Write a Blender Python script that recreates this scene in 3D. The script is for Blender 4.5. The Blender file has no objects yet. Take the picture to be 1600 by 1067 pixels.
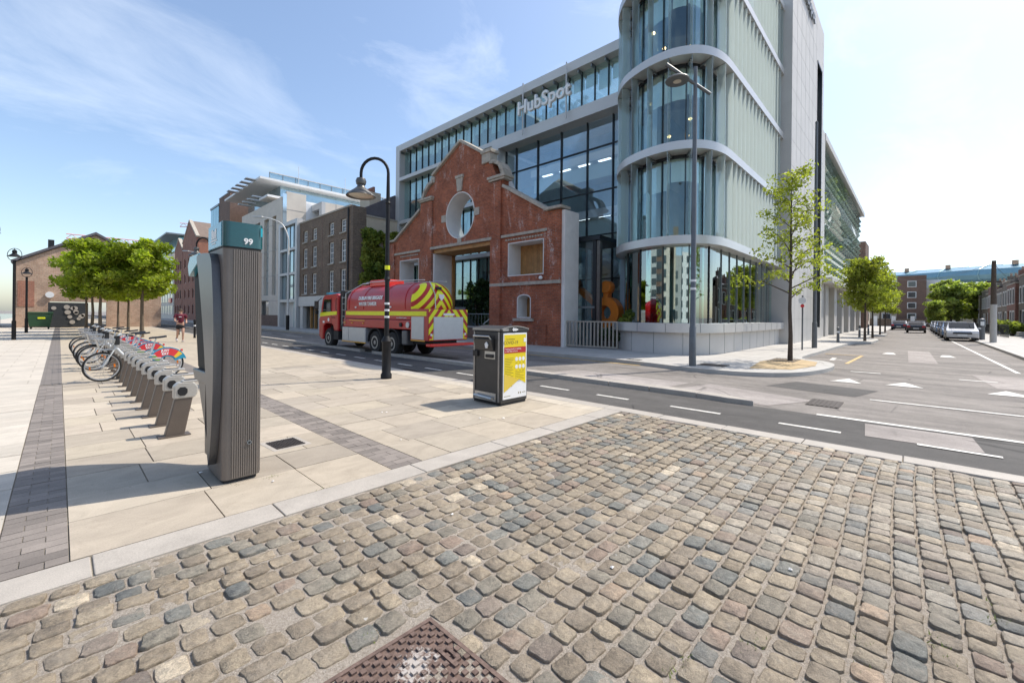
import bpy, bmesh, math, random
from mathutils import Vector, Matrix
from mathutils.geometry import tessellate_polygon
random.seed(7)
R = math.radians
scene = bpy.context.scene
C = scene.collection

# ------------------------------------------------------------------ camera
cam_d = bpy.data.cameras.new('camera')
cam_d.sensor_width = 36.0
cam_d.lens = 36.0 * 668.5 / 1600.0
cam_d.shift_y = -40.6 / 1600.0
cam_d.clip_start = 0.05
cam_d.clip_end = 3000
cam = bpy.data.objects.new('camera', cam_d)
C.objects.link(cam)
yaw = R(43.37 - 90.0)
cam.matrix_world = (Matrix.Translation((0, 0, 1.55)) @ Matrix.Rotation(yaw, 4, 'Z')
                    @ Matrix.Rotation(R(90), 4, 'X') @ Matrix.Rotation(R(0.6), 4, 'Z'))
scene.camera = cam

# ------------------------------------------------------------------ sky and sun
SUN_AZ = math.atan2(-0.34, 0.94)      # direction towards the sun, angle from +X
SUN_EL = R(54)
world = bpy.data.worlds.new('World')
scene.world = world
world.use_nodes = True
wn = world.node_tree.nodes
wl = world.node_tree.links
wn.clear()
w_out = wn.new('ShaderNodeOutputWorld')
w_bg = wn.new('ShaderNodeBackground')
w_sky = wn.new('ShaderNodeTexSky')
w_sky.sky_type = 'NISHITA'
w_sky.sun_disc = False
w_sky.sun_elevation = SUN_EL
w_sky.sun_rotation = R(90) - SUN_AZ
w_sky.air_density = 1.0
w_sky.dust_density = 1.2
w_sky.ozone_density = 1.3
w_tc = wn.new('ShaderNodeTexCoord')
w_map = wn.new('ShaderNodeMapping')
w_map.inputs['Rotation'].default_value = (R(20), R(8), R(-28))
w_map.inputs['Scale'].default_value = (1.2, 3.4, 4.2)
w_n = wn.new('ShaderNodeTexNoise')
w_n.inputs['Scale'].default_value = 1.35
w_n.inputs['Detail'].default_value = 9
w_n.inputs['Roughness'].default_value = 0.62
w_n.inputs['Distortion'].default_value = 0.7
w_r = wn.new('ShaderNodeValToRGB')
w_r.color_ramp.elements[0].position = 0.48
w_r.color_ramp.elements[0].color = (0, 0, 0, 1)
w_r.color_ramp.elements[1].position = 0.80
w_r.color_ramp.elements[1].color = (0.40, 0.40, 0.40, 1)
w_mix = wn.new('ShaderNodeMixRGB')
w_mix.inputs[2].default_value = (6.0, 6.4, 6.9, 1)
w_haze = wn.new('ShaderNodeMixRGB')
w_haze.inputs[0].default_value = 0.04
w_haze.inputs[2].default_value = (4.4, 5.7, 7.2, 1)
wl.new(w_tc.outputs['Generated'], w_map.inputs['Vector'])
wl.new(w_map.outputs['Vector'], w_n.inputs['Vector'])
wl.new(w_n.outputs['Fac'], w_r.inputs['Fac'])
wl.new(w_sky.outputs['Color'], w_haze.inputs[1])
wl.new(w_haze.outputs['Color'], w_mix.inputs[1])
wl.new(w_r.outputs['Color'], w_mix.inputs[0])
wl.new(w_mix.outputs['Color'], w_bg.inputs['Color'])
w_bg.inputs['Strength'].default_value = 0.14
wl.new(w_bg.outputs['Background'], w_out.inputs['Surface'])

sun_d = bpy.data.lights.new('sun', 'SUN')
sun_d.energy = 3.3
sun_d.angle = R(0.53)
sun_d.color = (1.0, 0.935, 0.84)
sun = bpy.data.objects.new('sun', sun_d)
C.objects.link(sun)
sdir = Vector((math.cos(SUN_EL) * math.cos(SUN_AZ), math.cos(SUN_EL) * math.sin(SUN_AZ), math.sin(SUN_EL)))
sun.rotation_euler = (-sdir).to_track_quat('-Z', 'Y').to_euler()
sun.location = (20, -10, 40)

vs = scene.view_settings
vs.view_transform = 'Standard'
vs.look = 'None'
vs.gamma = 1.0
vs.use_curve_mapping = False
vs.exposure = 0.66
scene.cycles.transparent_max_bounces = 32
scene.cycles.max_bounces = 8
scene.cycles.diffuse_bounces = 3
scene.cycles.glossy_bounces = 4
scene.cycles.use_denoising = True
scene.cycles.caustics_reflective = False
scene.cycles.caustics_refractive = False

# ------------------------------------------------------------------ helpers
class MB:
    def __init__(s):
        s.v = []; s.f = []
    def add(s, vs_, fs):
        n = len(s.v); s.v += [tuple(p) for p in vs_]; s.f += [tuple(i + n for i in f) for f in fs]
        return s
    def box(s, x0, x1, y0, y1, z0, z1):
        return s.add([(x0,y0,z0),(x1,y0,z0),(x1,y1,z0),(x0,y1,z0),(x0,y0,z1),(x1,y0,z1),(x1,y1,z1),(x0,y1,z1)],
                     [(3,2,1,0),(4,5,6,7),(0,1,5,4),(1,2,6,5),(2,3,7,6),(3,0,4,7)])
    def obox(s, c, ax, ay, az, lx, ly, lz):
        c = Vector(c); ax = Vector(ax).normalized()*lx/2; ay = Vector(ay).normalized()*ly/2; az = Vector(az).normalized()*lz/2
        vv = [c-ax-ay-az, c+ax-ay-az, c+ax+ay-az, c-ax+ay-az, c-ax-ay+az, c+ax-ay+az, c+ax+ay+az, c-ax+ay+az]
        return s.add(vv, [(3,2,1,0),(4,5,6,7),(0,1,5,4),(1,2,6,5),(2,3,7,6),(3,0,4,7)])
    def prism(s, outer, axis, a, b, holes=()):
        def m(p, t):
            if axis == 'x': return (t, p[0], p[1])
            if axis == 'y': return (p[0], t, p[1])
            return (p[0], p[1], t)
        loops = [list(outer)] + [list(h) for h in holes]
        flat = [p for l in loops for p in l]
        tris = tessellate_polygon([[Vector((p[0], p[1], 0)) for p in l] for l in loops]) if (holes or len(outer) > 4) else ([tuple(range(len(outer)))])
        n = len(flat)
        vv = [m(p, a) for p in flat] + [m(p, b) for p in flat]
        ff = [tuple(t) for t in tris] + [tuple(i + n for i in reversed(t)) for t in tris]
        k = 0
        for l in loops:
            for i in range(len(l)):
                j = (i + 1) % len(l)
                ff.append((k + i, k + j, n + k + j, n + k + i))
            k += len(l)
        return s.add(vv, ff)
    def tube(s, pts, r, n=8, cap=True):
        pts = [Vector(p) for p in pts]
        rr = r if isinstance(r, (list, tuple)) else [r] * len(pts)
        rings = []; up = None
        for i, p in enumerate(pts):
            t = (pts[min(i+1, len(pts)-1)] - pts[max(i-1, 0)]).normalized()
            if up is None:
                up = Vector((0,0,1)) if abs(t.z) < .9 else Vector((1,0,0))
            u = t.cross(up).normalized(); w = u.cross(t).normalized(); up = w
            rings.append([p + rr[i]*(math.cos(2*math.pi*k/n)*u + math.sin(2*math.pi*k/n)*w) for k in range(n)])
        vv = [q for rg in rings for q in rg]; ff = []
        for i in range(len(pts)-1):
            for k in range(n):
                k2 = (k+1) % n
                ff.append((i*n+k, i*n+k2, (i+1)*n+k2, (i+1)*n+k))
        if cap:
            ff.append(tuple(range(n-1, -1, -1))); ff.append(tuple((len(pts)-1)*n + k for k in range(n)))
        return s.add(vv, ff)
    def lathe(s, prof, c=(0,0,0), n=20, axis='z'):
        vv = []; ff = []
        for (r, z) in prof:
            for k in range(n):
                a = 2*math.pi*k/n
                p = (r*math.cos(a), r*math.sin(a), z)
                if axis == 'x': p = (p[2], p[0], p[1])
                elif axis == 'y': p = (p[0], p[2], p[1])
                vv.append((c[0]+p[0], c[1]+p[1], c[2]+p[2]))
        for i in range(len(prof)-1):
            for k in range(n):
                k2 = (k+1) % n
                ff.append((i*n+k, i*n+k2, (i+1)*n+k2, (i+1)*n+k))
        ff.append(tuple(range(n-1,-1,-1))); ff.append(tuple((len(prof)-1)*n+k for k in range(n)))
        return s.add(vv, ff)
    def build(s, name, mat=None, parent=None, smooth=False, bevel=0, world=True, recalc=True, seg=2, col=None):
        me = bpy.data.meshes.new(name)
        me.from_pydata(s.v, [], s.f)
        if recalc:
            bm = bmesh.new(); bm.from_mesh(me)
            bmesh.ops.recalc_face_normals(bm, faces=bm.faces)
            bm.to_mesh(me); bm.free()
        if smooth:
            for p in me.polygons: p.use_smooth = True
            try: me.set_sharp_from_angle(angle=R(38))
            except Exception: pass
        if mat: me.materials.append(mat)
        o = bpy.data.objects.new(name, me); C.objects.link(o)
        if parent is not None:
            put(o, parent, world)
        if bevel:
            b = o.modifiers.new('bevel', 'BEVEL'); b.width = bevel; b.segments = seg; b.limit_method = 'ANGLE'; b.angle_limit = R(40)
        if col: o.color = col
        return o

def put(o, parent, world=True):
    o.parent = parent
    if world:
        t = Vector((0,0,0)); p = parent
        m = Matrix.Identity(4)
        chain = []
        while p is not None:
            chain.append(p); p = p.parent
        for p in reversed(chain):
            m = m @ p.matrix_parent_inverse @ p.matrix_basis
        o.matrix_parent_inverse = m.inverted()

def tag(o, label, cat, group=None, kind=None):
    o['label'] = label; o['category'] = cat
    if group: o['group'] = group
    if kind: o['kind'] = kind
    return o
def struct(o):
    o['kind'] = 'structure'; return o
def thing(name, label, cat, loc=(0,0,0), rz=0, group=None):
    o = bpy.data.objects.new(name, None); C.objects.link(o)
    o.empty_display_size = .2
    o.location = loc; o.rotation_euler = (0,0,rz)
    return tag(o, label, cat, group)
def box(name, mat, parent, x0,x1,y0,y1,z0,z1, bevel=0, world=True, col=None):
    return MB().box(min(x0,x1),max(x0,x1),min(y0,y1),max(y0,y1),min(z0,z1),max(z0,z1)).build(name, mat, parent, bevel=bevel, world=world, recalc=False, col=col)
_unit = {}
def ubox(name, mat, parent, x0,x1,y0,y1,z0,z1, rz=0):
    "box as a scaled copy of one shared cube mesh"
    if mat.name not in _unit:
        me = bpy.data.meshes.new('unit_' + mat.name)
        b = MB().box(-.5,.5,-.5,.5,-.5,.5); me.from_pydata(b.v, [], b.f); me.materials.append(mat)
        _unit[mat.name] = me
    o = bpy.data.objects.new(name, _unit[mat.name]); C.objects.link(o)
    o.location = ((x0+x1)/2,(y0+y1)/2,(z0+z1)/2); o.scale = (abs(x1-x0),abs(y1-y0),abs(z1-z0)); o.rotation_euler=(0,0,rz)
    if parent is not None: put(o, parent)
    return o
def copy_tree(o, parent=None):
    c = o.copy(); C.objects.link(c)
    if parent is not None:
        c.parent = parent; c.matrix_parent_inverse = o.matrix_parent_inverse.copy()
    for ch in list(o.children): copy_tree(ch, c)
    return c
def catmull(pts, n=8):
    out = []
    P = [Vector(p) for p in pts]
    for i in range(len(P)-1):
        p0 = P[max(i-1,0)]; p1 = P[i]; p2 = P[i+1]; p3 = P[min(i+2,len(P)-1)]
        for k in range(n):
            t = k/n
            out.append(.5*((2*p1)+(-p0+p2)*t+(2*p0-5*p1+4*p2-p3)*t*t+(-p0+3*p1-3*p2+p3)*t**3))
    out.append(P[-1]); return out
def text(name, body, size, mat, parent, mw, depth=.01, align='CENTER', bold=0.0, xs=1.0):
    cu = bpy.data.curves.new(name, 'FONT'); cu.body = body; cu.size = size
    cu.align_x = align; cu.align_y = 'CENTER'; cu.extrude = depth; cu.offset = bold; cu.resolution_u = 3
    tmp = bpy.data.objects.new(name, cu); C.objects.link(tmp)
    dg = bpy.context.evaluated_depsgraph_get()
    me = bpy.data.meshes.new_from_object(tmp.evaluated_get(dg))
    bpy.data.objects.remove(tmp); bpy.data.curves.remove(cu)
    me.materials.clear(); me.materials.append(mat)
    me.transform(mw @ Matrix.Diagonal((xs,1,1,1)))
    o = bpy.data.objects.new(name, me); C.objects.link(o)
    if parent is not None: put(o, parent)
    return o
def frame_mw(o, xdir, ydir):
    x = Vector(xdir).normalized(); y = Vector(ydir).normalized(); z = x.cross(y)
    m = Matrix.Identity(4)
    for i in range(3):
        m[i][0] = x[i]; m[i][1] = y[i]; m[i][2] = z[i]; m[i][3] = o[i]
    return m

# ------------------------------------------------------------------ materials
def nodes(name):
    m = bpy.data.materials.new(name); m.use_nodes = True
    nt = m.node_tree; nt.nodes.clear()
    out = nt.nodes.new('ShaderNodeOutputMaterial')
    return m, nt, out
def N(nt, t, **k):
    n = nt.nodes.new('ShaderNode' + t)
    for a, b in k.items():
        if a in n.inputs: n.inputs[a].default_value = b
        else: setattr(n, a, b)
    return n
def mixc(nt, fac, a, b, blend='MIX'):
    n = nt.nodes.new('ShaderNodeMixRGB'); n.blend_type = blend
    for i, v in ((0, fac), (1, a), (2, b)):
        if hasattr(v, 'is_output'): nt.links.new(v, n.inputs[i])
        elif i == 0: n.inputs[0].default_value = v
        else: n.inputs[i].default_value = (*v, 1) if len(v) == 3 else v
    return n.outputs[0]
def ramp(nt, src, p0, p1, c0=(0,0,0), c1=(1,1,1)):
    n = nt.nodes.new('ShaderNodeValToRGB'); e = n.color_ramp.elements
    e[0].position = p0; e[1].position = p1; e[0].color = (*c0, 1); e[1].color = (*c1, 1)
    nt.links.new(src, n.inputs[0]); return n.outputs[0]
def noise(nt, vec, scale, detail=4, rough=.55, dist=0):
    n = N(nt, 'TexNoise'); n.inputs['Scale'].default_value = scale; n.inputs['Detail'].default_value = detail
    n.inputs['Roughness'].default_value = rough; n.inputs['Distortion'].default_value = dist
    if vec is not None: nt.links.new(vec, n.inputs['Vector'])
    return n.outputs['Fac']
def coord(nt, which='Object'):
    return N(nt, 'TexCoord').outputs[which]
def geopos(nt):
    return N(nt, 'NewGeometry').outputs['Position']
def bump(nt, h, strength, dist=.01):
    b = N(nt, 'Bump'); b.inputs['Strength'].default_value = strength; b.inputs['Distance'].default_value = dist
    nt.links.new(h, b.inputs['Height']); return b.outputs['Normal']
def mat(name, col, rough=.6, metal=0.0, var=.12, vs_=6.0, fine=.06, fs=60.0, bmp=.0, bs=80.0, bd=.004, spec=.5, objcol=False, objrand=0.0, coat=0.0, dirt=0.0, ds=1.3):
    m, nt, out = nodes(name)
    p = N(nt, 'BsdfPrincipled')
    v = geopos(nt)
    base = col
    if objcol:
        oi = N(nt, 'ObjectInfo'); base = oi.outputs['Color']
    n1 = noise(nt, v, vs_, 5, .6)
    lo = 1 - var; hi = 1 + var
    f1 = ramp(nt, n1, .3, .7, (lo,)*3, (hi,)*3)
    c = mixc(nt, 1, base, f1, 'MULTIPLY')
    if fine:
        n2 = noise(nt, v, fs, 3, .6)
        f2 = ramp(nt, n2, .3, .7, (1-fine,)*3, (1+fine,)*3)
        c = mixc(nt, 1, c, f2, 'MULTIPLY')
    if objrand:
        oi2 = N(nt, 'ObjectInfo')
        f3 = ramp(nt, oi2.outputs['Random'], 0, 1, (1-objrand,)*3, (1+objrand,)*3)
        c = mixc(nt, 1, c, f3, 'MULTIPLY')
    if dirt:
        n3 = noise(nt, v, ds, 8, .7, .5)
        f4 = ramp(nt, n3, .5, .72)
        s4 = N(nt, 'Math', operation='MULTIPLY'); s4.inputs[1].default_value = dirt
        nt.links.new(f4, s4.inputs[0])
        c = mixc(nt, s4.outputs[0], c, tuple(x*.45 for x in (col if not objcol else (.4,.36,.3))))
    nt.links.new(c, p.inputs['Base Color'])
    p.inputs['Roughness'].default_value = rough; p.inputs['Metallic'].default_value = metal
    p.inputs['Specular IOR Level'].default_value = spec
    if coat: p.inputs['Coat Weight'].default_value = coat; p.inputs['Coat Roughness'].default_value = .08
    if bmp:
        nb = noise(nt, v, bs, 4, .6); nt.links.new(bump(nt, nb, bmp, bd), p.inputs['Normal'])
    nt.links.new(p.outputs[0], out.inputs[0])
    return m
def glass_mat(name, tint=(.75,.88,.88), refl=.14, rough=.0, gcol=(.95,1,1), body=0.0, bcol=(.5,.6,.6), tmix=.5, fres=.75):
    "window glass: fresnel-weighted mirror over tinted see-through, with an optional milky body"
    m, nt, out = nodes(name)
    t = N(nt, 'BsdfTransparent'); t.inputs[0].default_value = (*tint, 1)
    g = N(nt, 'BsdfGlossy'); g.inputs['Roughness'].default_value = rough; g.inputs[0].default_value = (*gcol, 1)
    lw = N(nt, 'LayerWeight'); lw.inputs['Blend'].default_value = .35
    mm = N(nt, 'Math', operation='MULTIPLY_ADD'); mm.inputs[1].default_value = fres; mm.inputs[2].default_value = refl
    mm.use_clamp = True
    nt.links.new(lw.outputs['Fresnel'], mm.inputs[0])
    base = t.outputs[0]
    if body:
        d = N(nt, 'BsdfDiffuse'); d.inputs[0].default_value = (*bcol, 1)
        tr = N(nt, 'BsdfTranslucent'); tr.inputs[0].default_value = (*bcol, 1)
        mx = N(nt, 'MixShader'); mx.inputs[0].default_value = tmix
        nt.links.new(d.outputs[0], mx.inputs[1]); nt.links.new(tr.outputs[0], mx.inputs[2])
        m2 = N(nt, 'MixShader'); m2.inputs[0].default_value = body
        nt.links.new(t.outputs[0], m2.inputs[1]); nt.links.new(mx.outputs[0], m2.inputs[2]); base = m2.outputs[0]
    ms = N(nt, 'MixShader')
    nt.links.new(mm.outputs[0], ms.inputs[0]); nt.links.new(base, ms.inputs[1]); nt.links.new(g.outputs[0], ms.inputs[2])
    nt.links.new(ms.outputs[0], out.inputs[0])
    return m
def brick_mat(name, c1, c2, mortar, axes='yz', bw=.225, bh=.075, mort=.010, stain=0.0, stain_col=(.75,.7,.66), rough=.85, dark=.25):
    m, nt, out = nodes(name)
    p = N(nt, 'BsdfPrincipled'); v = geopos(nt)
    sep = N(nt, 'SeparateXYZ'); nt.links.new(v, sep.inputs[0])
    com = N(nt, 'CombineXYZ')
    nt.links.new(sep.outputs['XYZ'.index(axes[0].upper())], com.inputs[0]); nt.links.new(sep.outputs['XYZ'.index(axes[1].upper())], com.inputs[1])
    b = N(nt, 'TexBrick'); b.inputs['Scale'].default_value = 1; b.inputs['Brick Width'].default_value = bw; b.inputs['Row Height'].default_value = bh
    b.inputs['Mortar Size'].default_value = mort; b.inputs['Color1'].default_value = (*c1,1); b.inputs['Color2'].default_value = (*c2,1); b.inputs['Mortar'].default_value = (*mortar,1)
    b.inputs['Bias'].default_value = 0.0
    nt.links.new(com.outputs[0], b.inputs['Vector'])
    f = ramp(nt, noise(nt, v, .9, 6, .65), .3, .7, (1-dark,)*3, (1+dark*.7,)*3)
    c = mixc(nt, 1, b.outputs['Color'], f, 'MULTIPLY')
    f2 = ramp(nt, noise(nt, v, 9, 4, .6), .3, .7, (.8,)*3, (1.2,)*3)
    c = mixc(nt, 1, c, f2, 'MULTIPLY')
    if stain:
        mp = N(nt, 'Mapping'); mp.inputs['Scale'].default_value = (1, 1.3, .45); nt.links.new(v, mp.inputs['Vector'])
        s1 = ramp(nt, noise(nt, mp.outputs[0], 1.1, 8, .72, .4), .55, .68)
        s2 = ramp(nt, noise(nt, v, 11, 6, .7), .42, .62)
        s = mixc(nt, 1, s1, s2, 'MULTIPLY')
        k = N(nt, 'Math', operation='MULTIPLY'); k.inputs[1].default_value = stain; nt.links.new(s, k.inputs[0])
        c = mixc(nt, k.outputs[0], c, stain_col)
    nt.links.new(c, p.inputs['Base Color']); p.inputs['Roughness'].default_value = rough
    inv = N(nt, 'Math', operation='SUBTRACT'); inv.inputs[0].default_value = 1; nt.links.new(b.outputs['Fac'], inv.inputs[1])
    nt.links.new(bump(nt, inv.outputs[0], .5, .008), p.inputs['Normal'])
    nt.links.new(p.outputs[0], out.inputs[0])
    return m
def emit_mat(name, col, s):
    m, nt, out = nodes(name); e = N(nt, 'Emission'); e.inputs[0].default_value = (*col,1); e.inputs[1].default_value = s
    nt.links.new(e.outputs[0], out.inputs[0]); return m
def leaf_mat(name, c1, c2, tr=.45, sc=1.6):
    m, nt, out = nodes(name)
    v = coord(nt, 'Object')
    oi = N(nt, 'ObjectInfo')
    f = ramp(nt, noise(nt, v, sc, 4, .6), .35, .65)
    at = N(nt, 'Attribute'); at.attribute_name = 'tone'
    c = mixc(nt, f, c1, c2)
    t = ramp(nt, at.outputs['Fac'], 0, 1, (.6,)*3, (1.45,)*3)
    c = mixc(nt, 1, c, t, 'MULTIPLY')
    d = N(nt, 'BsdfPrincipled'); d.inputs['Roughness'].default_value = .5; d.inputs['Specular IOR Level'].default_value = .35
    nt.links.new(c, d.inputs['Base Color'])
    t2 = N(nt, 'BsdfTranslucent'); c2_ = mixc(nt, 1, c, (1.35, 1.5, .55), 'MULTIPLY'); nt.links.new(c2_, t2.inputs[0])
    ms = N(nt, 'MixShader'); ms.inputs[0].default_value = tr
    nt.links.new(d.outputs[0], ms.inputs[1]); nt.links.new(t2.outputs[0], ms.inputs[2]); nt.links.new(ms.outputs[0], out.inputs[0])
    return m

def asphalt_mat(name, c, stain=.42, tyre=True):
    m, nt, out = nodes(name); p = N(nt, 'BsdfPrincipled'); v = geopos(nt)
    sp = ramp(nt, noise(nt, v, 140, 3, .7), .3, .72, (.55,)*3, (1.6,)*3)
    cc = mixc(nt, 1, c, sp, 'MULTIPLY')
    mp = N(nt, 'Mapping'); mp.inputs['Scale'].default_value = (1.6,.35,1); nt.links.new(v, mp.inputs['Vector'])
    b = ramp(nt, noise(nt, mp.outputs[0], .8, 7, .65, .3), .3, .72, (1-stain,)*3, (1+stain,)*3)
    cc = mixc(nt, 1, cc, b, 'MULTIPLY')
    b2 = ramp(nt, noise(nt, v, 3.5, 6, .7), .35, .7, (.88,)*3, (1.14,)*3)
    cc = mixc(nt, 1, cc, b2, 'MULTIPLY')
    vo = N(nt, 'TexVoronoi'); vo.feature = 'DISTANCE_TO_EDGE'; vo.inputs['Scale'].default_value = .55
    wv = N(nt, 'Mapping'); nt.links.new(v, wv.inputs['Vector'])
    ad = mixc(nt, .28, v, N(nt, 'TexNoise', Scale=2.4, Detail=5.0).outputs['Color'], 'ADD')
    nt.links.new(ad, vo.inputs['Vector'])
    ck = ramp(nt, vo.outputs['Distance'], .004, .014, (.55,)*3, (1,)*3)
    ckm = ramp(nt, noise(nt, v, .35, 2), .5, .6)
    ck2 = mixc(nt, ckm, (1,1,1), ck)
    cc = mixc(nt, 1, cc, ck2, 'MULTIPLY')
    nt.links.new(cc, p.inputs['Base Color']); p.inputs['Roughness'].default_value = .82; p.inputs['Specular IOR Level'].default_value = .35
    nt.links.new(bump(nt, noise(nt, v, 190, 2, .6), .6, .006), p.inputs['Normal'])
    nt.links.new(p.outputs[0], out.inputs[0]); return m
def stone_mat(name, attr=False, bmp=1.0, bs=34, lich=.32):
    "setts and slabs: colour from the object (or a colour attribute), mottled"
    m, nt, out = nodes(name); p = N(nt, 'BsdfPrincipled'); v = geopos(nt)
    if attr: base = N(nt, 'Attribute', attribute_name='sett').outputs['Color']
    else: base = N(nt, 'ObjectInfo').outputs['Color']
    a = ramp(nt, noise(nt, v, 22, 8, .75, .4), .3, .72, (1-lich*1.5,)*3, (1+lich*1.3,)*3)
    c = mixc(nt, 1, base, a, 'MULTIPLY')
    a2 = ramp(nt, noise(nt, v, 190, 4, .75), .3, .7, (.7,)*3, (1.3,)*3)
    c = mixc(nt, 1, c, a2, 'MULTIPLY')
    s = ramp(nt, noise(nt, v, 9, 9, .8, .8), .52, .66, (0,)*3, (.62,)*3)
    c = mixc(nt, s, c, (.36,.31,.245))
    s9 = ramp(nt, noise(nt, v, 1.7, 7, .7, .5), .46, .68, (0,)*3, (.55,)*3)
    c = mixc(nt, s9, c, (.33,.28,.215))
    w = ramp(nt, noise(nt, v, 19, 3, .5), .735, .76, (0,)*3, (.7,)*3)
    c = mixc(nt, w, c, (.62,.6,.56))
    nt.links.new(c, p.inputs['Base Color']); p.inputs['Roughness'].default_value = .62; p.inputs['Specular IOR Level'].default_value = .45
    nt.links.new(bump(nt, noise(nt, v, bs, 10, .72), bmp, .022), p.inputs['Normal'])
    nt.links.new(p.outputs[0], out.inputs[0]); return m
def slab_mat(name, attr=False):
    m, nt, out = nodes(name); p = N(nt, 'BsdfPrincipled'); v = geopos(nt)
    base = N(nt, 'ObjectInfo').outputs['Color']
    mp = N(nt, 'Mapping'); mp.inputs['Scale'].default_value = (1,1.8,1); mp.inputs['Rotation'].default_value = (0,0,.4); nt.links.new(v, mp.inputs['Vector'])
    a = ramp(nt, noise(nt, mp.outputs[0], 2.2, 7, .66, .8), .3, .72, (.86,)*3, (1.12,)*3)
    c = mixc(nt, 1, base, a, 'MULTIPLY')
    a2 = ramp(nt, noise(nt, v, 95, 3, .7), .3, .7, (.9,)*3, (1.1,)*3)
    c = mixc(nt, 1, c, a2, 'MULTIPLY')
    s = ramp(nt, noise(nt, v, 3.2, 9, .78, .6), .54, .72, (0,)*3, (.42,)*3)
    c = mixc(nt, s, c, (.25,.205,.15))
    g = ramp(nt, noise(nt, v, 30, 2, .5), .715, .735, (0,)*3, (.6,)*3)
    c = mixc(nt, g, c, (.2,.17,.14))
    nt.links.new(c, p.inputs['Base Color']); p.inputs['Roughness'].default_value = .75; p.inputs['Specular IOR Level'].default_value = .3
    nt.links.new(bump(nt, noise(nt, v, 60, 5, .7), .18, .004), p.inputs['Normal'])
    nt.links.new(p.outputs[0], out.inputs[0]); return m
def far_slab_mat(name, c1, c2, joint, bw, bh, rot=0):
    m, nt, out = nodes(name); p = N(nt, 'BsdfPrincipled'); v = geopos(nt)
    b = N(nt, 'TexBrick'); b.inputs['Scale'].default_value = 1; b.inputs['Brick Width'].default_value = bw; b.inputs['Row Height'].default_value = bh
    b.inputs['Mortar Size'].default_value = .012; b.inputs['Color1'].default_value = (*c1,1); b.inputs['Color2'].default_value = (*c2,1); b.inputs['Mortar'].default_value = (*joint,1)
    mp = N(nt, 'Mapping'); mp.inputs['Rotation'].default_value = (0,0,rot); nt.links.new(v, mp.inputs['Vector'])
    nt.links.new(mp.outputs[0], b.inputs['Vector'])
    a = ramp(nt, noise(nt, v, 1.4, 7, .66, .6), .3, .72, (.84,)*3, (1.12,)*3)
    c = mixc(nt, 1, b.outputs['Color'], a, 'MULTIPLY')
    s = ramp(nt, noise(nt, v, 5.5, 8, .75), .58, .72, (0,)*3, (.3,)*3)
    c = mixc(nt, s, c, (.25,.21,.16))
    nt.links.new(c, p.inputs['Base Color']); p.inputs['Roughness'].default_value = .75
    nt.links.new(bump(nt, noise(nt, v, 60, 4, .7), .15, .004), p.inputs['Normal'])
    nt.links.new(p.outputs[0], out.inputs[0]); return m

def chevron_mat(name, cx, apex, period, slope):
    "flat print: red and yellow inverted V bands about the vehicle's centre line"
    m, nt, out = nodes(name); p = N(nt, 'BsdfPrincipled'); v = geopos(nt)
    sep = N(nt, 'SeparateXYZ'); nt.links.new(v, sep.inputs[0])
    def mth(op, a, b=None):
        n = N(nt, 'Math', operation=op)
        for i, q in enumerate((a, b)):
            if q is None: continue
            if hasattr(q, 'is_output'): nt.links.new(q, n.inputs[i])
            else: n.inputs[i].default_value = q
        return n.outputs[0]
    ax = mth('ABSOLUTE', mth('SUBTRACT', sep.outputs[0], cx))
    f = mth('FRACT', mth('DIVIDE', mth('ADD', mth('SUBTRACT', apex+10*period, sep.outputs[2]), mth('MULTIPLY', ax, -slope)), period))
    g = mth('GREATER_THAN', f, .46)
    c = mixc(nt, g, (.42,.015,.012), (.78,.80,.01))
    nt.links.new(c, p.inputs['Base Color']); p.inputs['Roughness'].default_value = .4
    nt.links.new(p.outputs[0], out.inputs[0]); return m
M = {}
M['chevron'] = chevron_mat('chevron_print', 9.69, 2.72, .40, 1.25)
M['asphalt'] = asphalt_mat('asphalt', (.205,.183,.162))
M['asphalt_dark'] = asphalt_mat('asphalt_dark', (.085,.079,.073), .25)
M['asphalt_patch'] = asphalt_mat('asphalt_patch', (.31,.275,.25), .25)
M['ground'] = mat('ground', (.22,.2,.18), .9, var=.2, vs_=.3)
M['paint'] = mat('road_paint', (.68,.65,.585), .6, var=.14, vs_=4, fine=.16, fs=40, dirt=.8, ds=6)
M['paint_y'] = mat('road_paint_yellow', (.62,.42,.16), .6, var=.12, vs_=4, fine=.12, fs=40, dirt=.5, ds=5)
M['granite'] = mat('granite', (.405,.365,.315), .7, var=.1, vs_=3, fine=.18, fs=160, dirt=.25, ds=4)
M['granite_far'] = mat('granite_far', (.44,.42,.385), .7, var=.12, vs_=1.2, fine=.14, fs=90, dirt=.2)
M['granite_wall'] = mat('granite_cladding', (.56,.54,.51), .6, var=.06, vs_=.8, fine=.10, fs=70)
M['sett'] = stone_mat('sett_stone')
M['sett_far'] = stone_mat('sett_stone_joined', attr=True)
M['slab'] = slab_mat('sandstone_slab')
M['paver'] = mat('clay_paver', (.215,.185,.16), .8, var=.1, vs_=5, fine=.15, fs=120, objrand=.22, bmp=.2)
M['joint'] = mat('jointing_sand', (.30,.26,.2), .95, var=.2, vs_=5, fine=.2, fs=90)
M['far_pave'] = far_slab_mat('far_paving', (.46,.388,.288), (.43,.362,.27), (.33,.28,.21), .75, .62)
M['far_pave_l'] = far_slab_mat('far_paving_pale', (.54,.485,.405), (.52,.465,.39), (.42,.37,.3), .9, .62)
M['weed'] = mat('weed_green', (.13,.16,.035), .8, var=.3, vs_=30)
M['far_strip'] = far_slab_mat('far_strip', (.215,.185,.16), (.19,.165,.145), (.15,.13,.11), .21, .107)
M['foot_far'] = far_slab_mat('footpath_slabs', (.48,.455,.415), (.45,.425,.39), (.31,.29,.26), .6, .6)
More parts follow.
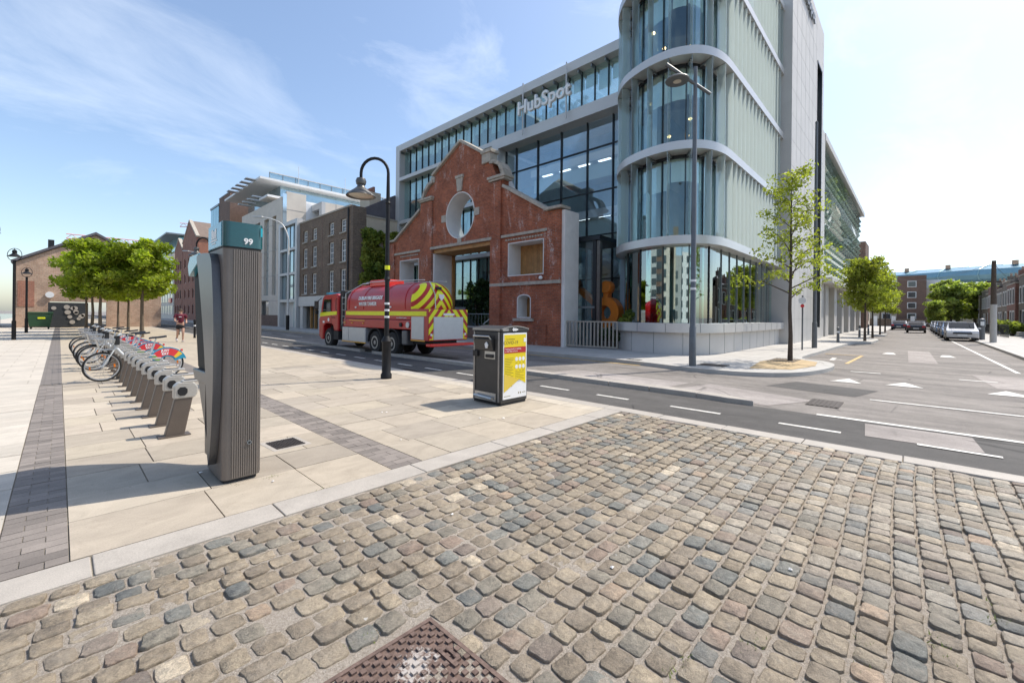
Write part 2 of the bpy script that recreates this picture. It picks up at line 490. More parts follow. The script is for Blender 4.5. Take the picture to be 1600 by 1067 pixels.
M['buff'] = far_slab_mat('buff_tactile', (.50,.36,.19), (.46,.33,.17), (.38,.27,.15), .4, .4)
def gravel_mat(name):
    m, nt, out = nodes(name); p = N(nt, 'BsdfPrincipled'); v = geopos(nt)
    a = ramp(nt, noise(nt, v, 70, 6, .8), .3, .7, (.24,.2,.155), (.56,.485,.40))
    w = ramp(nt, noise(nt, v, 210, 2, .6), .62, .68); a = mixc(nt, w, a, (.60,.55,.48))
    d = ramp(nt, noise(nt, v, 190, 2, .6), .66, .72); a = mixc(nt, d, a, (.12,.1,.08))
    g = ramp(nt, noise(nt, v, 2.3, 7, .75), .64, .75, (0,)*3, (.5,)*3); a = mixc(nt, g, a, (.12,.12,.035))
    nt.links.new(a, p.inputs['Base Color']); p.inputs['Roughness'].default_value = .95
    nt.links.new(bump(nt, noise(nt, v, 90, 6, .75), .9, .02), p.inputs['Normal'])
    nt.links.new(p.outputs[0], out.inputs[0]); return m
M['gravel'] = gravel_mat('sandy_joint_fill')
def rust_mat(name):
    m, nt, out = nodes(name); p = N(nt, 'BsdfPrincipled'); v = geopos(nt)
    a = ramp(nt, noise(nt, v, 30, 6, .7), .3, .7, (.085,.055,.043), (.215,.145,.115))
    # white paint worn onto the iron: a patch with its own shape
    mp = N(nt, 'Mapping'); mp.inputs['Location'].default_value = (-1.10,-1.60,0); nt.links.new(v, mp.inputs['Vector'])
    ln = N(nt, 'VectorMath', operation='LENGTH'); nt.links.new(mp.outputs[0], ln.inputs[0])
    k = ramp(nt, ln.outputs['Value'], .02, .26, (1,)*3, (.1,)*3)
    n = noise(nt, v, 11, 7, .75, 1.2)
    mu = N(nt, 'Math', operation='MULTIPLY'); nt.links.new(k, mu.inputs[0]); nt.links.new(n, mu.inputs[1])
    w = ramp(nt, mu.outputs[0], .36, .42, (0,)*3, (.85,)*3)
    a = mixc(nt, w, a, (.46,.42,.38))
    nt.links.new(a, p.inputs['Base Color']); p.inputs['Roughness'].default_value = .7; p.inputs['Metallic'].default_value = .15
    nt.links.new(bump(nt, noise(nt, v, 120, 4, .7), .4, .004), p.inputs['Normal'])
    nt.links.new(p.outputs[0], out.inputs[0]); return m
M['rust'] = rust_mat('rusty_iron')
M['iron'] = mat('cast_iron', (.06,.048,.042), .6, .3, var=.3, vs_=14, bmp=.3)
M['brick_red'] = brick_mat('red_brick', (.42,.108,.042), (.28,.066,.028), (.26,.16,.11), stain=.8, dark=.36)
M['brick_dark'] = brick_mat('dark_brick', (.21,.14,.092), (.125,.085,.06), (.24,.19,.145), dark=.22)
M['brick_side'] = brick_mat('dark_brick_side', (.19,.135,.095), (.12,.085,.065), (.22,.18,.14), axes='xz', dark=.2)
M['brick_brown'] = brick_mat('brown_brick', (.21,.125,.09), (.17,.10,.075), (.2,.15,.12), dark=.12)
M['brick_brown_s'] = brick_mat('brown_brick_side', (.21,.125,.09), (.17,.10,.075), (.2,.15,.12), axes='xz', dark=.12)
M['brick_wh'] = brick_mat('warehouse_brick', (.33,.12,.075), (.25,.085,.055), (.3,.22,.17), dark=.2)
M['brick_wh_s'] = brick_mat('warehouse_brick_sunlit', (.42,.16,.09), (.34,.125,.07), (.34,.25,.2), axes='xz', dark=.2)  # brighter copy of the warehouse brick, sunlight put into its colour
M['brick_tan'] = brick_mat('tan_brick', (.52,.36,.25), (.44,.27,.18), (.5,.4,.32), axes='xz', dark=.25, bw=.3, bh=.1)
M['brick_terr'] = brick_mat('terrace_brick', (.20,.165,.125), (.16,.125,.095), (.26,.22,.18), axes='xz', dark=.18)
M['brick_terr_r'] = brick_mat('terrace_red_brick', (.27,.11,.075), (.21,.085,.06), (.26,.2,.16), axes='xz', dark=.18)
M['white_plaster'] = mat('white_plaster', (.72,.70,.67), .8, var=.06, vs_=2, fine=.04, dirt=.15)
M['stone_trim'] = mat('stone_trim', (.42,.375,.31), .8, var=.2, vs_=5, fine=.12, dirt=.45, ds=3)
M['stone_pale'] = mat('pale_stone', (.68,.61,.52), .75, var=.07, vs_=1, fine=.06)
M['render_cream'] = mat('cream_render', (.60,.51,.39), .85, var=.08, vs_=1, dirt=.2)
M['concrete'] = mat('concrete', (.42,.41,.39), .8, var=.1, vs_=1.2, dirt=.2)
M['metal_clad'] = mat('grey_cladding', (.56,.555,.54), .45, .15, var=.04, vs_=.7)
M['slab_ring'] = mat('pale_metal_ring', (.58,.575,.56), .35, .35, var=.04, vs_=.9)
M['wood'] = mat('timber_boards', (.36,.19,.065), .6, var=.2, vs_=2.2, fine=.15, fs=18, objrand=.12)
M['slate'] = mat('slate_roof', (.125,.115,.125), .7, var=.15, vs_=2, fine=.15, fs=20)
M['roof_tile'] = mat('old_roof_tiles', (.19,.14,.11), .8, var=.15, vs_=2, fine=.15, fs=20)
M['black'] = mat('black_metal', (.018,.018,.02), .45, .2, var=.15)
M['mullion'] = mat('dark_mullion', (.025,.03,.036), .35, .5, var=.05)
M['mull_grey'] = mat('grey_mullion', (.22,.24,.25), .4, .5, var=.05)
M['lamp_black'] = mat('lamp_black_paint', (.012,.012,.013), .55, .0, var=.3, vs_=9, spec=.3)
M['lamp_grey'] = mat('lamp_grey_paint', (.135,.14,.145), .45, .3, var=.1)
M['lamp_shade'] = mat('lamp_shade_metal', (.13,.125,.115), .4, .6, var=.2, vs_=8)
M['lamp_lens'] = mat('lamp_lens', (.55,.5,.42), .25, var=.05)
M['white_lamp'] = mat('pale_lamp_paint', (.62,.61,.58), .4, .1, var=.06)
M['totem'] = mat('terminal_grey', (.185,.160,.140), .45, .25, var=.07, vs_=4, fine=.04, dirt=.12)
M['totem_shell'] = mat('terminal_shell', (.085,.084,.087), .34, .4, var=.06, vs_=4, dirt=.08)
M['teal'] = mat('teal_panel', (.005,.075,.085), .22, var=.05, coat=.5)
M['teal_l'] = mat('teal_light_panel', (.03,.26,.36), .25, var=.04, coat=.4)
M['cyan'] = mat('cyan_print', (.02,.42,.5), .4, var=.02)
M['print_white'] = mat('white_print', (.80,.80,.79), .5, var=.02)
M['screen'] = mat('dark_screen', (.008,.008,.010), .6, var=.02, spec=.15)
M['dock'] = mat('dock_brown_metal', (.135,.108,.088), .45, .3, var=.08, vs_=5)
M['dock_head'] = mat('dock_head_silver', (.47,.445,.405), .38, .35, var=.06)
M['steel'] = mat('brushed_steel', (.55,.55,.54), .3, .85, var=.08, vs_=10)
M['alu'] = mat('shutter_aluminium', (.50,.52,.54), .42, .45, var=.04)
M['tyre'] = mat('tyre_rubber', (.022,.021,.020), .85, var=.15)
M['rim'] = mat('rim_metal', (.60,.6,.6), .35, .7, var=.05)
M['rim_truck'] = mat('truck_rim', (.34,.33,.31), .45, .4, var=.15, vs_=12)
M['bike_frame'] = mat('bike_frame_silver', (.62,.63,.62), .35, .3, var=.03)
M['bike_teal'] = mat('bike_blue', (.01,.27,.42), .35, var=.03, coat=.3)
M['bike_red'] = mat('bike_red', (.66,.03,.04), .35, var=.03, coat=.3)
M['bike_yel'] = mat('bike_yellow', (.80,.50,.03), .35, var=.03, coat=.3)
M['bike_grn'] = mat('bike_green', (.22,.45,.06), .35, var=.03, coat=.3)
M['orange_refl'] = mat('amber_reflector', (.80,.22,.02), .25, var=.03)
M['red'] = mat('fire_red', (.42,.008,.012), .34, var=.07, vs_=2, coat=.15, dirt=.12)
M['red_bright'] = mat('bright_red', (.70,.025,.015), .35, var=.05, coat=.3)
M['hi_yel'] = mat('hi_vis_yellow', (.78,.80,.01), .4, var=.03)
M['hi_red'] = mat('hi_vis_red', (.42,.02,.012), .4, var=.03)
M['amber'] = mat('amber_strip', (.78,.40,.03), .4, var=.03)
M['lens_w'] = mat('white_lens', (.75,.75,.75), .2, var=.02)
M['car_glass'] = mat('vehicle_glass', (.012,.016,.018), .05, var=.02)
M['chassis'] = mat('chassis_black', (.02,.02,.021), .7, var=.2)
M['bin_body'] = mat('bin_charcoal', (.052,.050,.048), .45, .2, var=.1, vs_=5, dirt=.1)
M['bin_steel'] = mat('bin_steel_trim', (.32,.31,.30), .35, .7, var=.1)
M['poster_y'] = mat('poster_yellow', (.78,.60,.005), .5, var=.02)
M['poster_y2'] = mat('poster_yellow_fold', (.72,.52,.06), .5, var=.02)
M['poster_r'] = mat('poster_red', (.45,.015,.02), .5, var=.02)
M['poster_ink'] = mat('poster_ink', (.20,.15,.02), .6, var=.02)
M['orange'] = mat('sculpture_orange', (.86,.25,.03), .4, var=.06, coat=.2)
M['gate'] = mat('gate_beige_metal', (.37,.335,.28), .5, .2, var=.06)
M['bark'] = mat('bark', (.075,.056,.042), .9, var=.3, vs_=12, bmp=.6, bs=40)
M['bark_pale'] = mat('bark_pale', (.15,.115,.08), .9, var=.25, vs_=12, bmp=.5, bs=40)
M['leaf_plane'] = leaf_mat('leaves_quay', (.19,.25,.022), (.34,.38,.05), .55, .9)
M['leaf_street'] = leaf_mat('leaves_street', (.20,.235,.04), (.31,.32,.07), .55, 1.2)
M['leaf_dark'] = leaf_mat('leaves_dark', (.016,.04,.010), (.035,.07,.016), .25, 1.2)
M['leaf_ivy'] = leaf_mat('leaves_ivy', (.10,.16,.025), (.33,.34,.06), .35, .8)
M['leaf_far'] = leaf_mat('leaves_far', (.21,.255,.07), (.33,.36,.11), .55, .6)
M['glass'] = glass_mat('window_glass', (.88,.96,.95), .07, gcol=(.82,.95,.98), fres=.32)
M['glass_deep'] = glass_mat('atrium_glass', (.90,.95,.97), .09, gcol=(.82,.93,.98), fres=.34)
M['glass_gf'] = glass_mat('shopfront_glass', (.74,.86,.82), .26, gcol=(.88,.98,.97))
M['fin'] = glass_mat('fin_glass', (.92,.98,.96), .05, body=.80, bcol=(.92,.98,.96), tmix=.8)
M['glass_frost'] = glass_mat('frosted_glass', (.92,.97,.96), .08, body=.75, bcol=(.86,.93,.90), tmix=.3)
M['fin_clear'] = glass_mat('fin_glass_clear', (.90,.97,.96), .10, body=.34, bcol=(.84,.90,.88), tmix=.6)
M['fin_far'] = glass_mat('louvre_glass', (.85,.96,.92), .12, body=.6, bcol=(.72,.86,.78), tmix=.7)
M['pane_dark'] = mat('sash_glass', (.05,.06,.07), .06, var=.1, spec=.8)
M['pane_sash'] = mat('sash_reflection', (.22,.24,.26), .05, .4, var=.2, vs_=1.5, fine=0)
M['pane_blue'] = mat('reflective_glazing', (.36,.48,.53), .06, .65, var=.12, vs_=.8, fine=0)
M['pane_pale'] = mat('pale_glazing', (.66,.76,.80), .06, .75, var=.12, vs_=.6, fine=0)
M['pane_teal'] = mat('teal_glazing', (.16,.40,.48), .08, .4, var=.1, vs_=.6, fine=0)
M['blind'] = mat('roller_blind', (.76,.83,.80), .9, var=.05, vs_=.5)
M['int_white'] = mat('interior_white', (.66,.67,.66), .8, var=.05)
M['int_blue'] = mat('interior_blue_grey', (.34,.47,.58), .8, var=.25, vs_=.5)
M['pale_panel'] = mat('pale_green_panel', (.62,.72,.67), .5, var=.08, vs_=.4)
M['int_dark'] = mat('interior_dark', (.04,.05,.06), .8, var=.3, vs_=.6)
M['warm_lamp'] = emit_mat('pendant_glow', (1,.62,.28), 6)
M['atrium_glow'] = emit_mat('atrium_glow', (.86,.95,1), 2)  # added glow for the dark atrium, no real fitting
M['sash'] = mat('sash_white', (.74,.73,.70), .6, var=.04)
M['skin'] = mat('skin', (.50,.30,.22), .6, var=.06)
M['maroon'] = mat('maroon_cotton', (.12,.012,.03), .85, var=.12, vs_=14)
M['shorts'] = mat('black_shorts', (.015,.015,.018), .8, var=.12)
M['hair'] = mat('brown_hair', (.06,.035,.02), .7, var=.2)
M['shoe'] = mat('pale_shoe', (.45,.42,.40), .6, var=.1)
M['dumpster'] = mat('green_plastic', (.02,.075,.03), .5, var=.1)
M['hoarding'] = mat('dark_hoarding', (.03,.034,.037), .7, var=.1)
M['crane'] = mat('crane_red_hazed', (.72,.34,.34), .6, var=.05)  # crane red made paler, distance haze put into the colour
M['stadium'] = mat('stadium_panels', (.20,.36,.43), .25, .25, var=.12, vs_=.06, fine=.05, fs=.6)
M['stadium_rib'] = mat('stadium_rib', (.25,.42,.46), .4, .2, var=.1)
M['water'] = mat('river_water', (.10,.13,.13), .12, var=.1, vs_=.5, bmp=.2, bs=3, bd=.05)
M['litter'] = mat('paper_litter', (.75,.72,.68), .8, var=.05)
for k, c in dict(car_silver=(.50,.51,.53), car_white=(.72,.72,.72), car_navy=(.02,.03,.06), car_dark=(.035,.037,.042), car_blue=(.13,.22,.36), car_black=(.015,.015,.017)).items():
    M[k] = mat(k, c, .28, .25, var=.03, coat=.6)
# ================================================================== THE GROUND
ZR = -0.06        # carriageway level
ZF = 0.05         # far footpath level
def sheet(name, m, pts, z, parent=None):
    mb = MB(); mb.add([(x,y,z) for x,y in pts], [tuple(range(len(pts)))])
    o = mb.build(name, m, parent, recalc=False)
    return o
def arc(cx, cy, r, a0, a1, n=10):
    return [(cx+r*math.cos(R(a0+(a1-a0)*k/n)), cy+r*math.sin(R(a0+(a1-a0)*k/n))) for k in range(n+1)]

struct(sheet('ground', M['ground'], [(-900,-900),(1500,-900),(1500,1500),(-900,1500)], -0.16))
road = struct(sheet('road', M['asphalt'], [(6.3,-40),(13.9,-40),(300,-40),(300,20),(14.5,20),(14.5,260),(6.3,260)], ZR))
struct(sheet('cycle_lane', M['asphalt_dark'], [(6.62,-40),(8.72,-40),(8.72,260),(6.62,260)], ZR+.004))
struct(sheet('river', M['water'], [(-400,-50),(-6.5,-50),(-6.5,300),(-400,300)], -.12))

# quay pavement base sheet (joint sand), beyond the laid slabs a paved sheet
pav = struct(sheet('pavement', M['joint'], [(-6.5,3.5),(6.34,3.5),(6.34,14.0),(-6.5,14.0)], -.014))
for nm, x0, x1, m in (('pale_paving',-6.5,-.265,'far_pave_l'),('strip_paving',-.265,.055,'far_strip'),('mid_paving',.055,2.30,'far_pave'),('strip_paving',2.30,2.66,'far_strip'),('road_side_paving',2.66,6.34,'far_pave')):
    sheet(nm, M[m], [(x0,13.2),(x1,13.2),(x1,160),(x0,160)], -.001, pav)
slab_cols = [(.44,.375,.29),(.405,.348,.272),(.465,.40,.305),(.425,.363,.285),(.385,.332,.265),(.455,.393,.308)]
def slab_mesh():
    bm = bmesh.new(); bmesh.ops.create_cube(bm, size=1)
    me = bpy.data.meshes.new('slab'); bm.to_mesh(me); bm.free(); me.materials.append(M['slab']); return me
slab_me = slab_mesh()
def slab(x0,x1,y0,y1,ztop,col,parent,name='paving_slab',g=.005):
    o = bpy.data.objects.new(name, slab_me); C.objects.link(o)
    o.scale = (x1-x0-2*g, y1-y0-2*g, .05); o.location = ((x0+x1)/2,(y0+y1)/2,ztop-.025)
    o.rotation_euler = (random.gauss(0,.0012), random.gauss(0,.0012), 0)
    o.color = (*col,1); put(o, parent)
    return o
rnd = random.Random(11)
def lay(x0, x1, ya, yb, widths, parent, cols, firstrow=.7):
    y = ya; row = 0
    while y < yb:
        hgt = firstrow if row == 0 else rnd.choice([.58,.62,.62,.66])
        x = x0; w = rnd.choice(widths); off = rnd.uniform(.35,1.0)*w; first = True
        while x < x1-.01:
            ww = off if first else rnd.choice(widths); first = False
            e = x+ww
            if x1-e < .28: e = x1
            e = min(e, x1)
            c = rnd.choice(cols); k = rnd.uniform(.86,1.10)
            slab(x, e, y, min(y+hgt,13.2), rnd.uniform(-.003,.001), (c[0]*k,c[1]*k,c[2]*k), parent)
            x = e
        y += hgt; row += 1
lay(.055, 2.30, 3.80, 13.2, [.7,.75,.8,.9], pav, slab_cols)
lay(2.66, 6.02, 3.80, 13.2, [.7,.75,.8,.95], pav, slab_cols, .74)
pale = [(.54,.485,.405),(.52,.47,.395),(.555,.50,.42)]
lay(-2.9, -.265, 3.8, 13.2, [.85,.95,1.05], pav, pale, .7)
sheet('pale_paving_edge', M['far_pave_l'], [(-6.5,3.8),(-2.9,3.8),(-2.9,13.2),(-6.5,13.2)], -.002, pav)
# kerb stones along the cycle lane and the granite edging by the setts
y = -9.0
kerb = struct(sheet('granite_kerb', M['joint'], [(6.34,-9),(6.62,-9),(6.62,3.4),(6.34,3.4)], -.03))
while y < 30:
    L = rnd.uniform(.85,1.1)
    x0 = 6.34
    box('kerb_stone', M['granite'], kerb, x0+.003, 6.62, y+.005, y+L-.005, -.14, rnd.uniform(-.003,.003), bevel=.008)
    y += L
box('kerb_run', M['granite'], kerb, 6.343, 6.62, y+.01, 160, -.14, 0)
edge = struct(sheet('granite_edging', M['joint'], [(-3,3.5),(6.34,3.5),(6.34,3.8),(-3,3.8)], -.010))
x = -3.0
while x < 6.3:
    L = rnd.choice([.95,1.05,1.15,1.3]); e = min(x+L, 6.335)
    o = box('edging_stone', M['granite'], edge, x+.005, e-.005, 3.505, 3.795, -.14, rnd.uniform(-.003,.003), bevel=.006)
    x = e
# row of pale slabs against the kerb
x0 = 6.02; y = 3.80
while y < 13.2:
    L = rnd.uniform(.6,.8); c = rnd.choice(pale); slab(x0, 6.34, y, min(y+L,13.2), 0, (c[0]*.92,c[1]*.9,c[2]*.86), pav); y += L

# brick strips
def pavers(nm, x0, x1, label):
    st = struct(sheet(nm, M['joint'], [(x0,3.8),(x1,3.8),(x1,13.2),(x0,13.2)], -.009))
    st['label'] = label
    bw = (x1-x0)/1.5; hh = .107; y = 3.805; k = 0
    me = bpy.data.meshes.new('paver_brick'); b = MB().box(-.5,.5,-.5,.5,-.5,.5); me.from_pydata(b.v, [], b.f); me.materials.append(M['paver'])
    while y+hh < 13.2:
        cuts = [0,bw,1.5*bw] if k % 2 == 0 else [0,.5*bw,1.5*bw]
        for a, b2 in zip(cuts[:-1], cuts[1:]):
            o = bpy.data.objects.new('paver_brick', me); C.objects.link(o)
            o.location = (x0+(a+b2)/2, y+hh/2, -.03+rnd.uniform(-.002,.0015)); o.scale = (b2-a-.006, hh-.006, .055); put(o, st)
        y += hh; k += 1
    return st
pavers('brick_strip', -.265, .055, 'dark clay paver strip on the left beside the pale paving')
pavers('brick_strip', 2.30, 2.66, 'dark clay paver strip between terminal and bin')

# setts --------------------------------------------------------------
from mathutils import noise as mnoise
def gravel_sheet():
    xs = [-4+.5*i for i in range(7)]+[-.5+.03*i for i in range(1,228)]+[6.34]
    ys = [-9+.8*i for i in range(9)]+[-1.8+.03*i for i in range(1,177)]+[3.5]
    vv = []; ff = []
    for y_ in ys:
        for x_ in xs:
            h_ = -.0095+.010*mnoise.noise((x_*2.3,y_*2.3,1))+.006*mnoise.noise((x_*13,y_*13,5))
            h_ += .0015*max(0,min(1,(1.6-x_)*.6))-.010*max(0,min(1,(x_-2.2)*.6))
            vv.append((x_,y_,min(h_,.004)))
    nx = len(xs)
    for j in range(len(ys)-1):
        for i in range(nx-1): ff.append((j*nx+i,j*nx+i+1,(j+1)*nx+i+1,(j+1)*nx+i))
    o = MB().add(vv, ff).build('cobbled_entrance', M['gravel'], recalc=False, smooth=True); return o
cob = struct(gravel_sheet())
MH = (.78, 1.30, 1.24, 1.78)      # iron cover x0,x1,y0,y1
def sett_geo(lx, ly, n, r, rough, tk=1.0):
    "irregular squared block: cut corners, worn shoulder, nearly flat top"
    c_ = .5-r.uniform(.10,.17)
    base = [(-c_,-.5),(-.16,-.5),(.17,-.5),(c_,-.5),(.5,-c_),(.5,r.uniform(-.1,.1)),(.5,c_),(c_,.5),(.15,.5),(-.17,.5),(-c_,.5),(-.5,c_),(-.5,r.uniform(-.1,.1)),(-.5,-c_)]
    sk = r.gauss(0,.05)
    out = [((x+sk*y)*lx*(1+r.gauss(0,rough)), y*ly*(1+r.gauss(0,rough))) for x,y in base]
    n = len(out); vv = []; ff = []
    tilt = (r.gauss(0,.020)*tk, r.gauss(0,.026)*tk)
    zt = lambda x,y,z: z + x*tilt[0] + y*tilt[1]
    for sc, z, j in ((1.0,-.06,0),(1.0,-.008,.0018),(.972,-.0004,.0014),(.925,.0014,.0008)):
        for (x,y) in out: vv.append((x*sc, y*sc, zt(x*sc,y*sc,z)+r.gauss(0,j)))
    m = 3*n
    vv.append((0,0,zt(0,0,.0018)))
    for i in range(3):
        for k in range(n):
            k2 = (k+1) % n; ff.append((i*n+k,i*n+k2,(i+1)*n+k2,(i+1)*n+k))
    for k in range(n): ff.append((m+k, m+(k+1)%n, 4*n))
    return vv, ff
sett_pal = [((.30,.248,.182),34),((.255,.212,.160),26),((.34,.285,.21),18),((.150,.157,.150),8),((.195,.198,.180),12),((.235,.215,.175),14),((.275,.21,.165),5),((.225,.185,.155),6),((.50,.43,.33),4),((.36,.27,.195),3)]
sett_bag = [c for c, w in sett_pal for _ in range(w)]
rs = random.Random(5)
variants = []
for k in range(26):
    me = bpy.data.meshes.new('sett')
    vv, ff = sett_geo(1, 1, 14, rs, .035, .15)
    me.from_pydata(vv, [], ff)
    me.materials.append(M['sett'])
    for p in me.polygons: p.use_smooth = True
    variants.append(me)
all_setts = []
y = 3.47; row = 0
while y > -6.5:
    pitch = rs.uniform(.126,.142)
    x = -3.2 + rs.uniform(0,.2)
    while x < 6.32:
        L = rs.uniform(.115,.172)
        x1 = min(x+L, 6.33)
        if x1-x > .07:
            cx = (x+x1)/2; cy = y-pitch/2 + .03*math.sin(cx*1.1+2) * (1 if y < 3.2 else .2)
            if not (MH[0]-.03 < cx < MH[1]+.03 and MH[2]-.03 < cy < MH[3]+.03) and (cx*.727+cy*.687) > .9:
                all_setts.append((cx, cy, x1-x, pitch))
        x = x1
    y -= pitch; row += 1
def seen(cx, cy):
    d = cx*.727+cy*.687; r_ = cx*.687-cy*.727
    if d < 1.0: return 0
    u = 668.5*r_/d
    py = 493 + 1.55*668.5/d
    if abs(u) > 830 or py > 1100: return 0
    return 1/d**2
all_setts.sort(key=lambda s: -seen(s[0],s[1]))
fv, ff_, fc = [], [], []
for i, (cx, cy, lx, ly) in enumerate(all_setts):
    c = rs.choice(sett_bag); k = rs.uniform(.86,1.14)
    if cx > 3.2 and cy < 1.8 and rs.random() < .5: c = rs.choice([(.38,.335,.27),(.35,.32,.27),(.31,.265,.215),(.25,.245,.225)])  # paler setts to the right, glancing sheen put into the stone colour
    c = (c[0]*k*1.10, c[1]*k*1.07, c[2]*k*1.02)
    wide = rs.uniform(.011,.027); gap = rs.uniform(.010,.022) if cx < 2.6 else rs.uniform(.006,.014)
    dz = rs.gauss(0,.0035)
    if i < 300:
        o = bpy.data.objects.new('sett', rs.choice(variants)); C.objects.link(o)
        o.location = (cx, cy, dz); o.scale = (lx-gap, ly-wide, 1); o.rotation_euler = (0,0,rs.gauss(0,.03)+(math.pi if rs.random()<.5 else 0)); o.color = (*c,1)
        put(o, cob)
    else:
        vv, fq = sett_geo(lx-gap, ly-wide, 14, rs, .032)
        a = rs.gauss(0,.025); ca, sa = math.cos(a), math.sin(a)
        n0 = len(fv)
        fv += [(cx+x*ca-y_*sa, cy+x*sa+y_*ca, z+dz) for x,y_,z in vv]
        ff_ += [tuple(q+n0 for q in f) for f in fq]; fc += [c]*len(vv)
me = bpy.data.meshes.new('setts'); me.from_pydata(fv, [], ff_)
at = me.color_attributes.new('sett','FLOAT_COLOR','POINT')
for i, c in enumerate(fc): at.data[i].color = (*c,1)
for p in me.polygons: p.use_smooth = True
me.materials.append(M['sett_far'])
o = bpy.data.objects.new('setts', me); C.objects.link(o); o['kind'] = 'stuff'; put(o, cob)

# iron cover in the setts
x0,x1,y0,y1 = MH
cv = thing('manhole_cover','rusty brown iron manhole cover with square studs and worn white paint in the cobbles','manhole cover',((x0+x1)/2,(y0+y1)/2,0))
box('plate', M['rust'], cv, x0,x1,y0,y1,-.10,-.008)
fr = MB(); fr.box(x0-.02,x0,y0-.02,y1+.02,-.1,.001).box(x1,x1+.02,y0-.02,y1+.02,-.1,.001).box(x0,x1,y0-.02,y0,-.1,.001).box(x0,x1,y1,y1+.02,-.1,.001)
fr.build('frame', M['rust'], cv)
st = MB(); n = 17
for i in range(n):
    for j in range(n):
        if (i+j) % 2 == 0: continue
        cx = x0+(i+.5)*(x1-x0)/n; cy = y0+(j+.5)*(y1-y0)/n
        st.box(cx-.012,cx+.012,cy-.012,cy+.012,-.012,.002)
o = st.build('studs', M['rust'], cv); o['kind'] = 'stuff'
kh = MB(); kh.box(1.21,1.225,1.50,1.575,-.009,.0035).box(1.245,1.26,1.50,1.575,-.009,.0035).box(1.21,1.26,1.575,1.59,-.009,.0035).box(1.21,1.26,1.485,1.50,-.009,.0035)
kh.build('key_hole', M['rust'], cv)
# small cover by the terminal
c2 = thing('access_cover','small square dark iron access cover set in the paving right of the terminal','access cover',(1.86,5.44,0))
mw = Matrix.Translation((1.86,5.44,0)) @ Matrix.Rotation(R(3),4,'Z')
mb = MB().box(-.165,.165,-.18,.18,-.03,.006); mb.v = [tuple(mw @ Vector(p)) for p in mb.v]; mb.build('plate', M['iron'], c2, bevel=.01)
mb = MB()
for i in range(12):
    for j in range(12):
        a = -.145+i*.0264; b = -.158+j*.0287
        if (i+j)%2: mb.box(a-.011,a+.011,b-.004,b+.004,.005,.011)
        else: mb.box(a-.004,a+.004,b-.011,b+.011,.005,.011)
mb.v = [tuple(mw @ Vector(p)) for p in mb.v]; o = mb.build('tread_bars', M['iron'], c2); o['kind'] = 'stuff'
mb = MB().box(-.21,.21,-.225,.225,-.03,.0025); mb.v = [tuple(mw @ Vector(p)) for p in mb.v]; mb.build('surround', M['granite'], c2)

# road markings --------------------------------------------------------
def mark(name, pts, m='paint', z=ZR+.009):
    return struct(sheet(name, M[m], pts, z))
k = 0
for y0, y1 in [(6.24,5.45),(4.75,4.04),(3.21,2.36),(1.52,.76),(-.02,-.75),(-1.5,-2.25)]+[(6.24+1.5*i,5.45+1.5*i) for i in range(1,18)]:
    mark('cycle_lane_dash', [(7.54,y1),(7.63,y1),(7.63,y0),(7.54,y0)], z=ZR+.014 if y0 < .1 else ZR+.009)
mark('road_line', [(8.66,-12),(8.79,-12),(8.79,1.2),(8.66,1.2)], z=ZR+.012)
mark('road_line', [(11.07,-12),(11.18,-12),(11.18,.66),(11.07,.66)])
for y0 in range(24,110,6): mark('lane_line', [(11.2,y0),(11.3,y0),(11.3,y0+3.0),(11.2,y0+3.0)])
for (xa, yc, w) in ((13.7,1.3,.32),(13.9,.2,.34),(13.9,-1.5,.36),(13.9,-2.7,.36)):
    mark('ramp_triangle', [(xa,yc-w),(xa+.9,yc),(xa,yc+w)][::-1])
mark('side_street_line', [(20.0,-2.33),(20.0,-2.22),(47,-1.92),(47,-2.03)][::-1])
for yc in (1.1,-1.2): mark('ramp_dash', [(16.6,yc-.35),(16.75,yc-.35),(16.75,yc+.35),(16.6,yc+.35)])
for yc in (.9,-1.0): mark('direction_mark', [(26.2,yc-.25),(27.6,yc-.12),(27.6,yc+.12),(26.2,yc+.25)])
mark('bay_line', [(19.4,1.75),(24.1,1.65),(24.1,1.76),(19.4,1.86)], 'paint_y')
mark('bay_line', [(24.0,1.65),(24.15,1.65),(24.15,3.0),(24.0,3.0)], 'paint_y', ZR+.013)
mark('bay_symbol', [(20.6,2.3),(21.9,2.35),(21.9,2.5),(20.6,2.45)]); mark('bay_symbol', [(21.0,2.1),(21.15,2.1),(21.15,2.3),(21.0,2.3)])
mark('yellow_line', [(13.10,6.6),(13.22,6.6),(13.42,12.0),(13.30,12.0)], 'paint_y')
mark('yellow_line', [(13.30,12.05),(13.42,12.05),(13.42,150),(13.30,150)], 'paint_y')
for (q, m_) in (([(9.3,-3.2),(12.9,-2.6),(12.9,-2.3),(9.3,-2.9)],'asphalt_dark'),([(11.3,.9),(12.6,.6),(12.9,2.2),(11.6,2.6)],'asphalt_dark'),([(9.25,4.2),(10.6,4.0),(10.7,7.4),(9.3,7.6)],'asphalt_patch'),([(15.2,-2.4),(18.5,-2.2),(18.4,-1.2),(15.2,-1.4)],'asphalt_patch'),([(22,-.6),(30,-.5),(30,.3),(22,.2)],'asphalt_patch')):
    mark('road_patch', q, m_, ZR+.0045)
pt = mark('road_patch', [(7.68,-.62),(8.58,-.57),(8.52,.56),(7.62,.5)], 'asphalt_patch', ZR+.0085)
mark('road_patch', [(8.9,2.0),(10.2,1.4),(10.8,3.6),(9.7,3.9)], 'asphalt_patch', ZR+.005)
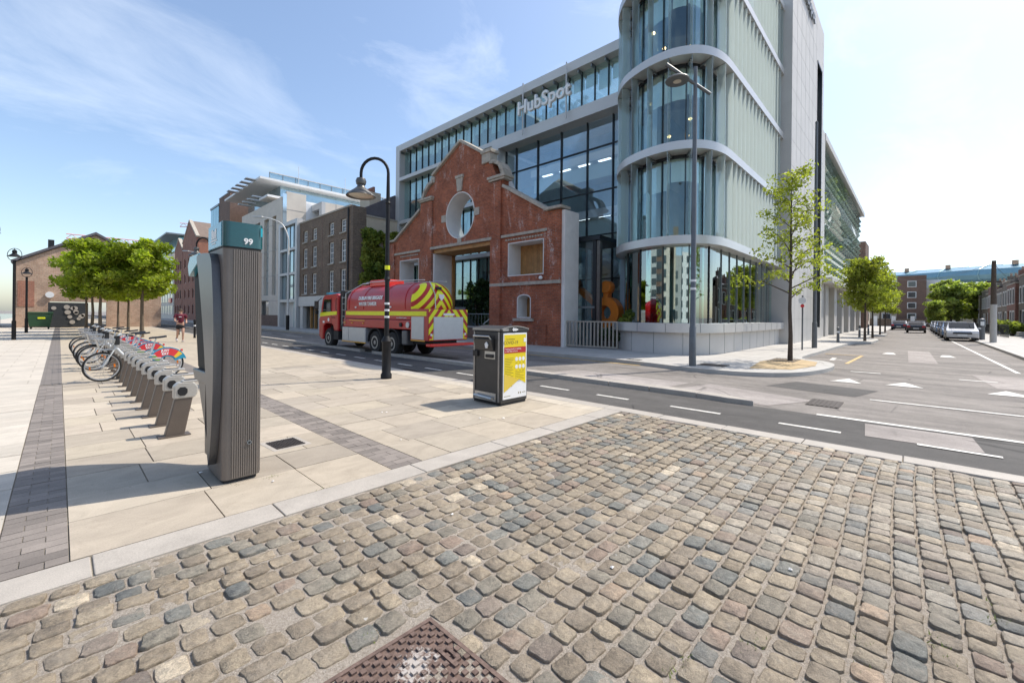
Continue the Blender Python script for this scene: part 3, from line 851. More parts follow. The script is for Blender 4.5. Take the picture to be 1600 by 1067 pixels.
# gully grates and covers in the carriageway
def grate(x0,x1,y0,y1,z,label):
    g = thing('drain_cover', label, 'drain cover', ((x0+x1)/2,(y0+y1)/2,z))
    MB().box(x0,x1,y0,y1,z-.04,z+.004).build('frame', M['iron'], g)
    b = MB(); n = max(4,int((y1-y0)/.07))
    for i in range(n):
        yy = y0+(i+.5)*(y1-y0)/n; b.box(x0+.03,x1-.03,yy-.018,yy+.018,z+.003,z+.010)
    b.build('grating', M['iron'], g)
grate(6.72,7.05,10.2,11.0,ZR+.006,'brown iron drain cover in the cycle lane beside the swan-neck lamp')
grate(9.6,10.4,1.0,1.5,ZR+.006,'worn round-edged iron cover in the road past the kerb island')
grate(13.85,14.55,4.25,5.05,ZF+.002,'dark rectangular grating in the far footpath right of the tall lamp')
grate(13.65,13.95,6.9,7.4,ZF+.002,'small iron lid in the far footpath left of the tall lamp')
grate(-1.55,-1.25,8.2,8.6,0.002,'small rusty lid in the pale paving at far left')

# kerb island between cycle lane and road
isl = tag(bpy.data.objects.new('kerb_island', None), 'narrow pale granite kerb island dividing the cycle lane from the road', 'kerb'); C.objects.link(isl)
isl.location = (8.9,2.2,0)
y = 2.25
tip = MB().prism([(8.74,2.15),(9.02,2.6),(9.12,3.2),(8.80,3.2),(8.72,2.6)], 'z', -.12, .035); tip.build('end_stone', M['granite'], isl, bevel=.015)
y = 3.2
while y < 15.9:
    L = 1.0; wd = .32 if y < 8 else .25
    box('kerb_stone', M['granite'], isl, 8.80, 8.80+wd, y+.006, y+L-.006, -.12, .04, bevel=.012); y += L
while y < 16.9: y += 1
y = 17.2
while y < 40:
    box('kerb_stone', M['granite'], isl, 8.80, 9.05, y+.006, y+1.0-.006, -.12, .04); y += 1.0
box('kerb_run', M['granite'], isl, 8.80, 9.05, 40.2, 140, -.12, .04)

# far footpath with kerb
curve = [(13.62,260),(13.62,10.8)] + [tuple(v)[:2] for v in catmull([(13.62,10.8,0),(13.55,8.2,0),(13.28,6.4,0),(12.95,5.0,0),(13.0,3.7,0),(13.55,2.75,0),(14.6,2.2,0),(16.2,1.92,0),(17.6,1.98,0),(18.5,2.35,0),(19.0,3.0,0),(20.2,3.25,0),(24,3.2,0)], 6)][1:] + [(33,3.05)] + arc(35.5,4.05,1.9,-90,-60,3)[::-1][:0] + [(35.4,2.9),(36.6,2.15),(41,2.0),(43.0,2.2),(44.2,3.0),(52,2.9),(53.4,2.2),(58,2.1),(60,2.9),(300,2.9)]
ftp = curve + [(300,30),(60,30),(22,30),(22,260)]
fp = MB().prism(ftp, 'z', -.15, ZF).build('footpath', M['foot_far']); struct(fp)
def offset_path(path, d):
    out = []
    for i, p in enumerate(path):
        a = Vector(path[max(i-1,0)][:2]); b = Vector(path[min(i+1,len(path)-1)][:2])
        t = (b-a).normalized(); nrm = Vector((t.y,-t.x)); out.append((p[0]+nrm.x*d, p[1]+nrm.y*d))
    return out
inn = offset_path(curve, -.26)
kb = struct(sheet('footpath_kerb', M['joint'], [(13.7,200),(13.9,200),(13.9,199),(13.7,199)], ZF-.02))
mb = MB(); pth = curve; 
outp = offset_path(curve, .02)
for i in range(len(pth)-1):
    a0, a1, b0, b1 = outp[i], outp[i+1], inn[i], inn[i+1]
    mb2 = MB().prism([a0,a1,b1,b0], 'z', -.14, ZF+.006)
    mb2.build('kerb_stone', M['granite_far'], kb)
# buff paving round the street tree
struct(sheet('buff_paving', M['buff'], [(14.1,3.6),(14.7,2.62),(16.4,2.30),(17.9,2.45),(18.5,3.0),(18.2,3.75),(16.6,3.9)], ZF+.010))
mb = MB()
for i in range(9): mb.box(17.0,18.5,3.02+i*.09,3.02+i*.09+.045,ZF+.011,ZF+.020)
tg = tag(mb.build('tree_grille', M['iron']), 'dark slatted tree grille on buff paving at the corner', 'tree grille')
# right-hand footpath of the side street
rp = [(16,-3.45),(300,-3.45),(300,-30),(16,-30)]
struct(MB().prism(rp, 'z', -.15, ZF).build('footpath', M['foot_far']))
struct(MB().box(16,300,-3.48,-3.22,-.14,ZF+.006).build('footpath_kerb', M['granite_far']))
# litter
for i, (x, y_) in enumerate([(3.55,6.05),(3.5,6.1),(2.9,4.6),(4.35,4.75),(4.6,4.5),(1.36,4.28),(1.5,6.4),(.95,5.0),(-1.0,9.2),(2.1,2.6),(3.1,.55),(2.35,1.35)]):
    mb = MB(); a = rnd.uniform(0,3); s = rnd.uniform(.012,.026)
    mb.add([(x+s*math.cos(a),y_+s*math.sin(a),.008),(x-s*math.sin(a),y_+s*math.cos(a),.011),(x-s*math.cos(a),y_-s*math.sin(a),.007),(x+s*math.sin(a),y_-s*math.cos(a),.013),(x,y_,.018)],[(0,1,4),(1,2,4),(2,3,4),(3,0,4),(3,2,1,0)])
    tag(mb.build('paper_scrap', M['litter']), 'tiny white paper scrap ' + ['on the slab left of the bin, a touch nearer the lamp','on the slab left of the bin, beside another scrap','on the slab between brick strip and bin','on the slab in front of the bin shadow','by the granite edging in front of the bin','at the foot of the terminal','behind the access cover','left of the terminal base','on the pale paving at far left','on the cobbles near the granite edging','among the cobbles at the right','among the cobbles in the middle'][i], 'litter', 'scraps of litter on the paving')
# weeds at joints
wd = []; wf = []
for (x,y_,n,sp) in [(1.40,4.42,60,.05),(1.62,3.78,30,.05),(1.1,4.44,20,.04),(1.02,1.9,25,.05),(2.55,.15,30,.08),(2.9,-.1,30,.10),(2.25,.55,26,.07),(1.95,.75,20,.06),(3.4,-.28,36,.12)]:
    for _ in range(n):
        a = random.uniform(0,6.28); bx = x+random.gauss(0,sp); by = y_+random.gauss(0,sp*.35); hh = random.uniform(.003,.010); w = .004
        n0 = len(wd); dx, dy = math.cos(a), math.sin(a)
        wd += [(bx-dy*w,by+dx*w,-.012),(bx+dy*w,by-dx*w,-.012),(bx+dx*.022,by+dy*.022,hh)]; wf.append((n0,n0+1,n0+2))
me = bpy.data.meshes.new('weeds'); me.from_pydata(wd, [], wf); me.materials.append(M['weed'])
o = bpy.data.objects.new('weeds', me); C.objects.link(o); tag(o, 'small green weeds growing in the joints of the paving', 'weeds', kind='stuff')
# ================================================================== BUILDINGS ON THE FAR SIDE
# ---------- swept strip along a plan path
class Path:
    def __init__(s, pts):
        s.p = [Vector((p[0],p[1])) for p in pts]
        s.l = [0.0]
        for a, b in zip(s.p[:-1], s.p[1:]): s.l.append(s.l[-1]+(b-a).length)
        s.L = s.l[-1]
    def at(s, d):
        d = max(0, min(s.L, d))
        for i in range(len(s.p)-1):
            if d <= s.l[i+1] or i == len(s.p)-2:
                t = (d-s.l[i])/max(1e-9, s.l[i+1]-s.l[i]); return s.p[i].lerp(s.p[i+1], t)
    def tan(s, d):
        return (s.at(min(s.L, d+.08))-s.at(max(0, d-.08))).normalized()
    def off(s, d, o):          # positive offset = inside the building (left of travel)
        p = s.at(d); t = s.tan(d); return (p.x - t.y*o, p.y + t.x*o)
def sweep(mb, path, s0, s1, o0, o1, z0, z1, n):
    A = [path.off(s0+(s1-s0)*k/n, o0) for k in range(n+1)]; B = [path.off(s0+(s1-s0)*k/n, o1) for k in range(n+1)]
    vv = []; ff = []
    for k in range(n+1):
        vv += [(*A[k],z0),(*B[k],z0),(*B[k],z1),(*A[k],z1)]
    for k in range(n):
        i = 4*k; j = i+4
        for q in range(4): ff.append((i+q, i+(q+1)%4, j+(q+1)%4, j+q))
    ff.append((0,1,2,3)); ff.append((4*n+3,4*n+2,4*n+1,4*n))
    mb.add(vv, ff); return mb

plan = [(v.x,v.y) for v in catmull([(21.2,11.25,0),(19.8,11.1,0),(18.6,10.65,0),(17.62,9.8,0),(17.12,8.8,0),(16.95,7.9,0),(17.02,7.15,0),(17.4,6.45,0),(18.0,6.02,0),(18.8,5.80,0),(19.8,5.75,0)], 6)] + [(24.5,5.75),(29.2,5.75)]
TP = Path(plan)
s_side = TP.L-9.4      # where the straight side starts
hub = thing('glass_office_building','large glass office building with rounded corner tower and pale metal floor rings','office building',(21,8,0))
levels = [4.68, 8.48, 12.26, 16.02, 19.78, 23.4]
rings = []
S5 = TP.L-6.6        # unseen top-storey setback, shaped to shorten the shadow on the pavement
for i, z in enumerate(levels[:5]):
    s0_ = 0 if i < 4 else S5
    mb = MB(); sweep(mb, TP, s0_, TP.L, 0, .95, z-.17, z+.17, 70 if i < 4 else 4)
    rings.append(mb.build('floor_ring', M['slab_ring'], hub, smooth=True))
    mb = MB(); sweep(mb, TP, s0_, TP.L, .9, 5.0, z-.12, z+.12, 40 if i < 4 else 4); mb.build('floor_slab', M['int_white'], hub)
# plinth and band
mb = MB(); sweep(mb, TP, 1.2, TP.L, .12, .7, 0, .93, 60); mb.build('plinth', M['granite_wall'], hub, smooth=True)
mb = MB(); sweep(mb, TP, .8, TP.L, -.12, .9, .93, 1.30, 60); mb.build('plinth_band', M['slab_ring'], hub, smooth=True)
jt = MB()
for k in range(14):
    d = 2.2+k*1.25
    if d < TP.L-.3:
        sweep(jt, TP, d, d+.012, .113, .2, 0, .93, 1); sweep(jt, TP, d+.6, d+.612, -.126, 0, .93, 1.302, 1)
o = jt.build('plinth_joints', M['mull_grey'], hub); o['kind'] = 'stuff'
# glazing
def glaze(z0, z1, off, step, m, s0, s1, mull=.05, prev=None, mm='mullion'):
    n = max(1, round((s1-s0)/step)); w = (s1-s0)/n
    for k in range(n):
        a = s0+k*w
        mb = MB(); sweep(mb, TP, a+.03, a+w-.03, off, off+.02, z0, z1, 4 if a < s_side else 1)
        mb.build('glass_pane', m, hub)
        mb = MB(); sweep(mb, TP, a-mull/2, a+mull/2, off-.04, off+.07, z0, z1, 1); mb.build('mullion', M[mm], hub)
glaze(1.30, levels[0]-.17, .45, 1.35, M['glass_gf'], .9, s_side)
glaze(1.30, levels[0]-.17, .45, 1.15, M['glass_gf'], s_side, TP.L-.4, .018, mm='mull_grey')
for i in range(4):
    sa = .3 if i < 3 else S5
    z0, z1 = levels[i]+.17, levels[i+1]-.17
    if i < 3: glaze(z0, z1, .72, 1.45, M['glass'], sa, s_side)
    glaze(z0, z1, .72, 1.25, M['glass_frost'], max(sa,s_side), TP.L-.1, mm='mull_grey')
    # transom line below ceiling
    mb = MB(); sweep(mb, TP, sa, TP.L-.1, .66, .74, z1-.14, z1, 60); mb.build('head_rail', M['mullion'], hub)
    # roller blinds behind the glass
    n = round((TP.L-.1-sa)/1.45); w = (TP.L-.1-sa)/n
    rb = random.Random(i+3)
    for k in range(n):
        drop = rb.choice([1.0,1.1,1.1,1.3]) if sa+k*w < s_side else rb.choice([1.6,2.4,3.0,3.2])
        mb = MB(); sweep(mb, TP, sa+.05+k*w, sa-.05+(k+1)*w, 1.05, 1.07, z1-drop, z1-.02, 3); mb.build('roller_blind', M['blind'], hub)
    # fins at the ring edge
    d = max(1.0, sa+.1)
    while d < TP.L-.25:
        clear = d < s_side
        mb = MB(); sweep(mb, TP, d-.012, d+.012, .02, .38, z0, z1, 1)
        mb.build('glass_fin', M['fin_clear'] if clear else M['fin'], hub)
        br = MB(); sweep(br, TP, d-.03, d+.03, .30, .74, z1-.10, z1-.02, 1); br.build('fin_bracket', M['mull_grey'], hub)
        d += .92 if clear else .62
# interior
box('core_wall', M['int_blue'], hub, 20.0, 28.5, 9.6, 11.2, 0, 19.7)
box('ground_back_wall', M['int_blue'], hub, 19.8, 28.6, 8.8, 8.95, 0.02, 4.5)
for (x,y_,zz) in [(18.9,8.2,9.7),(19.3,7.4,10.4),(19.0,9.1,11.5),(20.2,7.6,13.3),(19.2,8.6,14.0),(18.7,8.9,14.6),(21.5,7.4,14.2)]:
    mb = MB(); mb.lathe([(.0,-.07),(.06,-.04),(.08,0),(.06,.05),(.01,.08)], (x,y_,zz), 10); mb.build('pendant_lamp', M['warm_lamp'], hub, smooth=True)
# stone end wall with tall slot window
mb = MB(); mb.prism([(29.2,0),(40.6,0),(40.6,23.6),(29.2,23.6)], 'y', 5.35, 5.75, [[(37.7,.9),(39.7,.9),(39.7,20.3),(37.7,20.3)]])
wallo = mb.build('stone_wall', M['granite_wall'], hub)
box('stone_return', M['granite_wall'], hub, 29.2, 29.6, 5.75, 11, 0, 23.6)
box('stone_back', M['granite_wall'], hub, 40.2, 40.6, 5.75, 14, 0, 23.6)
box('slot_glass', M['pane_pale'], hub, 37.7, 39.7, 5.68, 5.74, .9, 20.3)
fr = MB().box(39.55,39.7,5.31,5.68,.9,20.3).box(37.7,39.55,5.31,5.68,20.15,20.3); fr.build('slot_frame', M['mullion'], hub)
jt = MB()
for k in range(1,16): jt.box(29.22,37.68,5.346,5.36,k*1.5,k*1.5+.012); jt.box(39.72,40.58,5.346,5.36,k*1.5,k*1.5+.012)
for k in range(1,7): jt.box(29.2+k*1.35,29.21+k*1.35,5.345,5.36,.01,23.5)
jt.build('stone_joints', M['concrete'], hub)
text('sign_letters', 'HubSpot', 1.25, M['mull_grey'], hub, frame_mw((33.6,5.26,22.3),(1,0,0),(0,0,1)), .05, bold=.02)
text('plinth_letters', 'PERCY LANE', .20, M['mullion'], hub, frame_mw((21.8,5.855,1.115),(1,0,0),(0,0,1)), .012, bold=.006)

# main block X = 21, Y 11.2 - 34.6
XM = 21.0
b = MB().box(XM,XM+1.2,11.2,34.6,16.25,16.8); b.build('roof_beam', M['metal_clad'], hub)
MB().prism([(XM+1.2,11.2),(38,11.2),(38,34.6),(XM+1.2,34.6)], 'z', 16.5, 16.75, [[(22.8,11.9),(27.2,11.9),(27.2,21.2),(22.8,21.2)]]).build('roof', M['metal_clad'], hub)
for k in range(5): box('roof_light', M['glass_deep'], hub, 22.8, 27.2, 11.92+k*1.86, 13.74+k*1.86, 16.62, 16.64)
box('front_beam', M['metal_clad'], hub, XM, XM+.9, 11.2, 22.0, 13.2, 13.9)
box('front_slab', M['metal_clad'], hub, XM, XM+.9, 22.0, 34.0, 13.55, 13.85)
box('frame_jamb', M['metal_clad'], hub, XM, XM+1.0, 21.35, 22.0, 0, 13.2)
box('end_wall', M['metal_clad'], hub, XM, 38, 34.0, 34.6, 0, 16.25)
for z in (9.8, 5.9, 2.0): box('front_slab', M['metal_clad'], hub, XM, XM+.9, 22.0, 34.0, z-.15, z+.15)
def flat_glaze(y0, y1, z0, z1, n, x, m, parent, mull=.045, mm='mullion', deep=.12):
    w = (y1-y0)/n
    for k in range(n):
        box('glass_pane', M[m], parent, x, x+.02, y0+k*w+mull/2, y0+(k+1)*w-mull/2, z0, z1)
        box('mullion', M[mm], parent, x-deep/2, x+deep/2, y0+k*w-mull/2, y0+k*w+mull/2, z0, z1)
flat_glaze(12.0, 34.0, 13.9, 16.25, 24, XM+.55, 'glass', hub)
for k in range(25):
    y_ = 12.0+k*22/24
    box('roof_bracket', M['mull_grey'], hub, XM+.12, XM+.5, y_-.04, y_+.04, 16.05, 16.25)
rb = random.Random(9)
for k in range(24):
    y_ = 12.0+k*22/24; dr = rb.choice([.75,.85,.9,1.0,1.3,.8])
    box('roller_blind', M['blind'], hub, XM+.9, XM+.92, y_+.05, y_+.87, 16.25-dr, 16.25)
for z0, z1 in ((9.95,13.55),(6.05,9.65),(2.15,5.75)):
    flat_glaze(22.0, 34.0, z0, z1, 13, XM+.55, 'glass', hub)
    for k in range(13): box('roller_blind', M['blind'], hub, XM+.95, XM+.97, 22.05+k*12/13, 22.0+(k+1)*12/13-.05, z1-rb.choice([.9,1.2,1.6]), z1)
for z in (13.6,9.75,5.85):
    box('interior_floor', M['int_white'], hub, XM+1.0, XM+9, 22.2, 34.0, z-.12, z+.12)
box('interior_ceiling', M['int_white'], hub, XM+1.0, XM+9, 22.0, 34.0, 16.2, 16.4); box('interior_ceiling', M['int_white'], hub, 27.3, XM+9, 11.3, 22.0, 16.2, 16.4)
box('interior_floor', M['int_white'], hub, XM+6.3, XM+9, 11.3, 22.0, 13.4, 13.8)
box('interior_back', M['int_blue'], hub, XM+9, XM+9.2, 11.3, 34.0, 0, 16.4)
for y_ in (13.2,14.3,15.6,16.2,17.9,21.0,24.5,28.0,12.6,13.7): 
    mb = MB(); mb.lathe([(.0,-.07),(.06,-.04),(.085,0),(.06,.05),(.01,.08)], (XM+1.9+rb.random(),y_,14.35+rb.random()*.7), 10); mb.build('pendant_lamp', M['warm_lamp'], hub, smooth=True)
# atrium wall
XA = 21.85
ys = [11.4,12.75,14.5,16.45,18.4,20.35,21.35]
zs = [.3,1.2,3.75,6.35,8.95,11.55,13.2]
for j in range(len(zs)-1):
    for i in range(len(ys)-1):
        box('glass_pane', M['glass_deep'], hub, XA, XA+.02, ys[i]+.03, ys[i+1]-.03, zs[j]+.03, zs[j+1]-.03)
for y_ in ys: box('mullion', M['mullion'], hub, XA-.09, XA+.09, y_-.03, y_+.03, .3, 13.2)
for z in zs[1:-1]: box('transom', M['mullion'], hub, XA-.07, XA+.07, 11.4, 21.35, z-.03, z+.03)
for z in (4.7,8.5,12.3):
    mb = MB(); mb.prism([(11.4,z-.35),(21.3,z-.35),(21.3,z+.18),(11.4,z+.18)], 'x', XA+2.6, XA+2.8); mb.build('balcony_front', M['print_white'], hub)
    box('balcony_screen', M['pale_panel'], hub, XA+3.0, XA+3.04, 11.4, 21.3, z-1.45, z-.45)
    box('interior_floor', M['int_white'], hub, XA+2.8, XA+8, 11.4, 21.3, z-.1, z+.1)
    for k in range(6): box('glow_strip', M['atrium_glow'], hub, XA+3.4, XA+3.6, 11.7+k*1.65, 12.6+k*1.65, z-.16, z-.12)  # added glowing strips, standing in for daylit slab bands
st = MB()   # white sweeping stair
for k in range(18):
    t = k/17; st.obox((XA+1.6+.3*math.sin(t*3), 13.2+6.2*t, 4.4+4.3*t), (0,6.2,4.3), (1,0,0), (0,-4.3,6.2), .5, 1.5, .38)
st.build('stair_flight', M['int_white'], hub)
st = MB().obox((XA+1.6,15.0,2.6), (0,5,-4.2), (1,0,0), (0,4.2,5), 6.2, 1.4, .45); st.build('stair_flight', M['int_white'], hub)
# roof-top sign
sg = thing('roof_sign','white letter sign on two slim posts across the top glass floor','sign',(XM-.3,17,13.9))
for y_ in (15.35,18.85): MB().tube([(XM-.22,y_,13.4),(XM-.22,y_,16.75)], .045, 8).build('post', M['metal_clad'], sg)
text('letters', 'HubSpot', 1.22, M['print_white'], sg, frame_mw((XM-.36,17.05,15.02),(0,-1,0),(0,0,1)), .09, bold=.022, xs=.98)

# courtyard: glass porch, sculpture, shrubs, gate
po = thing('glass_porch','slim glass porch with dark posts behind the pale gate','porch',(18.4,11.6,0))
for (x,y_) in ((18.2,11.55),(18.2,13.2),(20.6,13.2)): box('post', M['mullion'], po, x-.10, x+.10, y_-.10, y_+.10, 0, 5.3)
box('bronze_post', M['lamp_shade'], po, 18.08, 18.3, 11.22, 11.40, 0, 5.25)
box('roof', M['mullion'], po, 18.0, 20.8, 11.2, 13.4, 5.3, 5.5)
box('glass_wall', M['glass_deep'], po, 18.2, 18.22, 11.65, 13.1, 0.1, 5.3)
box('glass_wall', M['glass_deep'], po, 18.3, 20.5, 13.16, 13.18, 0.1, 5.3)
box('rail', M['mull_grey'], po, 18.05, 18.12, 11.5, 13.3, 1.95, 2.05)
sc = thing('orange_sculpture','large orange ring sculpture with knobbed arms behind the pale gate','sculpture',(19.4,11.6,.4))
mb = MB(); n = 28
for k in range(n):
    a0 = 2*math.pi*k/n; a1 = 2*math.pi*(k+1)/n
    cy, cz, ri, ro = 11.62, 1.75, .36, .80
    vv = []
    for a in (a0,a1):
        for r_ in (ri,ro):
            for x in (19.2,19.75): vv.append((x, cy+r_*math.cos(a), cz+r_*math.sin(a)))
    mb.add(vv, [(0,1,5,4),(2,6,7,3),(0,4,6,2),(1,3,7,5)])
mb.build('ring', M['orange'], sc, smooth=True)
def knob(cy, cz, r_): return MB().lathe([(.01,-.26),(r_*.85,-.26),(r_,-.18),(r_,.18),(r_*.85,.26),(.01,.26)], (19.48,cy,cz), 20, 'x')
MB().box(19.28,19.68,11.49,11.75,2.4,3.0).build('arm', M['orange'], sc); knob(11.62,3.05,.34).build('knob', M['orange'], sc, smooth=True)
MB().obox((19.48,12.72,2.55),(0,1,.75),(1,0,0),(0,-.75,1),1.9,.4,.30).build('arm', M['orange'], sc); knob(13.62,3.2,.36).build('knob', M['orange'], sc, smooth=True)
box('base', M['concrete'], sc, 19.0, 20.0, 10.8, 12.5, 0, .9)
gt = thing('metal_gate','pale beige metal gate of upright bars beside the brick front','gate',(17.1,11,0))
gx = lambda t: (16.95+.25*t, 12.35-2.6*t)
for k in range(15):
    p = gx(k/14); ubox('bar', M['gate'], gt, p[0]-.02, p[0]+.02, p[1]-.035, p[1]+.035, .12, 1.3)
a_, b_ = gx(0), gx(1)
mb = MB().obox(((a_[0]+b_[0])/2,(a_[1]+b_[1])/2,1.3),(b_[0]-a_[0],b_[1]-a_[1],0),(2.6,.25,0),(0,0,1),2.66,.06,.06); mb.build('top_rail', M['gate'], gt)
mb = MB().obox(((a_[0]+b_[0])/2,(a_[1]+b_[1])/2,.15),(b_[0]-a_[0],b_[1]-a_[1],0),(2.6,.25,0),(0,0,1),2.66,.06,.06); mb.build('bottom_rail', M['gate'], gt)

# ---------- red brick gabled front, X = 16.7
XB = 16.7
bf = thing('brick_gable_front','old red brick gabled front with round window and wide gateway','building facade',(XB,20,0))
def qarc(cy, cz, r_, a0, a1, n=7): return [(cy+r_*math.cos(R(a0+(a1-a0)*k/n)), cz+r_*math.sin(R(a0+(a1-a0)*k/n))) for k in range(n+1)]
outer = [(12.55,0),(12.55,6.75),(13.40,6.75),(16.55,8.55),(16.55,9.02)] + qarc(16.62,9.95,.93,-90,0,6)[1:0] + [(16.45,9.02)] + [(16.75,9.1),(17.05,9.35),(17.30,9.75),(17.42,10.1),(18.05,10.72),(20.15,12.0),(22.9,10.52),(22.9,10.05),(23.2,9.95),(23.65,9.6),(24.0,9.2),(24.05,9.02),(24.3,9.02),(24.3,8.5),(27.45,6.75),(28.35,6.75),(28.35,0),(22.95,0),(22.95,5.75),(17.42,5.75),(17.42,0)]
outer = [p for i, p in enumerate(outer) if p not in outer[:i]]
oc = [(20.22+1.36*math.cos(2*math.pi*k/36), 7.6+1.42*math.sin(2*math.pi*k/36)) for k in range(36)]
win = [(13.62,3.65),(16.12,3.65),(16.12,5.45),(13.62,5.45)]
small = [(14.45,1.42),(15.42,1.42),(15.42,2.45)] + [(14.935+.485*math.cos(R(a)), 2.45+.22*math.sin(R(a))) for a in (30,60,90,120,150)] + [(14.45,2.45)]
lwin = [(24.48,3.4),(26.85,3.4),(26.85,5.35),(24.48,5.35)]
MB().prism(outer, 'x', XB, XB+.45, [oc, win, small, lwin]).build('brick_wall', M['brick_red'], bf)
# pilasters and corner pier, set proud
for (y0,y1,z1) in ((16.62,17.42,8.95),(22.95,24.2,8.95)):
    ubox('pilaster', M['brick_red'], bf, XB-.12, XB-.002, y0, y1, 0, z1) if False else box('pilaster', M['brick_red'], bf, XB-.12, XB-.002, y0, y1, 0, z1)
box('pier', M['brick_red'], bf, XB-.10, XB-.002, 12.55, 13.35, 3.32, 6.6)
box('pier', M['brick_red'], bf, XB-.10, XB-.002, 27.5, 28.35, 0, 6.6)
box('base_course', M['brick_red'], bf, XB-.06, XB-.002, 13.4, 16.6, 0, 1.1)
# white back lining and side wall
lin = [(12.56,0),(12.56,6.7),(13.4,6.7),(16.5,8.45),(17.4,10.0),(20.15,11.8),(22.9,10.4),(24.2,8.4),(27.45,6.7),(28.3,6.7),(28.3,0),(22.97,0),(22.97,5.72),(17.40,5.72),(17.40,0)]
oc2 = [(20.22+1.40*math.cos(2*math.pi*k/36), 7.6+1.46*math.sin(2*math.pi*k/36)) for k in range(36)]
MB().prism(lin, 'x', XB+.455, XB+1.15, [oc2, win, [(14.45,1.42),(15.42,1.42),(15.42,2.66),(14.45,2.66)], lwin]).build('white_lining', M['white_plaster'], bf)
box('white_side', M['white_plaster'], bf, XB+.05, XB+1.2, 12.35, 12.548, 0, 6.7)
def lining(loop, m, name, t=.05, x0=XB-.01, x1=XB+1.14):
    cy = sum(p[0] for p in loop)/len(loop); cz = sum(p[1] for p in loop)/len(loop)
    inner = [(cy+(p[0]-cy)*(1-t/max(.3,abs(p[0]-cy)+.001)) if abs(p[0]-cy)>.01 else p[0], cz+(p[1]-cz)*(1-t/max(.3,abs(p[1]-cz)+.001)) if abs(p[1]-cz)>.01 else p[1]) for p in loop]
    return MB().prism([(cy+(p[0]-cy)*.999, cz+(p[1]-cz)*.999) for p in loop], 'x', x0, x1, [inner]).build(name, M[m], bf)
oci = [(20.22+1.30*math.cos(2*math.pi*k/36), 7.6+1.36*math.sin(2*math.pi*k/36)) for k in range(36)]
MB().prism([(20.22+1.358*math.cos(2*math.pi*k/36), 7.6+1.418*math.sin(2*math.pi*k/36)) for k in range(36)], 'x', XB-.03, XB+1.16, [oci]).build('round_window_lining', M['white_plaster'], bf, smooth=True)
for lp in (win, lwin): lining(lp, 'white_plaster', 'window_lining')
lining(small, 'white_plaster', 'window_lining')
# timber infill boards
def boards(y0, y1, z0, z1, n, x): 
    w = (y1-y0)/n
    for k in range(n): ubox('board', M['wood'], bf, x, x+.04, y0+k*w+.006, y0+(k+1)*w-.006, z0, z1)
boards(13.68,16.06,3.7,5.40,12,XB+.95)
boards(14.5,15.37,1.46,2.66,5,XB+.75)
boards(24.54,26.0,3.45,5.3,8,XB+.95)
# gateway: timber soffit, timber post, white left reveal
box('gateway_soffit', M['wood'], bf, XB+.05, XB+1.6, 17.44, 22.93, 5.52, 5.745)
box('gateway_reveal', M['white_plaster'], bf, XB+.03, XB+1.6, 22.80, 22.945, 0, 5.50)
box('timber_post', M['wood'], bf, XB+1.45, XB+1.62, 22.62, 22.78, 0, 5.5)
# stone trim
def coping(p0, p1, t=.16, proud=.14, name='coping'):
    a = Vector((0,*p0)); b2 = Vector((0,*p1)); d = b2-a; nrm = Vector((0,-d.z,d.y)).normalized()
    if nrm.z < 0: nrm = -nrm
    c = (a+b2)/2+nrm*(t/2+.004); c.x = XB+.2
    MB().obox(c, d, (1,0,0), nrm, d.length+.06, .46+2*proud, t).build(name, M['stone_trim'], bf, bevel=.02)
for a, b2 in (((13.40,6.75),(16.5,8.55)),((18.05,10.72),(20.15,12.0)),((20.15,12.0),(22.9,10.52)),((24.3,8.5),(27.45,6.75))): coping(a, b2)
coping((12.45,6.78),(13.5,6.78),.14,.16,'cap_stone'); coping((27.4,6.78),(28.4,6.78),.14,.16,'cap_stone')
def scroll(pts):
    mb = MB()
    for p, q in zip(pts[:-1], pts[1:]):
        a = Vector((0,*p)); b3 = Vector((0,*q)); d = b3-a; nrm = Vector((0,-d.z,d.y)).normalized()
        if nrm.z < 0: nrm = -nrm
        c = (a+b3)/2+nrm*.09; c.x = XB+.2
        mb.obox(c, d, (1,0,0), nrm, d.length+.05, .7, .2)
    mb.build('scroll_stone', M['stone_trim'], bf)
scroll([(16.52,9.08),(16.62,9.5),(16.85,9.85),(17.2,10.05),(17.5,10.08)]); scroll([(22.88,10.12),(23.3,10.0),(23.7,9.65),(24.0,9.15)])
MB().box(XB-.18,XB+.5,16.30,17.55,9.0,9.12).box(XB-.24,XB+.55,16.22,17.62,9.12,9.28).build('capital', M['stone_trim'], bf, bevel=.02)
MB().box(XB-.18,XB+.5,22.9,24.3,9.0,9.10).box(XB-.24,XB+.55,22.85,24.4,9.10,9.24).build('capital', M['stone_trim'], bf, bevel=.02)
MB().box(XB-.12,XB+.5,17.5,18.2,10.2,10.75).box(XB-.18,XB+.55,17.42,18.26,10.75,10.95).build('finial_block', M['stone_trim'], bf, bevel=.03)
MB().box(XB-.10,XB+.5,22.75,23.15,10.1,10.5).build('finial_block', M['stone_trim'], bf, bevel=.03)
MB().prism([(20.02,9.05),(20.42,9.05),(20.52,9.85),(19.92,9.85)], 'x', XB-.10, XB).box(XB-.14,XB-.002,19.86,20.58,9.85,10.02).build('keystone', M['stone_trim'], bf, bevel=.015)
for (y0,y1,z0,z1) in ((18.45,18.90,7.38,7.82),(21.55,22.0,7.38,7.82),(20.05,20.4,5.9,6.2)): box('oculus_block', M['stone_trim'], bf, XB-.05, XB-.002, y0, y1, z0, z1)
box('lintel_band', M['stone_trim'], bf, XB-.16, XB+.03, 17.30, 23.05, 5.76, 5.92)
box('string_course', M['stone_trim'], bf, XB-.09, XB-.002, 13.36, 16.6, 5.78, 5.92)
box('string_course', M['stone_trim'], bf, XB-.09, XB-.002, 24.22, 27.48, 5.78, 5.92)
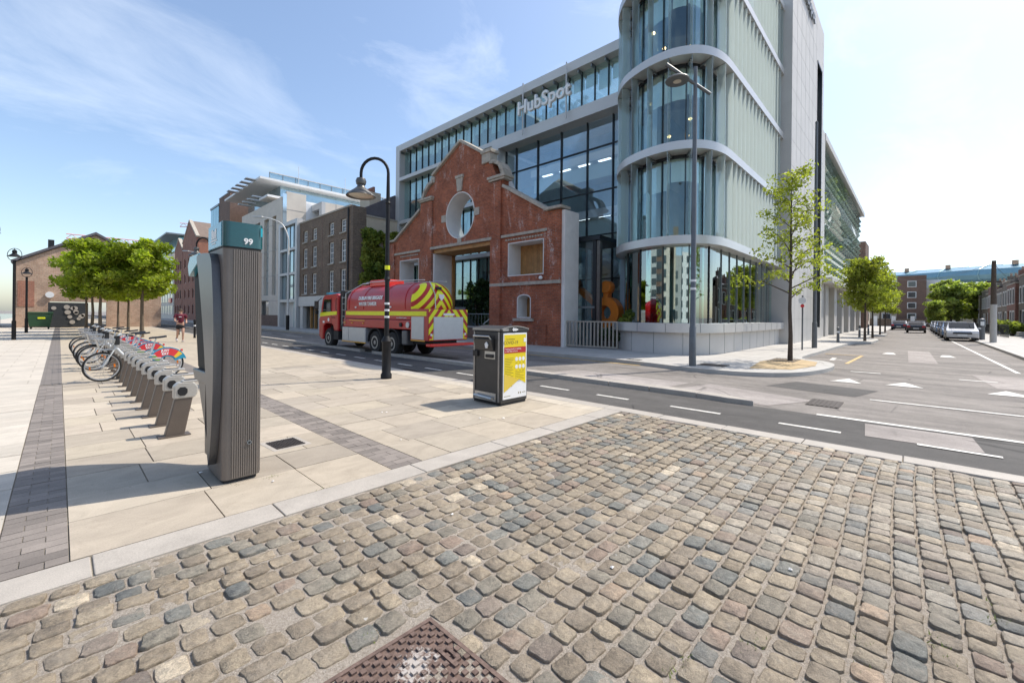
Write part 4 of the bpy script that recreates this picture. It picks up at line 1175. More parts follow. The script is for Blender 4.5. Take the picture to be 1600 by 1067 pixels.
box('string_course', M['stone_trim'], bf, XB-.13, XB-.002, 12.55, 17.42, 3.14, 3.31)
box('window_sill', M['stone_trim'], bf, XB-.12, XB+.3, 14.25, 15.62, 1.26, 1.40)
dec = MB()      # little moulded brick band under the string course
for k in range(14): dec.box(XB-.05,XB-.002,13.7+k*.19,13.82+k*.19,5.58,5.66)
for k in range(11): dec.box(XB-.05,XB-.002,24.6+k*.2,24.72+k*.2,5.58,5.66)
dec.build('dentils', M['stone_trim'], bf)
mb = MB().lathe([(.01,-.09),(.09,-.05),(.1,.03),(.06,.09),(.01,.1)], (XB-.14,13.7,3.45), 14); mb.build('camera_dome', M['print_white'], bf, smooth=True)
# planter wall and rail in the gateway
pw = tag(bpy.data.objects.new('planter_wall',None),'low brown brick planter wall inside the brick gateway','wall'); C.objects.link(pw); pw.location=(18.6,20,0)
box('wall', M['brick_brown'], pw, 18.4, 18.75, 17.6, 22.6, 0, .75); box('coping', M['concrete'], pw, 18.35, 18.8, 17.55, 22.65, .75, .83)
rl = tag(bpy.data.objects.new('handrail',None),'thin dark metal handrail over the planter in the gateway','handrail'); C.objects.link(rl); rl.location=(18.2,20,0)
for k in range(16): ubox('baluster', M['mull_grey'], rl, 18.19, 18.21, 17.7+k*.3, 17.72+k*.3, .83, 1.6)
MB().tube([(18.2,17.7,1.62),(18.2,22.4,1.62)], .03, 8).build('rail', M['mull_grey'], rl)
MB().tube([(17.6,17.5,1.9),(17.6,19.0,1.0)], .03, 8).build('slope_rail', M['steel'], rl)
# ================================================================== TREES AND SHRUBS
def leaf_mesh(name, clumps, per, size, m, seed, droop=.2, aspect=1.7):
    import numpy as np
    rg = np.random.default_rng(seed)
    V = []; T = []
    for (c, rr, tone) in clumps:
        n = int(per*max(.3, rr[0]*rr[1]*rr[2])**.5) if per < 1000 else per
        d = rg.normal(size=(n,3)); d /= np.linalg.norm(d,axis=1)[:,None]
        rad = rg.uniform(.25,1,size=(n,1))**.5
        p = np.array(c)+d*rad*np.array(rr)
        a = rg.normal(size=(n,3)); a[:,2] -= droop; a /= np.linalg.norm(a,axis=1)[:,None]
        b = np.cross(a, d+rg.normal(size=(n,3))*.7); b /= (np.linalg.norm(b,axis=1)[:,None]+1e-6)
        s = rg.uniform(.65,1.25,size=(n,1))*size
        q = np.stack([p-a*s*.5*aspect, p+b*s*.42, p+a*s*.5*aspect, p-b*s*.42], axis=1)
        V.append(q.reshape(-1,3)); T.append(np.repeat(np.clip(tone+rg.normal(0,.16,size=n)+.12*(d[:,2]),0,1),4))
    V = np.concatenate(V); T = np.concatenate(T); n = len(V)//4
    me = bpy.data.meshes.new(name)
    me.vertices.add(len(V)); me.vertices.foreach_set('co', V.astype('f').ravel())
    me.loops.add(len(V)); me.loops.foreach_set('vertex_index', np.arange(len(V), dtype='i'))
    me.polygons.add(n); me.polygons.foreach_set('loop_start', np.arange(0,len(V),4,dtype='i'))
    try: me.polygons.foreach_set('loop_total', np.full(n,4,dtype='i'))
    except Exception: pass
    me.update(calc_edges=True)
    at = me.attributes.new('tone','FLOAT','POINT'); at.data.foreach_set('value', T.astype('f'))
    me.materials.append(m)
    return me
def add_me(name, me, parent):
    o = bpy.data.objects.new(name, me); C.objects.link(o); o.parent = parent; return o
def tree_parts(root, H, tr, z_first, rad, nb, seed, mleaf, mbark, per, leaf, csize, shape=1.0, flat=.6, lean=0, up=.55):
    "trunk and limbs plus leaf clumps carried on the limbs, in the tree's own coordinates"
    r_ = random.Random(seed); mb = MB(); clumps = []
    tp = [(0,0,-.05)]; n = 7
    for k in range(1,n+1):
        t = k/n; tp.append((r_.gauss(0,.03)*H*.06+lean*t, r_.gauss(0,.03)*H*.06, t*H*.93))
    mb.tube(tp, [tr*(1.15 if k == 0 else 1-.85*k/n) for k in range(n+1)], 10)
    for k in range(nb):
        t = (k+.5)/nb; z = z_first+(H*.93-z_first)*t
        a = k*2.4+r_.uniform(-.4,.4)
        prof = math.sin(math.pi*min(1,(t*.85+.13)))**.6 if shape == 1 else (1-.62*t)
        L = rad*prof*r_.uniform(.72,1.1)
        f = z/(H*.93); i = min(n-1,int(f*n)); p0 = Vector(tp[i]).lerp(Vector(tp[i+1]), f*n-i)
        d = Vector((math.cos(a), math.sin(a), up+.5*t)).normalized()
        p1 = p0+d*L*.5+Vector((0,0,.04*L)); p2 = p0+d*L+Vector((0,0,-.10*L))
        w = tr*(1-.8*f)*.5
        mb.tube([p0,p1,p2], [w,w*.6,w*.2], 6)
        for (q, s) in ((p2,1.0),(p0.lerp(p1,.9),.85),(p1.lerp(p2,.5),.95)):
            for _ in range(2):
                o_ = Vector((r_.gauss(0,.34),r_.gauss(0,.34),r_.gauss(0,.22)))*csize
                rr = csize*s*r_.uniform(.6,1.05)
                clumps.append((tuple(q+o_), (rr,rr,rr*flat), r_.uniform(.2,.85)))
        if r_.random() < .8:
            sd = Vector((-d.y,d.x,.25))*r_.choice([-1,1]); q = p1+sd*L*.4; mb.tube([p1,q], [w*.45,w*.15], 5)
            rr = csize*r_.uniform(.55,.95); clumps.append((tuple(q), (rr,rr,rr*flat), r_.uniform(.15,.8)))
    mb_o = mb.build('trunk', mbark, root, smooth=True, world=False)
    me = leaf_mesh('crown', clumps, per, leaf, mleaf, seed)
    add_me('crown', me, root)
    return root
# quay trees -----------------------------------------------------------
q_labels = ['quay tree nearest the docked bikes, its trunk the closest of the right row','quay tree at the right end of the leafy row','quay tree standing second in the row away from the road','quay tree further back, its trunk next to a dark lamp post',
 'leftmost quay tree, spreading its crown in front of the tan brick warehouse','quay tree deep in the row behind the bicycles','farthest quay tree in the leafy row by the road']
spots = [(3.45,34.0),(3.9,38.8),(1.65,34.8),(1.5,39.6),(1.4,45.0),(3.7,44.5),(3.6,51.5)]
protos = []
for v in range(2):
    t = thing('quay_tree', q_labels[v], 'tree', (*spots[v],0), v*1.3, 'trees along the quay')
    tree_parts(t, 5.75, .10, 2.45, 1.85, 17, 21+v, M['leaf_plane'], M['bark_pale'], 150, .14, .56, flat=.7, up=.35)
    protos.append(t)
for i in range(2,7):
    c = copy_tree(protos[i%2]); c.location = (*spots[i],0); c.rotation_euler = (0,0,i*2.1); c.scale = (1,1,random.uniform(.95,1.05)); c['label'] = q_labels[i]
# corner street tree ---------------------------------------------------
t = thing('street_tree','slender young feathery tree in front of the pale stone end wall','tree',(17.75,3.23,ZF))
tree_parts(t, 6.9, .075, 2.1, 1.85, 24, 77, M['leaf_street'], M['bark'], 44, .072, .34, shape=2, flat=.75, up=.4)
lab = ['bright green street tree just past the glass office, nearest of the far row','bright green street tree second along the far row','bright green street tree third along the far row beside parked cars','bright green street tree near the brown block, farthest of the row']
pt0 = None
for i, (x,y_) in enumerate([(38.0,2.55),(46.0,2.6),(56.0,2.6),(68.0,2.7)]):
    if i == 0:
        t = thing('street_tree', lab[i], 'tree', (x,y_,ZF), 0, 'trees along the side street')
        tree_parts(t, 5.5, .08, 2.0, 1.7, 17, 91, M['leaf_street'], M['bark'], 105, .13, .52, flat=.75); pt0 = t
    else:
        c = copy_tree(pt0); c.location = (x,y_,ZF); c.rotation_euler = (0,0,i*1.7); c['label'] = lab[i]
for i, (x,y_,s,l) in enumerate([(112,-4.6,1.12,'big spreading tree at the end of the side street'),(103,-2.4,.62,'small rounded tree in front of the big tree at the street end'),(118,-8.0,1.1,'tree behind the terrace roofs at the street end')]):
    t = thing('far_tree', l, 'tree', (x,y_,0), 0, 'trees at the end of the street')
    tree_parts(t, 7.2*s, .2*s, 1.3*s, 2.9*s, 16, 120+i, M['leaf_far'], M['bark'], 90, .36*s, 1.0*s, flat=.9, up=.8)
# courtyard shrubs -------------------------------------------------------
def shrub(name, label, cat, loc, clumps, per, size, m, seed, stems=None, group=None):
    o = thing(name, label, cat, loc, 0, group)
    mb = MB()
    for (c, rr, tone) in clumps[:8]: mb.tube([(c[0]*.15,c[1]*.15,-.05),(c[0]*.5,c[1]*.5,c[2]*.5),(c[0],c[1],c[2])], [.05,.035,.012], 6)
    mb.build('stems', M['bark'], o, world=False)
    add_me('foliage', leaf_mesh('foliage', clumps, per, size, m, seed), o); return o
def blob(r_, n, R3, z0, cs):
    out = []
    for _ in range(n):
        d = Vector((r_.gauss(0,1),r_.gauss(0,1),r_.gauss(0,1))).normalized()*r_.uniform(.3,.95)
        s = cs*r_.uniform(.7,1.2); out.append(((d.x*R3[0],d.y*R3[1],z0+d.z*R3[2]),(s,s,s*.8),r_.uniform(.15,.8)))
    return out
rr_ = random.Random(4)
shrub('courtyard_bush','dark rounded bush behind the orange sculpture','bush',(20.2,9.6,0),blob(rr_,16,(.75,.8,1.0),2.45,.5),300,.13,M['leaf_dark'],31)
shrub('courtyard_bush','low bright green bush beside the curved plinth behind the gate','bush',(18.3,9.55,0),blob(rr_,10,(.4,.5,.5),1.25,.34),300,.11,M['leaf_ivy'],32)
shrub('courtyard_bush','low dark bush directly behind the pale gate','bush',(18.4,10.8,0),blob(rr_,8,(.5,.9,.3),.65,.34),250,.11,M['leaf_dark'],33)
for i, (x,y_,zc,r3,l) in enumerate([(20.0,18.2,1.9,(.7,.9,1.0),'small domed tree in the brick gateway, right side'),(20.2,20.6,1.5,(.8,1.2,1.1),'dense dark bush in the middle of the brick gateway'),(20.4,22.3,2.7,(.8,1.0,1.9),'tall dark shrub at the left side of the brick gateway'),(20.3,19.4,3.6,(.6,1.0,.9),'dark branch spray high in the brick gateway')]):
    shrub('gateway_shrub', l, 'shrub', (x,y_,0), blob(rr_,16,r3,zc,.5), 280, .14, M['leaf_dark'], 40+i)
# ================================================================== BUILDINGS TO THE LEFT
def window_sash(parent, y0, y1, z0, z1, x, m='pane_sash'):
    fr = MB(); t = .12
    fr.box(x,x+.08,y0,y0+t,z0,z1).box(x,x+.08,y1-t,y1,z0,z1).box(x,x+.08,y0+t,y1-t,z0,z0+t).box(x,x+.08,y0+t,y1-t,z1-t,z1)
    fr.box(x+.005,x+.07,y0+t,y1-t,(z0+z1)/2-.04,(z0+z1)/2+.04)
    ym = (y0+y1)/2
    fr.box(x+.01,x+.06,ym-.022,ym+.022,z0+t,(z0+z1)/2-.04).box(x+.01,x+.06,ym-.022,ym+.022,(z0+z1)/2+.04,z1-t)
    for q in (.25,.75): 
        zz = z0+(z1-z0)*q; fr.box(x+.012,x+.058,y0+t,ym-.022,zz-.018,zz+.018).box(x+.012,x+.058,ym+.022,y1-t,zz-.018,zz+.018)
    w = fr.build('sash_window', M['sash'], parent)
    ubox('pane', M[m], w, x+.04, x+.05, y0+.03, y1-.03, z0+.03, z1-.03)
    return w
XG = 16.8
ge = thing('georgian_house','dark brown brick house with tall white sash windows beside the ivy wall','house',(XG,40,0))
cols = [(43.78,44.85),(41.55,42.6),(37.85,38.85),(35.5,36.5)]
rows = [(8.6,9.75),(6.05,8.0),(3.47,5.42)]
holes = [[(a,z0),(b2,z0),(b2,z1),(a,z1)] for a,b2 in cols for z0,z1 in rows]
MB().prism([(34.6,3.2),(45.7,3.2),(45.7,10.6),(34.6,10.6)], 'x', XG, XG+.35, holes).build('wall', M['brick_dark'], ge)
for (a,b2) in cols:
    for (z0,z1) in rows:
        window_sash(ge, a, b2, z0, z1, XG+.13)
        box('window_sill', M['stone_trim'], ge, XG-.10, XG+.12, a-.08, b2+.08, z0-.12, z0-.002)
box('party_line', M['brick_brown'], ge, XG-.012, XG-.002, 40.2, 40.35, 3.2, 10.6)
box('coping', M['stone_trim'], ge, XG-.06, XG+.4, 34.55, 45.75, 10.6, 10.74)
MB().tube([(XG-.08,34.95,3.2),(XG-.08,34.95,10.5)], .07, 8).build('drainpipe', M['black'], ge)
box('side_wall', M['brick_side'], ge, XG+.0, XG+1.2, 34.25, 34.598, 0, 10.62)
box('side_render', M['render_cream'], ge, XG+1.2, 26, 34.3, 34.6, 0, 9.9)
box('side_coping', M['stone_trim'], ge, XG+1.2, 26, 34.22, 34.66, 9.9, 10.05)
MB().prism([(XG+.35,10.2),(21,12.4),(26,10.2)], 'y', 34.7, 45.6).build('roof', M['slate'], ge)
ch = box('chimney', M['render_cream'], ge, 18.6, 19.7, 34.9, 36.6, 10.5, 12.3)
for k in range(5): MB().lathe([(.10,0),(.13,.1),(.11,.45),(.13,.5)], (19.1,35.1+k*.33,12.3), 10).build('chimney_pot', M['brick_wh'], ch)
box('fascia', M['metal_clad'], ge, XG-.15, XG+.3, 34.6, 45.7, 2.25, 3.198)
for y_ in (35.0,39.2,40.4,44.9): box('shop_pier', M['metal_clad'], ge, XG-.08, XG+.3, y_-.3, y_+.4, 0, 2.25)
for y_ in (37.2,42.6,43.6): box('timber_post', M['wood'], ge, XG+.3, XG+.5, y_-.1, y_+.1, 0, 2.25)
box('shop_back', M['render_cream'], ge, XG+4, XG+4.2, 34.7, 45.6, 0, 3.2)
box('rear_wall', M['brick_dark'], ge, 25.6, 26, 34.6, 45.7, 0, 10.2)
# ivy on the side wall
r5 = random.Random(8); cl = []
for _ in range(60):
    x = r5.uniform(17.7,20.2); z = r5.uniform(2.5,8.6); cl.append(((x-17.5,r5.uniform(-.45,-.1),z),(.5,.28,.5),r5.uniform(.1,.95)))
for _ in range(22):
    x = r5.uniform(20,25.5); cl.append(((x-17.5,r5.uniform(-.3,-.1),r5.uniform(8.2,9.0)),(.5,.25,.4),r5.uniform(.1,.7)))
iv = thing('ivy','yellow green ivy climbing the cream side wall of the brick house','ivy',(17.5,34.25,0))
MB().tube([(1.2,-.08,0),(1.3,-.1,3),(1.0,-.1,6),(1.4,-.1,8.3)], [.08,.06,.04,.02], 6).build('stem', M['bark'], iv, world=False)
add_me('foliage', leaf_mesh('foliage', cl, 430, .20, M['leaf_ivy'], 61), iv)
# lane wall between the ivy wall and the brick front
lw = tag(MB().box(16.9,17.3,28.4,34.2,0,3.0).build('lane_wall', M['brick_dark']), 'low dark wall between ivy house and brick gabled front', 'wall')

# grey framed building
gm = thing('grey_framed_building','narrow pale grey framed building with three tall glazed bays left of the brick house','building',(16.5,48,0))
XF = 16.5
for y0,y1 in ((45.72,46.2),(50.5,51.0)): box('frame_post', M['metal_clad'], gm, XF, XF+.6, y0, y1, 0, 11.2)
for z0,z1 in ((2.7,3.0),(5.55,5.8),(8.1,8.35),(10.8,11.2)): box('frame_beam', M['metal_clad'], gm, XF+.02, XF+.58, 46.2, 50.5, z0, z1)
for z0,z1 in ((3.0,5.55),(5.8,8.1),(8.35,10.8)):
    for k in range(4): box('glass_pane', M['pane_blue'], gm, XF+.3, XF+.34, 46.24+k*1.065, 46.24+(k+1)*1.065-.05, z0, z1)
    for k in range(5): box('mullion', M['mull_grey'], gm, XF+.24, XF+.4, 46.2+k*1.065, 46.25+k*1.065, z0, z1)
box('ground_wall', M['metal_clad'], gm, XF+.5, XF+.6, 47.6, 50.5, 0, 2.7); box('door', M['pane_teal'], gm, XF+.45, XF+.5, 46.3, 47.6, 0, 2.7)
box('body', M['metal_clad'], gm, XF+.7, 24, 45.75, 51, 0, 11.1)
ph = thing('pale_rooftop_block','pale clad rooftop block with recessed window above the brick house','rooftop block',(20,50,11))
MB().prism([(48.2,9),(54.5,9),(54.5,14.0),(48.2,14.0)], 'x', 20, 20.4, [[(48.9,10.6),(53.2,10.6),(53.2,13.3),(48.9,13.3)]]).build('front_wall', M['metal_clad'], ph)
box('side_wall', M['stone_pale'], ph, 20.4, 33, 48.2, 48.6, 9, 14.0); box('roof', M['metal_clad'], ph, 20.4, 33, 48.6, 54.5, 13.8, 13.98)
box('recess_back', M['int_white'], ph, 21.4, 21.5, 48.6, 54.4, 9, 13.8)
for y_ in (49.0,50.6,52.2): box('glass_pane', M['pane_blue'], ph, 21.3, 21.38, y_, y_+1.4, 10.2, 12.9)
jt = MB()
for k in range(1,11): jt.box(20.4+k*1.2,20.42+k*1.2,48.18,48.21,9,13.99)
for z in (10.6,12.3): jt.box(20.4,33,48.18,48.205,z,z+.02)
jt.build('panel_joints', M['mull_grey'], ph)
# stone building with layered roofs
sb = thing('stone_office_building','beige stone office with tall glass slots and layered white roofs','office building',(16.8,58,0))
hl = [[(a,3.6),(b2,3.6),(b2,12.6),(a,12.6)] for a,b2 in ((52.7,54.0),(55.2,56.9),(58.4,60.6),(62.0,64.6))]
MB().prism([(51.05,0),(66,0),(66,14.4),(51.05,14.4)], 'x', 16.8, 17.3, hl+[[(55.0,.8),(58.6,.8),(58.6,3.0),(55.0,3.0)],[(60,.8),(64,.8),(64,3.0),(60,3.0)]]).build('front_wall', M['stone_pale'], sb)
box('granite_base', M['brick_brown'], sb, 16.74, 16.798, 51.05, 66, 0, 1.3)
for a,b2 in ((52.7,54.0),(55.2,56.9),(58.4,60.6),(62.0,64.6)):
    n = 6
    for k in range(n): box('glass_pane', M['pane_pale'], sb, 17.1, 17.14, a+.03, b2-.03, 3.6+k*1.5+.03, 3.6+(k+1)*1.5-.03)
    box('mullion', M['mullion'], sb, 17.15, 17.2, a, b2, 3.6, 12.6)
for a,b2 in ((55.0,58.6),(60,64)): box('dark_window', M['pane_dark'], sb, 17.2, 17.25, a, b2, .8, 3.0)
box('side_wall', M['stone_pale'], sb, 17.3, 19.4, 51.05, 51.4, 0, 15.1); box('side_panel', M['print_white'], sb, 19.4, 25, 51.05, 51.4, 0, 14.2)
box('corner_glass', M['pane_pale'], sb, 16.9, 17.3, 50.98, 51.6, 3.0, 14.8)
box('body', M['stone_pale'], sb, 17.4, 34, 51.5, 66, 0, 14.2)
jt = MB()
for z in (2.9,5.8,8.7,11.6): jt.box(16.78,16.81,51.05,66,z,z+.03); jt.box(17.3,19.4,51.03,51.06,z+1.5,z+1.53)
jt.build('panel_joints', M['concrete'], sb)
box('attic_glass', M['pane_blue'], sb, 18.6, 40, 57.0, 70, 14.2, 17.2)
box('attic_deck', M['print_white'], sb, 16.4, 40, 54.5, 57.6, 15.0, 15.25)
box('main_roof', M['print_white'], sb, 15.9, 46, 55.5, 71, 17.2, 17.45)
for k in range(4): box('sun_louvre', M['alu'], sb, 15.6, 17.0, 57+k*1.9, 57.5+k*1.9, 15.3, 15.42); 
for k in range(5): box('sun_louvre', M['alu'], sb, 14.9, 16.0, 57+k*1.9, 58.0+k*1.9, 17.28, 17.38)
box('plant_screen', M['pane_blue'], sb, 17.2, 46, 56.6, 56.7, 17.45, 18.4)
for k in range(20): box('screen_post', M['mull_grey'], sb, 17.2+k*1.5, 17.27+k*1.5, 56.55, 56.6, 17.45, 18.45)
box('screen_rail', M['metal_clad'], sb, 17.2, 46, 56.52, 56.7, 18.4, 18.5)
for x in (20.5,26.5,33,40): MB().tube([(x,56.4,17.45),(x,56.4,19.9)], .03, 6).build('mast', M['white_lamp'], sb)
# brown tower, teal block
bt = thing('brown_brick_tower','plain brown brick tower left of the stone office','building',(17,75,0))
MB().box(17,24,72.9,79,0,19.1).build('walls', M['brick_brown'], bt); box('side_face', M['brick_brown_s'], bt, 17.002, 24, 72.86, 72.898, 0, 19.1)
box('slot_window', M['pane_dark'], bt, 16.96, 16.998, 76.6, 77.2, 9, 15.5); box('coping', M['mull_grey'], bt, 16.95, 24.05, 72.8, 79.05, 19.1, 19.25)
tb = thing('teal_glass_block','slim teal glass block beside the brown brick tower','building',(17,82,0))
for k in range(6):
    for j in range(3): box('glass_pane', M['pane_teal'], tb, 16.98, 17.02, 79.2+j*1.7, 79.2+(j+1)*1.7-.08, .3+k*3.0, .3+(k+1)*3.0-.15)
box('core', M['mull_grey'], tb, 17.05, 22, 79.1, 84.3, 0, 18.2); box('roof', M['mull_grey'], tb, 16.9, 22, 79.05, 84.4, 18.2, 18.5)
# gabled warehouses
def gabled(name, label, y0, y1, eave, apex, seedv):
    g = thing(name, label, 'warehouse', (17,(y0+y1)/2,0)); ym = (y0+y1)/2
    wins = []
    nrow = int((eave-1)/3)
    for j in range(nrow):
        for q in (.2,.5,.8): 
            yc = y0+(y1-y0)*q; wins.append((yc-.7,yc+.7,1.2+3*j,2.9+3*j))
    MB().prism([(y0,0),(y1,0),(y1,eave),(ym,apex),(y0,eave)], 'x', 17, 17.4, [[(a,c),(b2,c),(b2,d),(a,d)] for a,b2,c,d in wins]).build('front_wall', M['brick_wh'], g)
    for i,(a,b2,c,d) in enumerate(wins):
        w = box('window', M['sash'] if (i*7)%3 else M['mull_grey'], g, 17.15, 17.2, a, b2, c, d); box('pane', M['pane_dark'], w, 17.12, 17.148, a+.15, b2-.15, c+.15, d-.15)
    box('side_wall', M['brick_wh_s'], g, 17.4, 38, y0, y0+.3, 0, eave)
    MB().prism([(y0-.2,eave-.1),(ym,apex-.1),(y1+.2,eave-.1),(y1+.2,eave+.12),(ym,apex+.15),(y0-.2,eave+.12)], 'x', 17.42, 38).build('roof', M['roof_tile'], g)
    for a, b2 in (((y0,eave),(ym,apex)),((ym,apex),(y1,eave))):
        A = Vector((17.2,*a)); B = Vector((17.2,*b2)); d = B-A; nn = Vector((0,-d.z,d.y)).normalized()
        MB().obox((A+B)/2+nn*.16, d, (1,0,0), nn, d.length+.2, .55, .3).build('coping', M['stone_trim'], g)
    return g
gabled('red_brick_warehouse','tall red brick warehouse with steep gable beside the teal block',95,107.5,15.2,18.9,1)
gabled('red_brick_warehouse','lower red brick warehouse with gable farther down the quay',107.8,116,14.2,16.6,2)
g = thing('low_brick_block','low red brick block in front of the gabled warehouse','building',(17,89,0))
MB().box(17.4,24,84.6,94.8,0,9).build('walls', M['brick_wh'], g); box('shopfront', M['wood'], g, 17.3,17.4,84.6,94.8,.3,3.2)
for k in range(3):
    for j in range(2): box('window', M['pane_dark'], g, 17.36,17.398, 86+k*3,87.4+k*3, 4+j*2.6,5.8+j*2.6)
pm = thing('pale_modern_block','pale modern block with teal glass penthouse at the far end of the quay','building',(17,128,0))
MB().box(17,30,117,146,0,14.5).build('walls', M['stone_pale'], pm); box('penthouse', M['pane_teal'], pm, 18,30,118,143,14.5,18.2); box('penthouse_roof', M['mull_grey'], pm, 15.5,30,116,146,18.2,18.5)
for k in range(5):
    for j in range(8): box('window', M['pane_blue'], pm, 16.95,16.998, 118+j*3.4,120.2+j*3.4, 1+k*2.7,2.9+k*2.7)
box('red_sign', M['bike_red'], pm, 16.8,16.94,119,122,3.6,4.6)
fb = thing('far_quay_building','distant pale blue block closing the quay behind the trees','building',(10,190,0))
MB().box(16,40,150,210,0,13).build('walls', M['pane_pale'], fb)
for k in range(4): box('floor_band', M['print_white'], fb, 15.9,15.998,150,210,2+3*k,2.5+3*k)
# tan brick warehouse on the quay side
wh = thing('quayside_warehouse','tan brick quayside warehouse with dark gable roof line at far left','warehouse',(2,60,0))
MB().prism([(-2.65,0),(7.4,0),(7.4,5.85),(2.4,8.9),(-2.65,5.85)], 'y', 58, 58.4, [[(-.6,.05),(3.2,.05),(3.2,2.4),(-.6,2.4)]]).build('gable_wall', M['brick_tan'], wh)
box('brick_patch', M['brick_wh_s'], wh, -2.55,-1.55, 57.97,57.998, 1.9,4.2)
MB().prism([(-2.95,5.75),(2.4,8.95),(7.7,5.75),(7.7,5.98),(2.4,9.2),(-2.95,5.98)], 'y', 57.8, 75).build('roof', M['slate'], wh)
box('chimney', M['black'], wh, -.75,-.35,58.2,58.8,7.0,8.1)
box('side_wall', M['brick_tan'], wh, -2.65,-2.3,58.4,75,0,5.8)
MB().lathe([(.01,-.1),(.28,-.1),(.28,.1),(.01,.1)], (-.6,57.9,3.0), 24, 'y').build('round_sign', M['print_white'], wh)
hd = thing('spotted_hoarding','dark hoarding with pale round discs in front of the tan warehouse','hoarding',(2,57.6,0))
box('panel', M['hoarding'], hd, -.7,1.9,57.4,57.6,.05,2.3)
rh = random.Random(3)
for k in range(12): MB().lathe([(.01,-.02),(.14+.08*rh.random(),-.02),(.14,.02),(.01,.02)], (-.4+2.0*rh.random(),57.37,.4+1.6*rh.random()), 16, 'y').build('disc', M['granite'], hd)
# quay wall and boat-like pale shapes by the river
qw = thing('quay_wall','pale granite quay wall along the river at far left','wall',(-4.5,50,0))
for k in range(16): box('wall_block', M['granite'], qw, -4.6,-4.0, 34+k*2.0,35.95+k*2.0, 0, .95, bevel=.03)
tn = thing('white_marquee','low white peaked tent across the river at far left','tent',(-40,160,0))
MB().prism([(-60,0),(-60,4),(-48,7.5),(-36,4),(-24,7.5),(-12,4),(-12,0)], 'y', 158, 168).build('canopy', M['print_white'], tn); box('skirt', M['stone_pale'], tn, -60,-12,157.8,157.95,0,3.6)
# cranes
def crane(label, x, y_, h_, jl, ang):
    c = thing('tower_crane', label, 'crane', (x,y_,0), 0, 'distant red tower cranes')
    m = MB(); m.box(-.8,.8,-.8,.8,0,h_); m.build('mast', M['crane'], c, world=False)
    j = MB(); d = Vector((math.cos(ang),math.sin(ang),0)); n = int(jl/4)
    for k in range(-4,n):
        a = d*(k*4); b2 = d*((k+1)*4)
        for o_ in (Vector((0,0,0)),Vector((0,0,2.2))): j.tube([a+Vector((0,0,h_))+o_, b2+Vector((0,0,h_))+o_], .22, 4)
        j.tube([a+Vector((0,0,h_)), (a+b2)/2+Vector((0,0,h_+2.2)), b2+Vector((0,0,h_))], .15, 4)
    j.build('jib', M['crane'], c, world=False); MB().box(-1.2,1.2,-1.2,1.2,h_-2.5,h_).build('cab', M['crane'], c, world=False)
crane('haze-paled red tower crane jib showing above the quay trees', 42, 300, 37, 40, R(176))
crane('red tower crane jib behind the red brick gable', 62, 330, 55, 12, R(150))
# ================================================================== THE SIDE STREET
ls = thing('louvred_glass_building','pale green glass building with rows of tilted glass louvres over stone pillars','office building',(45,6,0))
box('end_pier', M['granite_wall'], ls, 41.9,43.6,5.6,6.4,0,16.9)
box('body', M['pale_panel'], ls, 43.6,79,6.9,20,4.9,16.4); box('roof', M['slab_ring'], ls, 43.6,80.5,5.7,20,16.45,16.95)
box('roof_fascia', M['granite_wall'], ls, 43.6,80.5,5.55,5.695,16.4,16.95)
for (z0,z1) in ((8.55,8.7),(12.4,12.55)): box('floor_line', M['mull_grey'], ls, 43.6,79,6.3,6.9,z0,z1)
rg = random.Random(2); cnt = 0
for fl in range(3):
    for r_ in range(5):
        for k in range(18):
            z = 5.2+fl*3.85+r_*.70+.35; x0 = 43.8+k*1.96+(.5 if r_%2 else 0); 
            if x0+1.9 > 80: continue
            a = .55 if r_ > 0 else .9
            c = (x0+.95, 6.15, z); 
            MB().obox(c, (1,0,0), (0,math.cos(a),-math.sin(a)), (0,math.sin(a),math.cos(a)), 1.86, .72, .02).build('glass_louvre', M['fin_far'], ls, recalc=False)
for k in range(19): box('louvre_mast', M['mull_grey'], ls, 43.65+k*1.96,43.72+k*1.96,6.25,6.4,4.9,16.4)
box('canopy', M['granite_wall'], ls, 42.5,78,4.9,7.0,4.45,4.9)
for x in (44.3,49.6,55.2,61.2,67.6,74): box('pillar', M['granite_wall'], ls, x,x+1.7,5.55,6.6,0,4.45)
box('recess_wall', M['wood'], ls, 44,78,8.6,8.8,0,4.45)
for x in (46.4,52.2,58.0,64.4): box('glass_door', M['pane_dark'], ls, x,x+2.6,8.5,8.58,0,4.2)
lb = thing('brown_street_block','brown block with pale front past the louvred building','building',(90,8,0))
MB().box(84,112,6.8,20,0,11).build('walls', M['stone_pale'], lb); box('brown_tower', M['brick_brown_s'], lb, 92,99,6.2,12,0,14.5)
for k in range(6):
    for j in range(3): box('window', M['pane_dark'], lb, 85+k*4.4,87+k*4.4,6.74,6.798,1.2+3.2*j,3.4+3.2*j)
# apartment block closing the street
ap = thing('brick_apartment_block','brown and tan brick apartment block closing the end of the side street','apartment block',(135,1,0))
box('centre_bay', M['brick_brown'], ap, 131,140,-1.6,3.2,0,11.4); box('left_wing', M['render_cream'], ap, 132,140,3.2,14,0,8.6); box('right_wing', M['render_cream'], ap, 132,140,-12,-1.6,0,8.6)
box('left_attic', M['print_white'], ap, 133,140,3.2,13,8.6,10.6); box('right_attic', M['print_white'], ap, 133,140,-6,-1.6,8.6,10.4)
for j in range(4):
    w = box('window', M['sash'], ap, 130.9,130.998,.0,1.5,1.6+2.4*j,3.0+2.4*j); box('pane', M['pane_dark'], w, 130.85,130.898,.15,1.35,1.75+2.4*j,2.85+2.4*j)
    if j < 3:
        w = box('window', M['sash'], ap, 131.9,131.998,4.2,5.8,1.6+2.4*j,3.0+2.4*j); box('pane', M['pane_dark'], w, 131.85,131.898,4.35,5.65,1.75+2.4*j,2.85+2.4*j)
box('cornice', M['brick_brown'], ap, 131.7,140,-12,14,8.6,8.75) if False else None
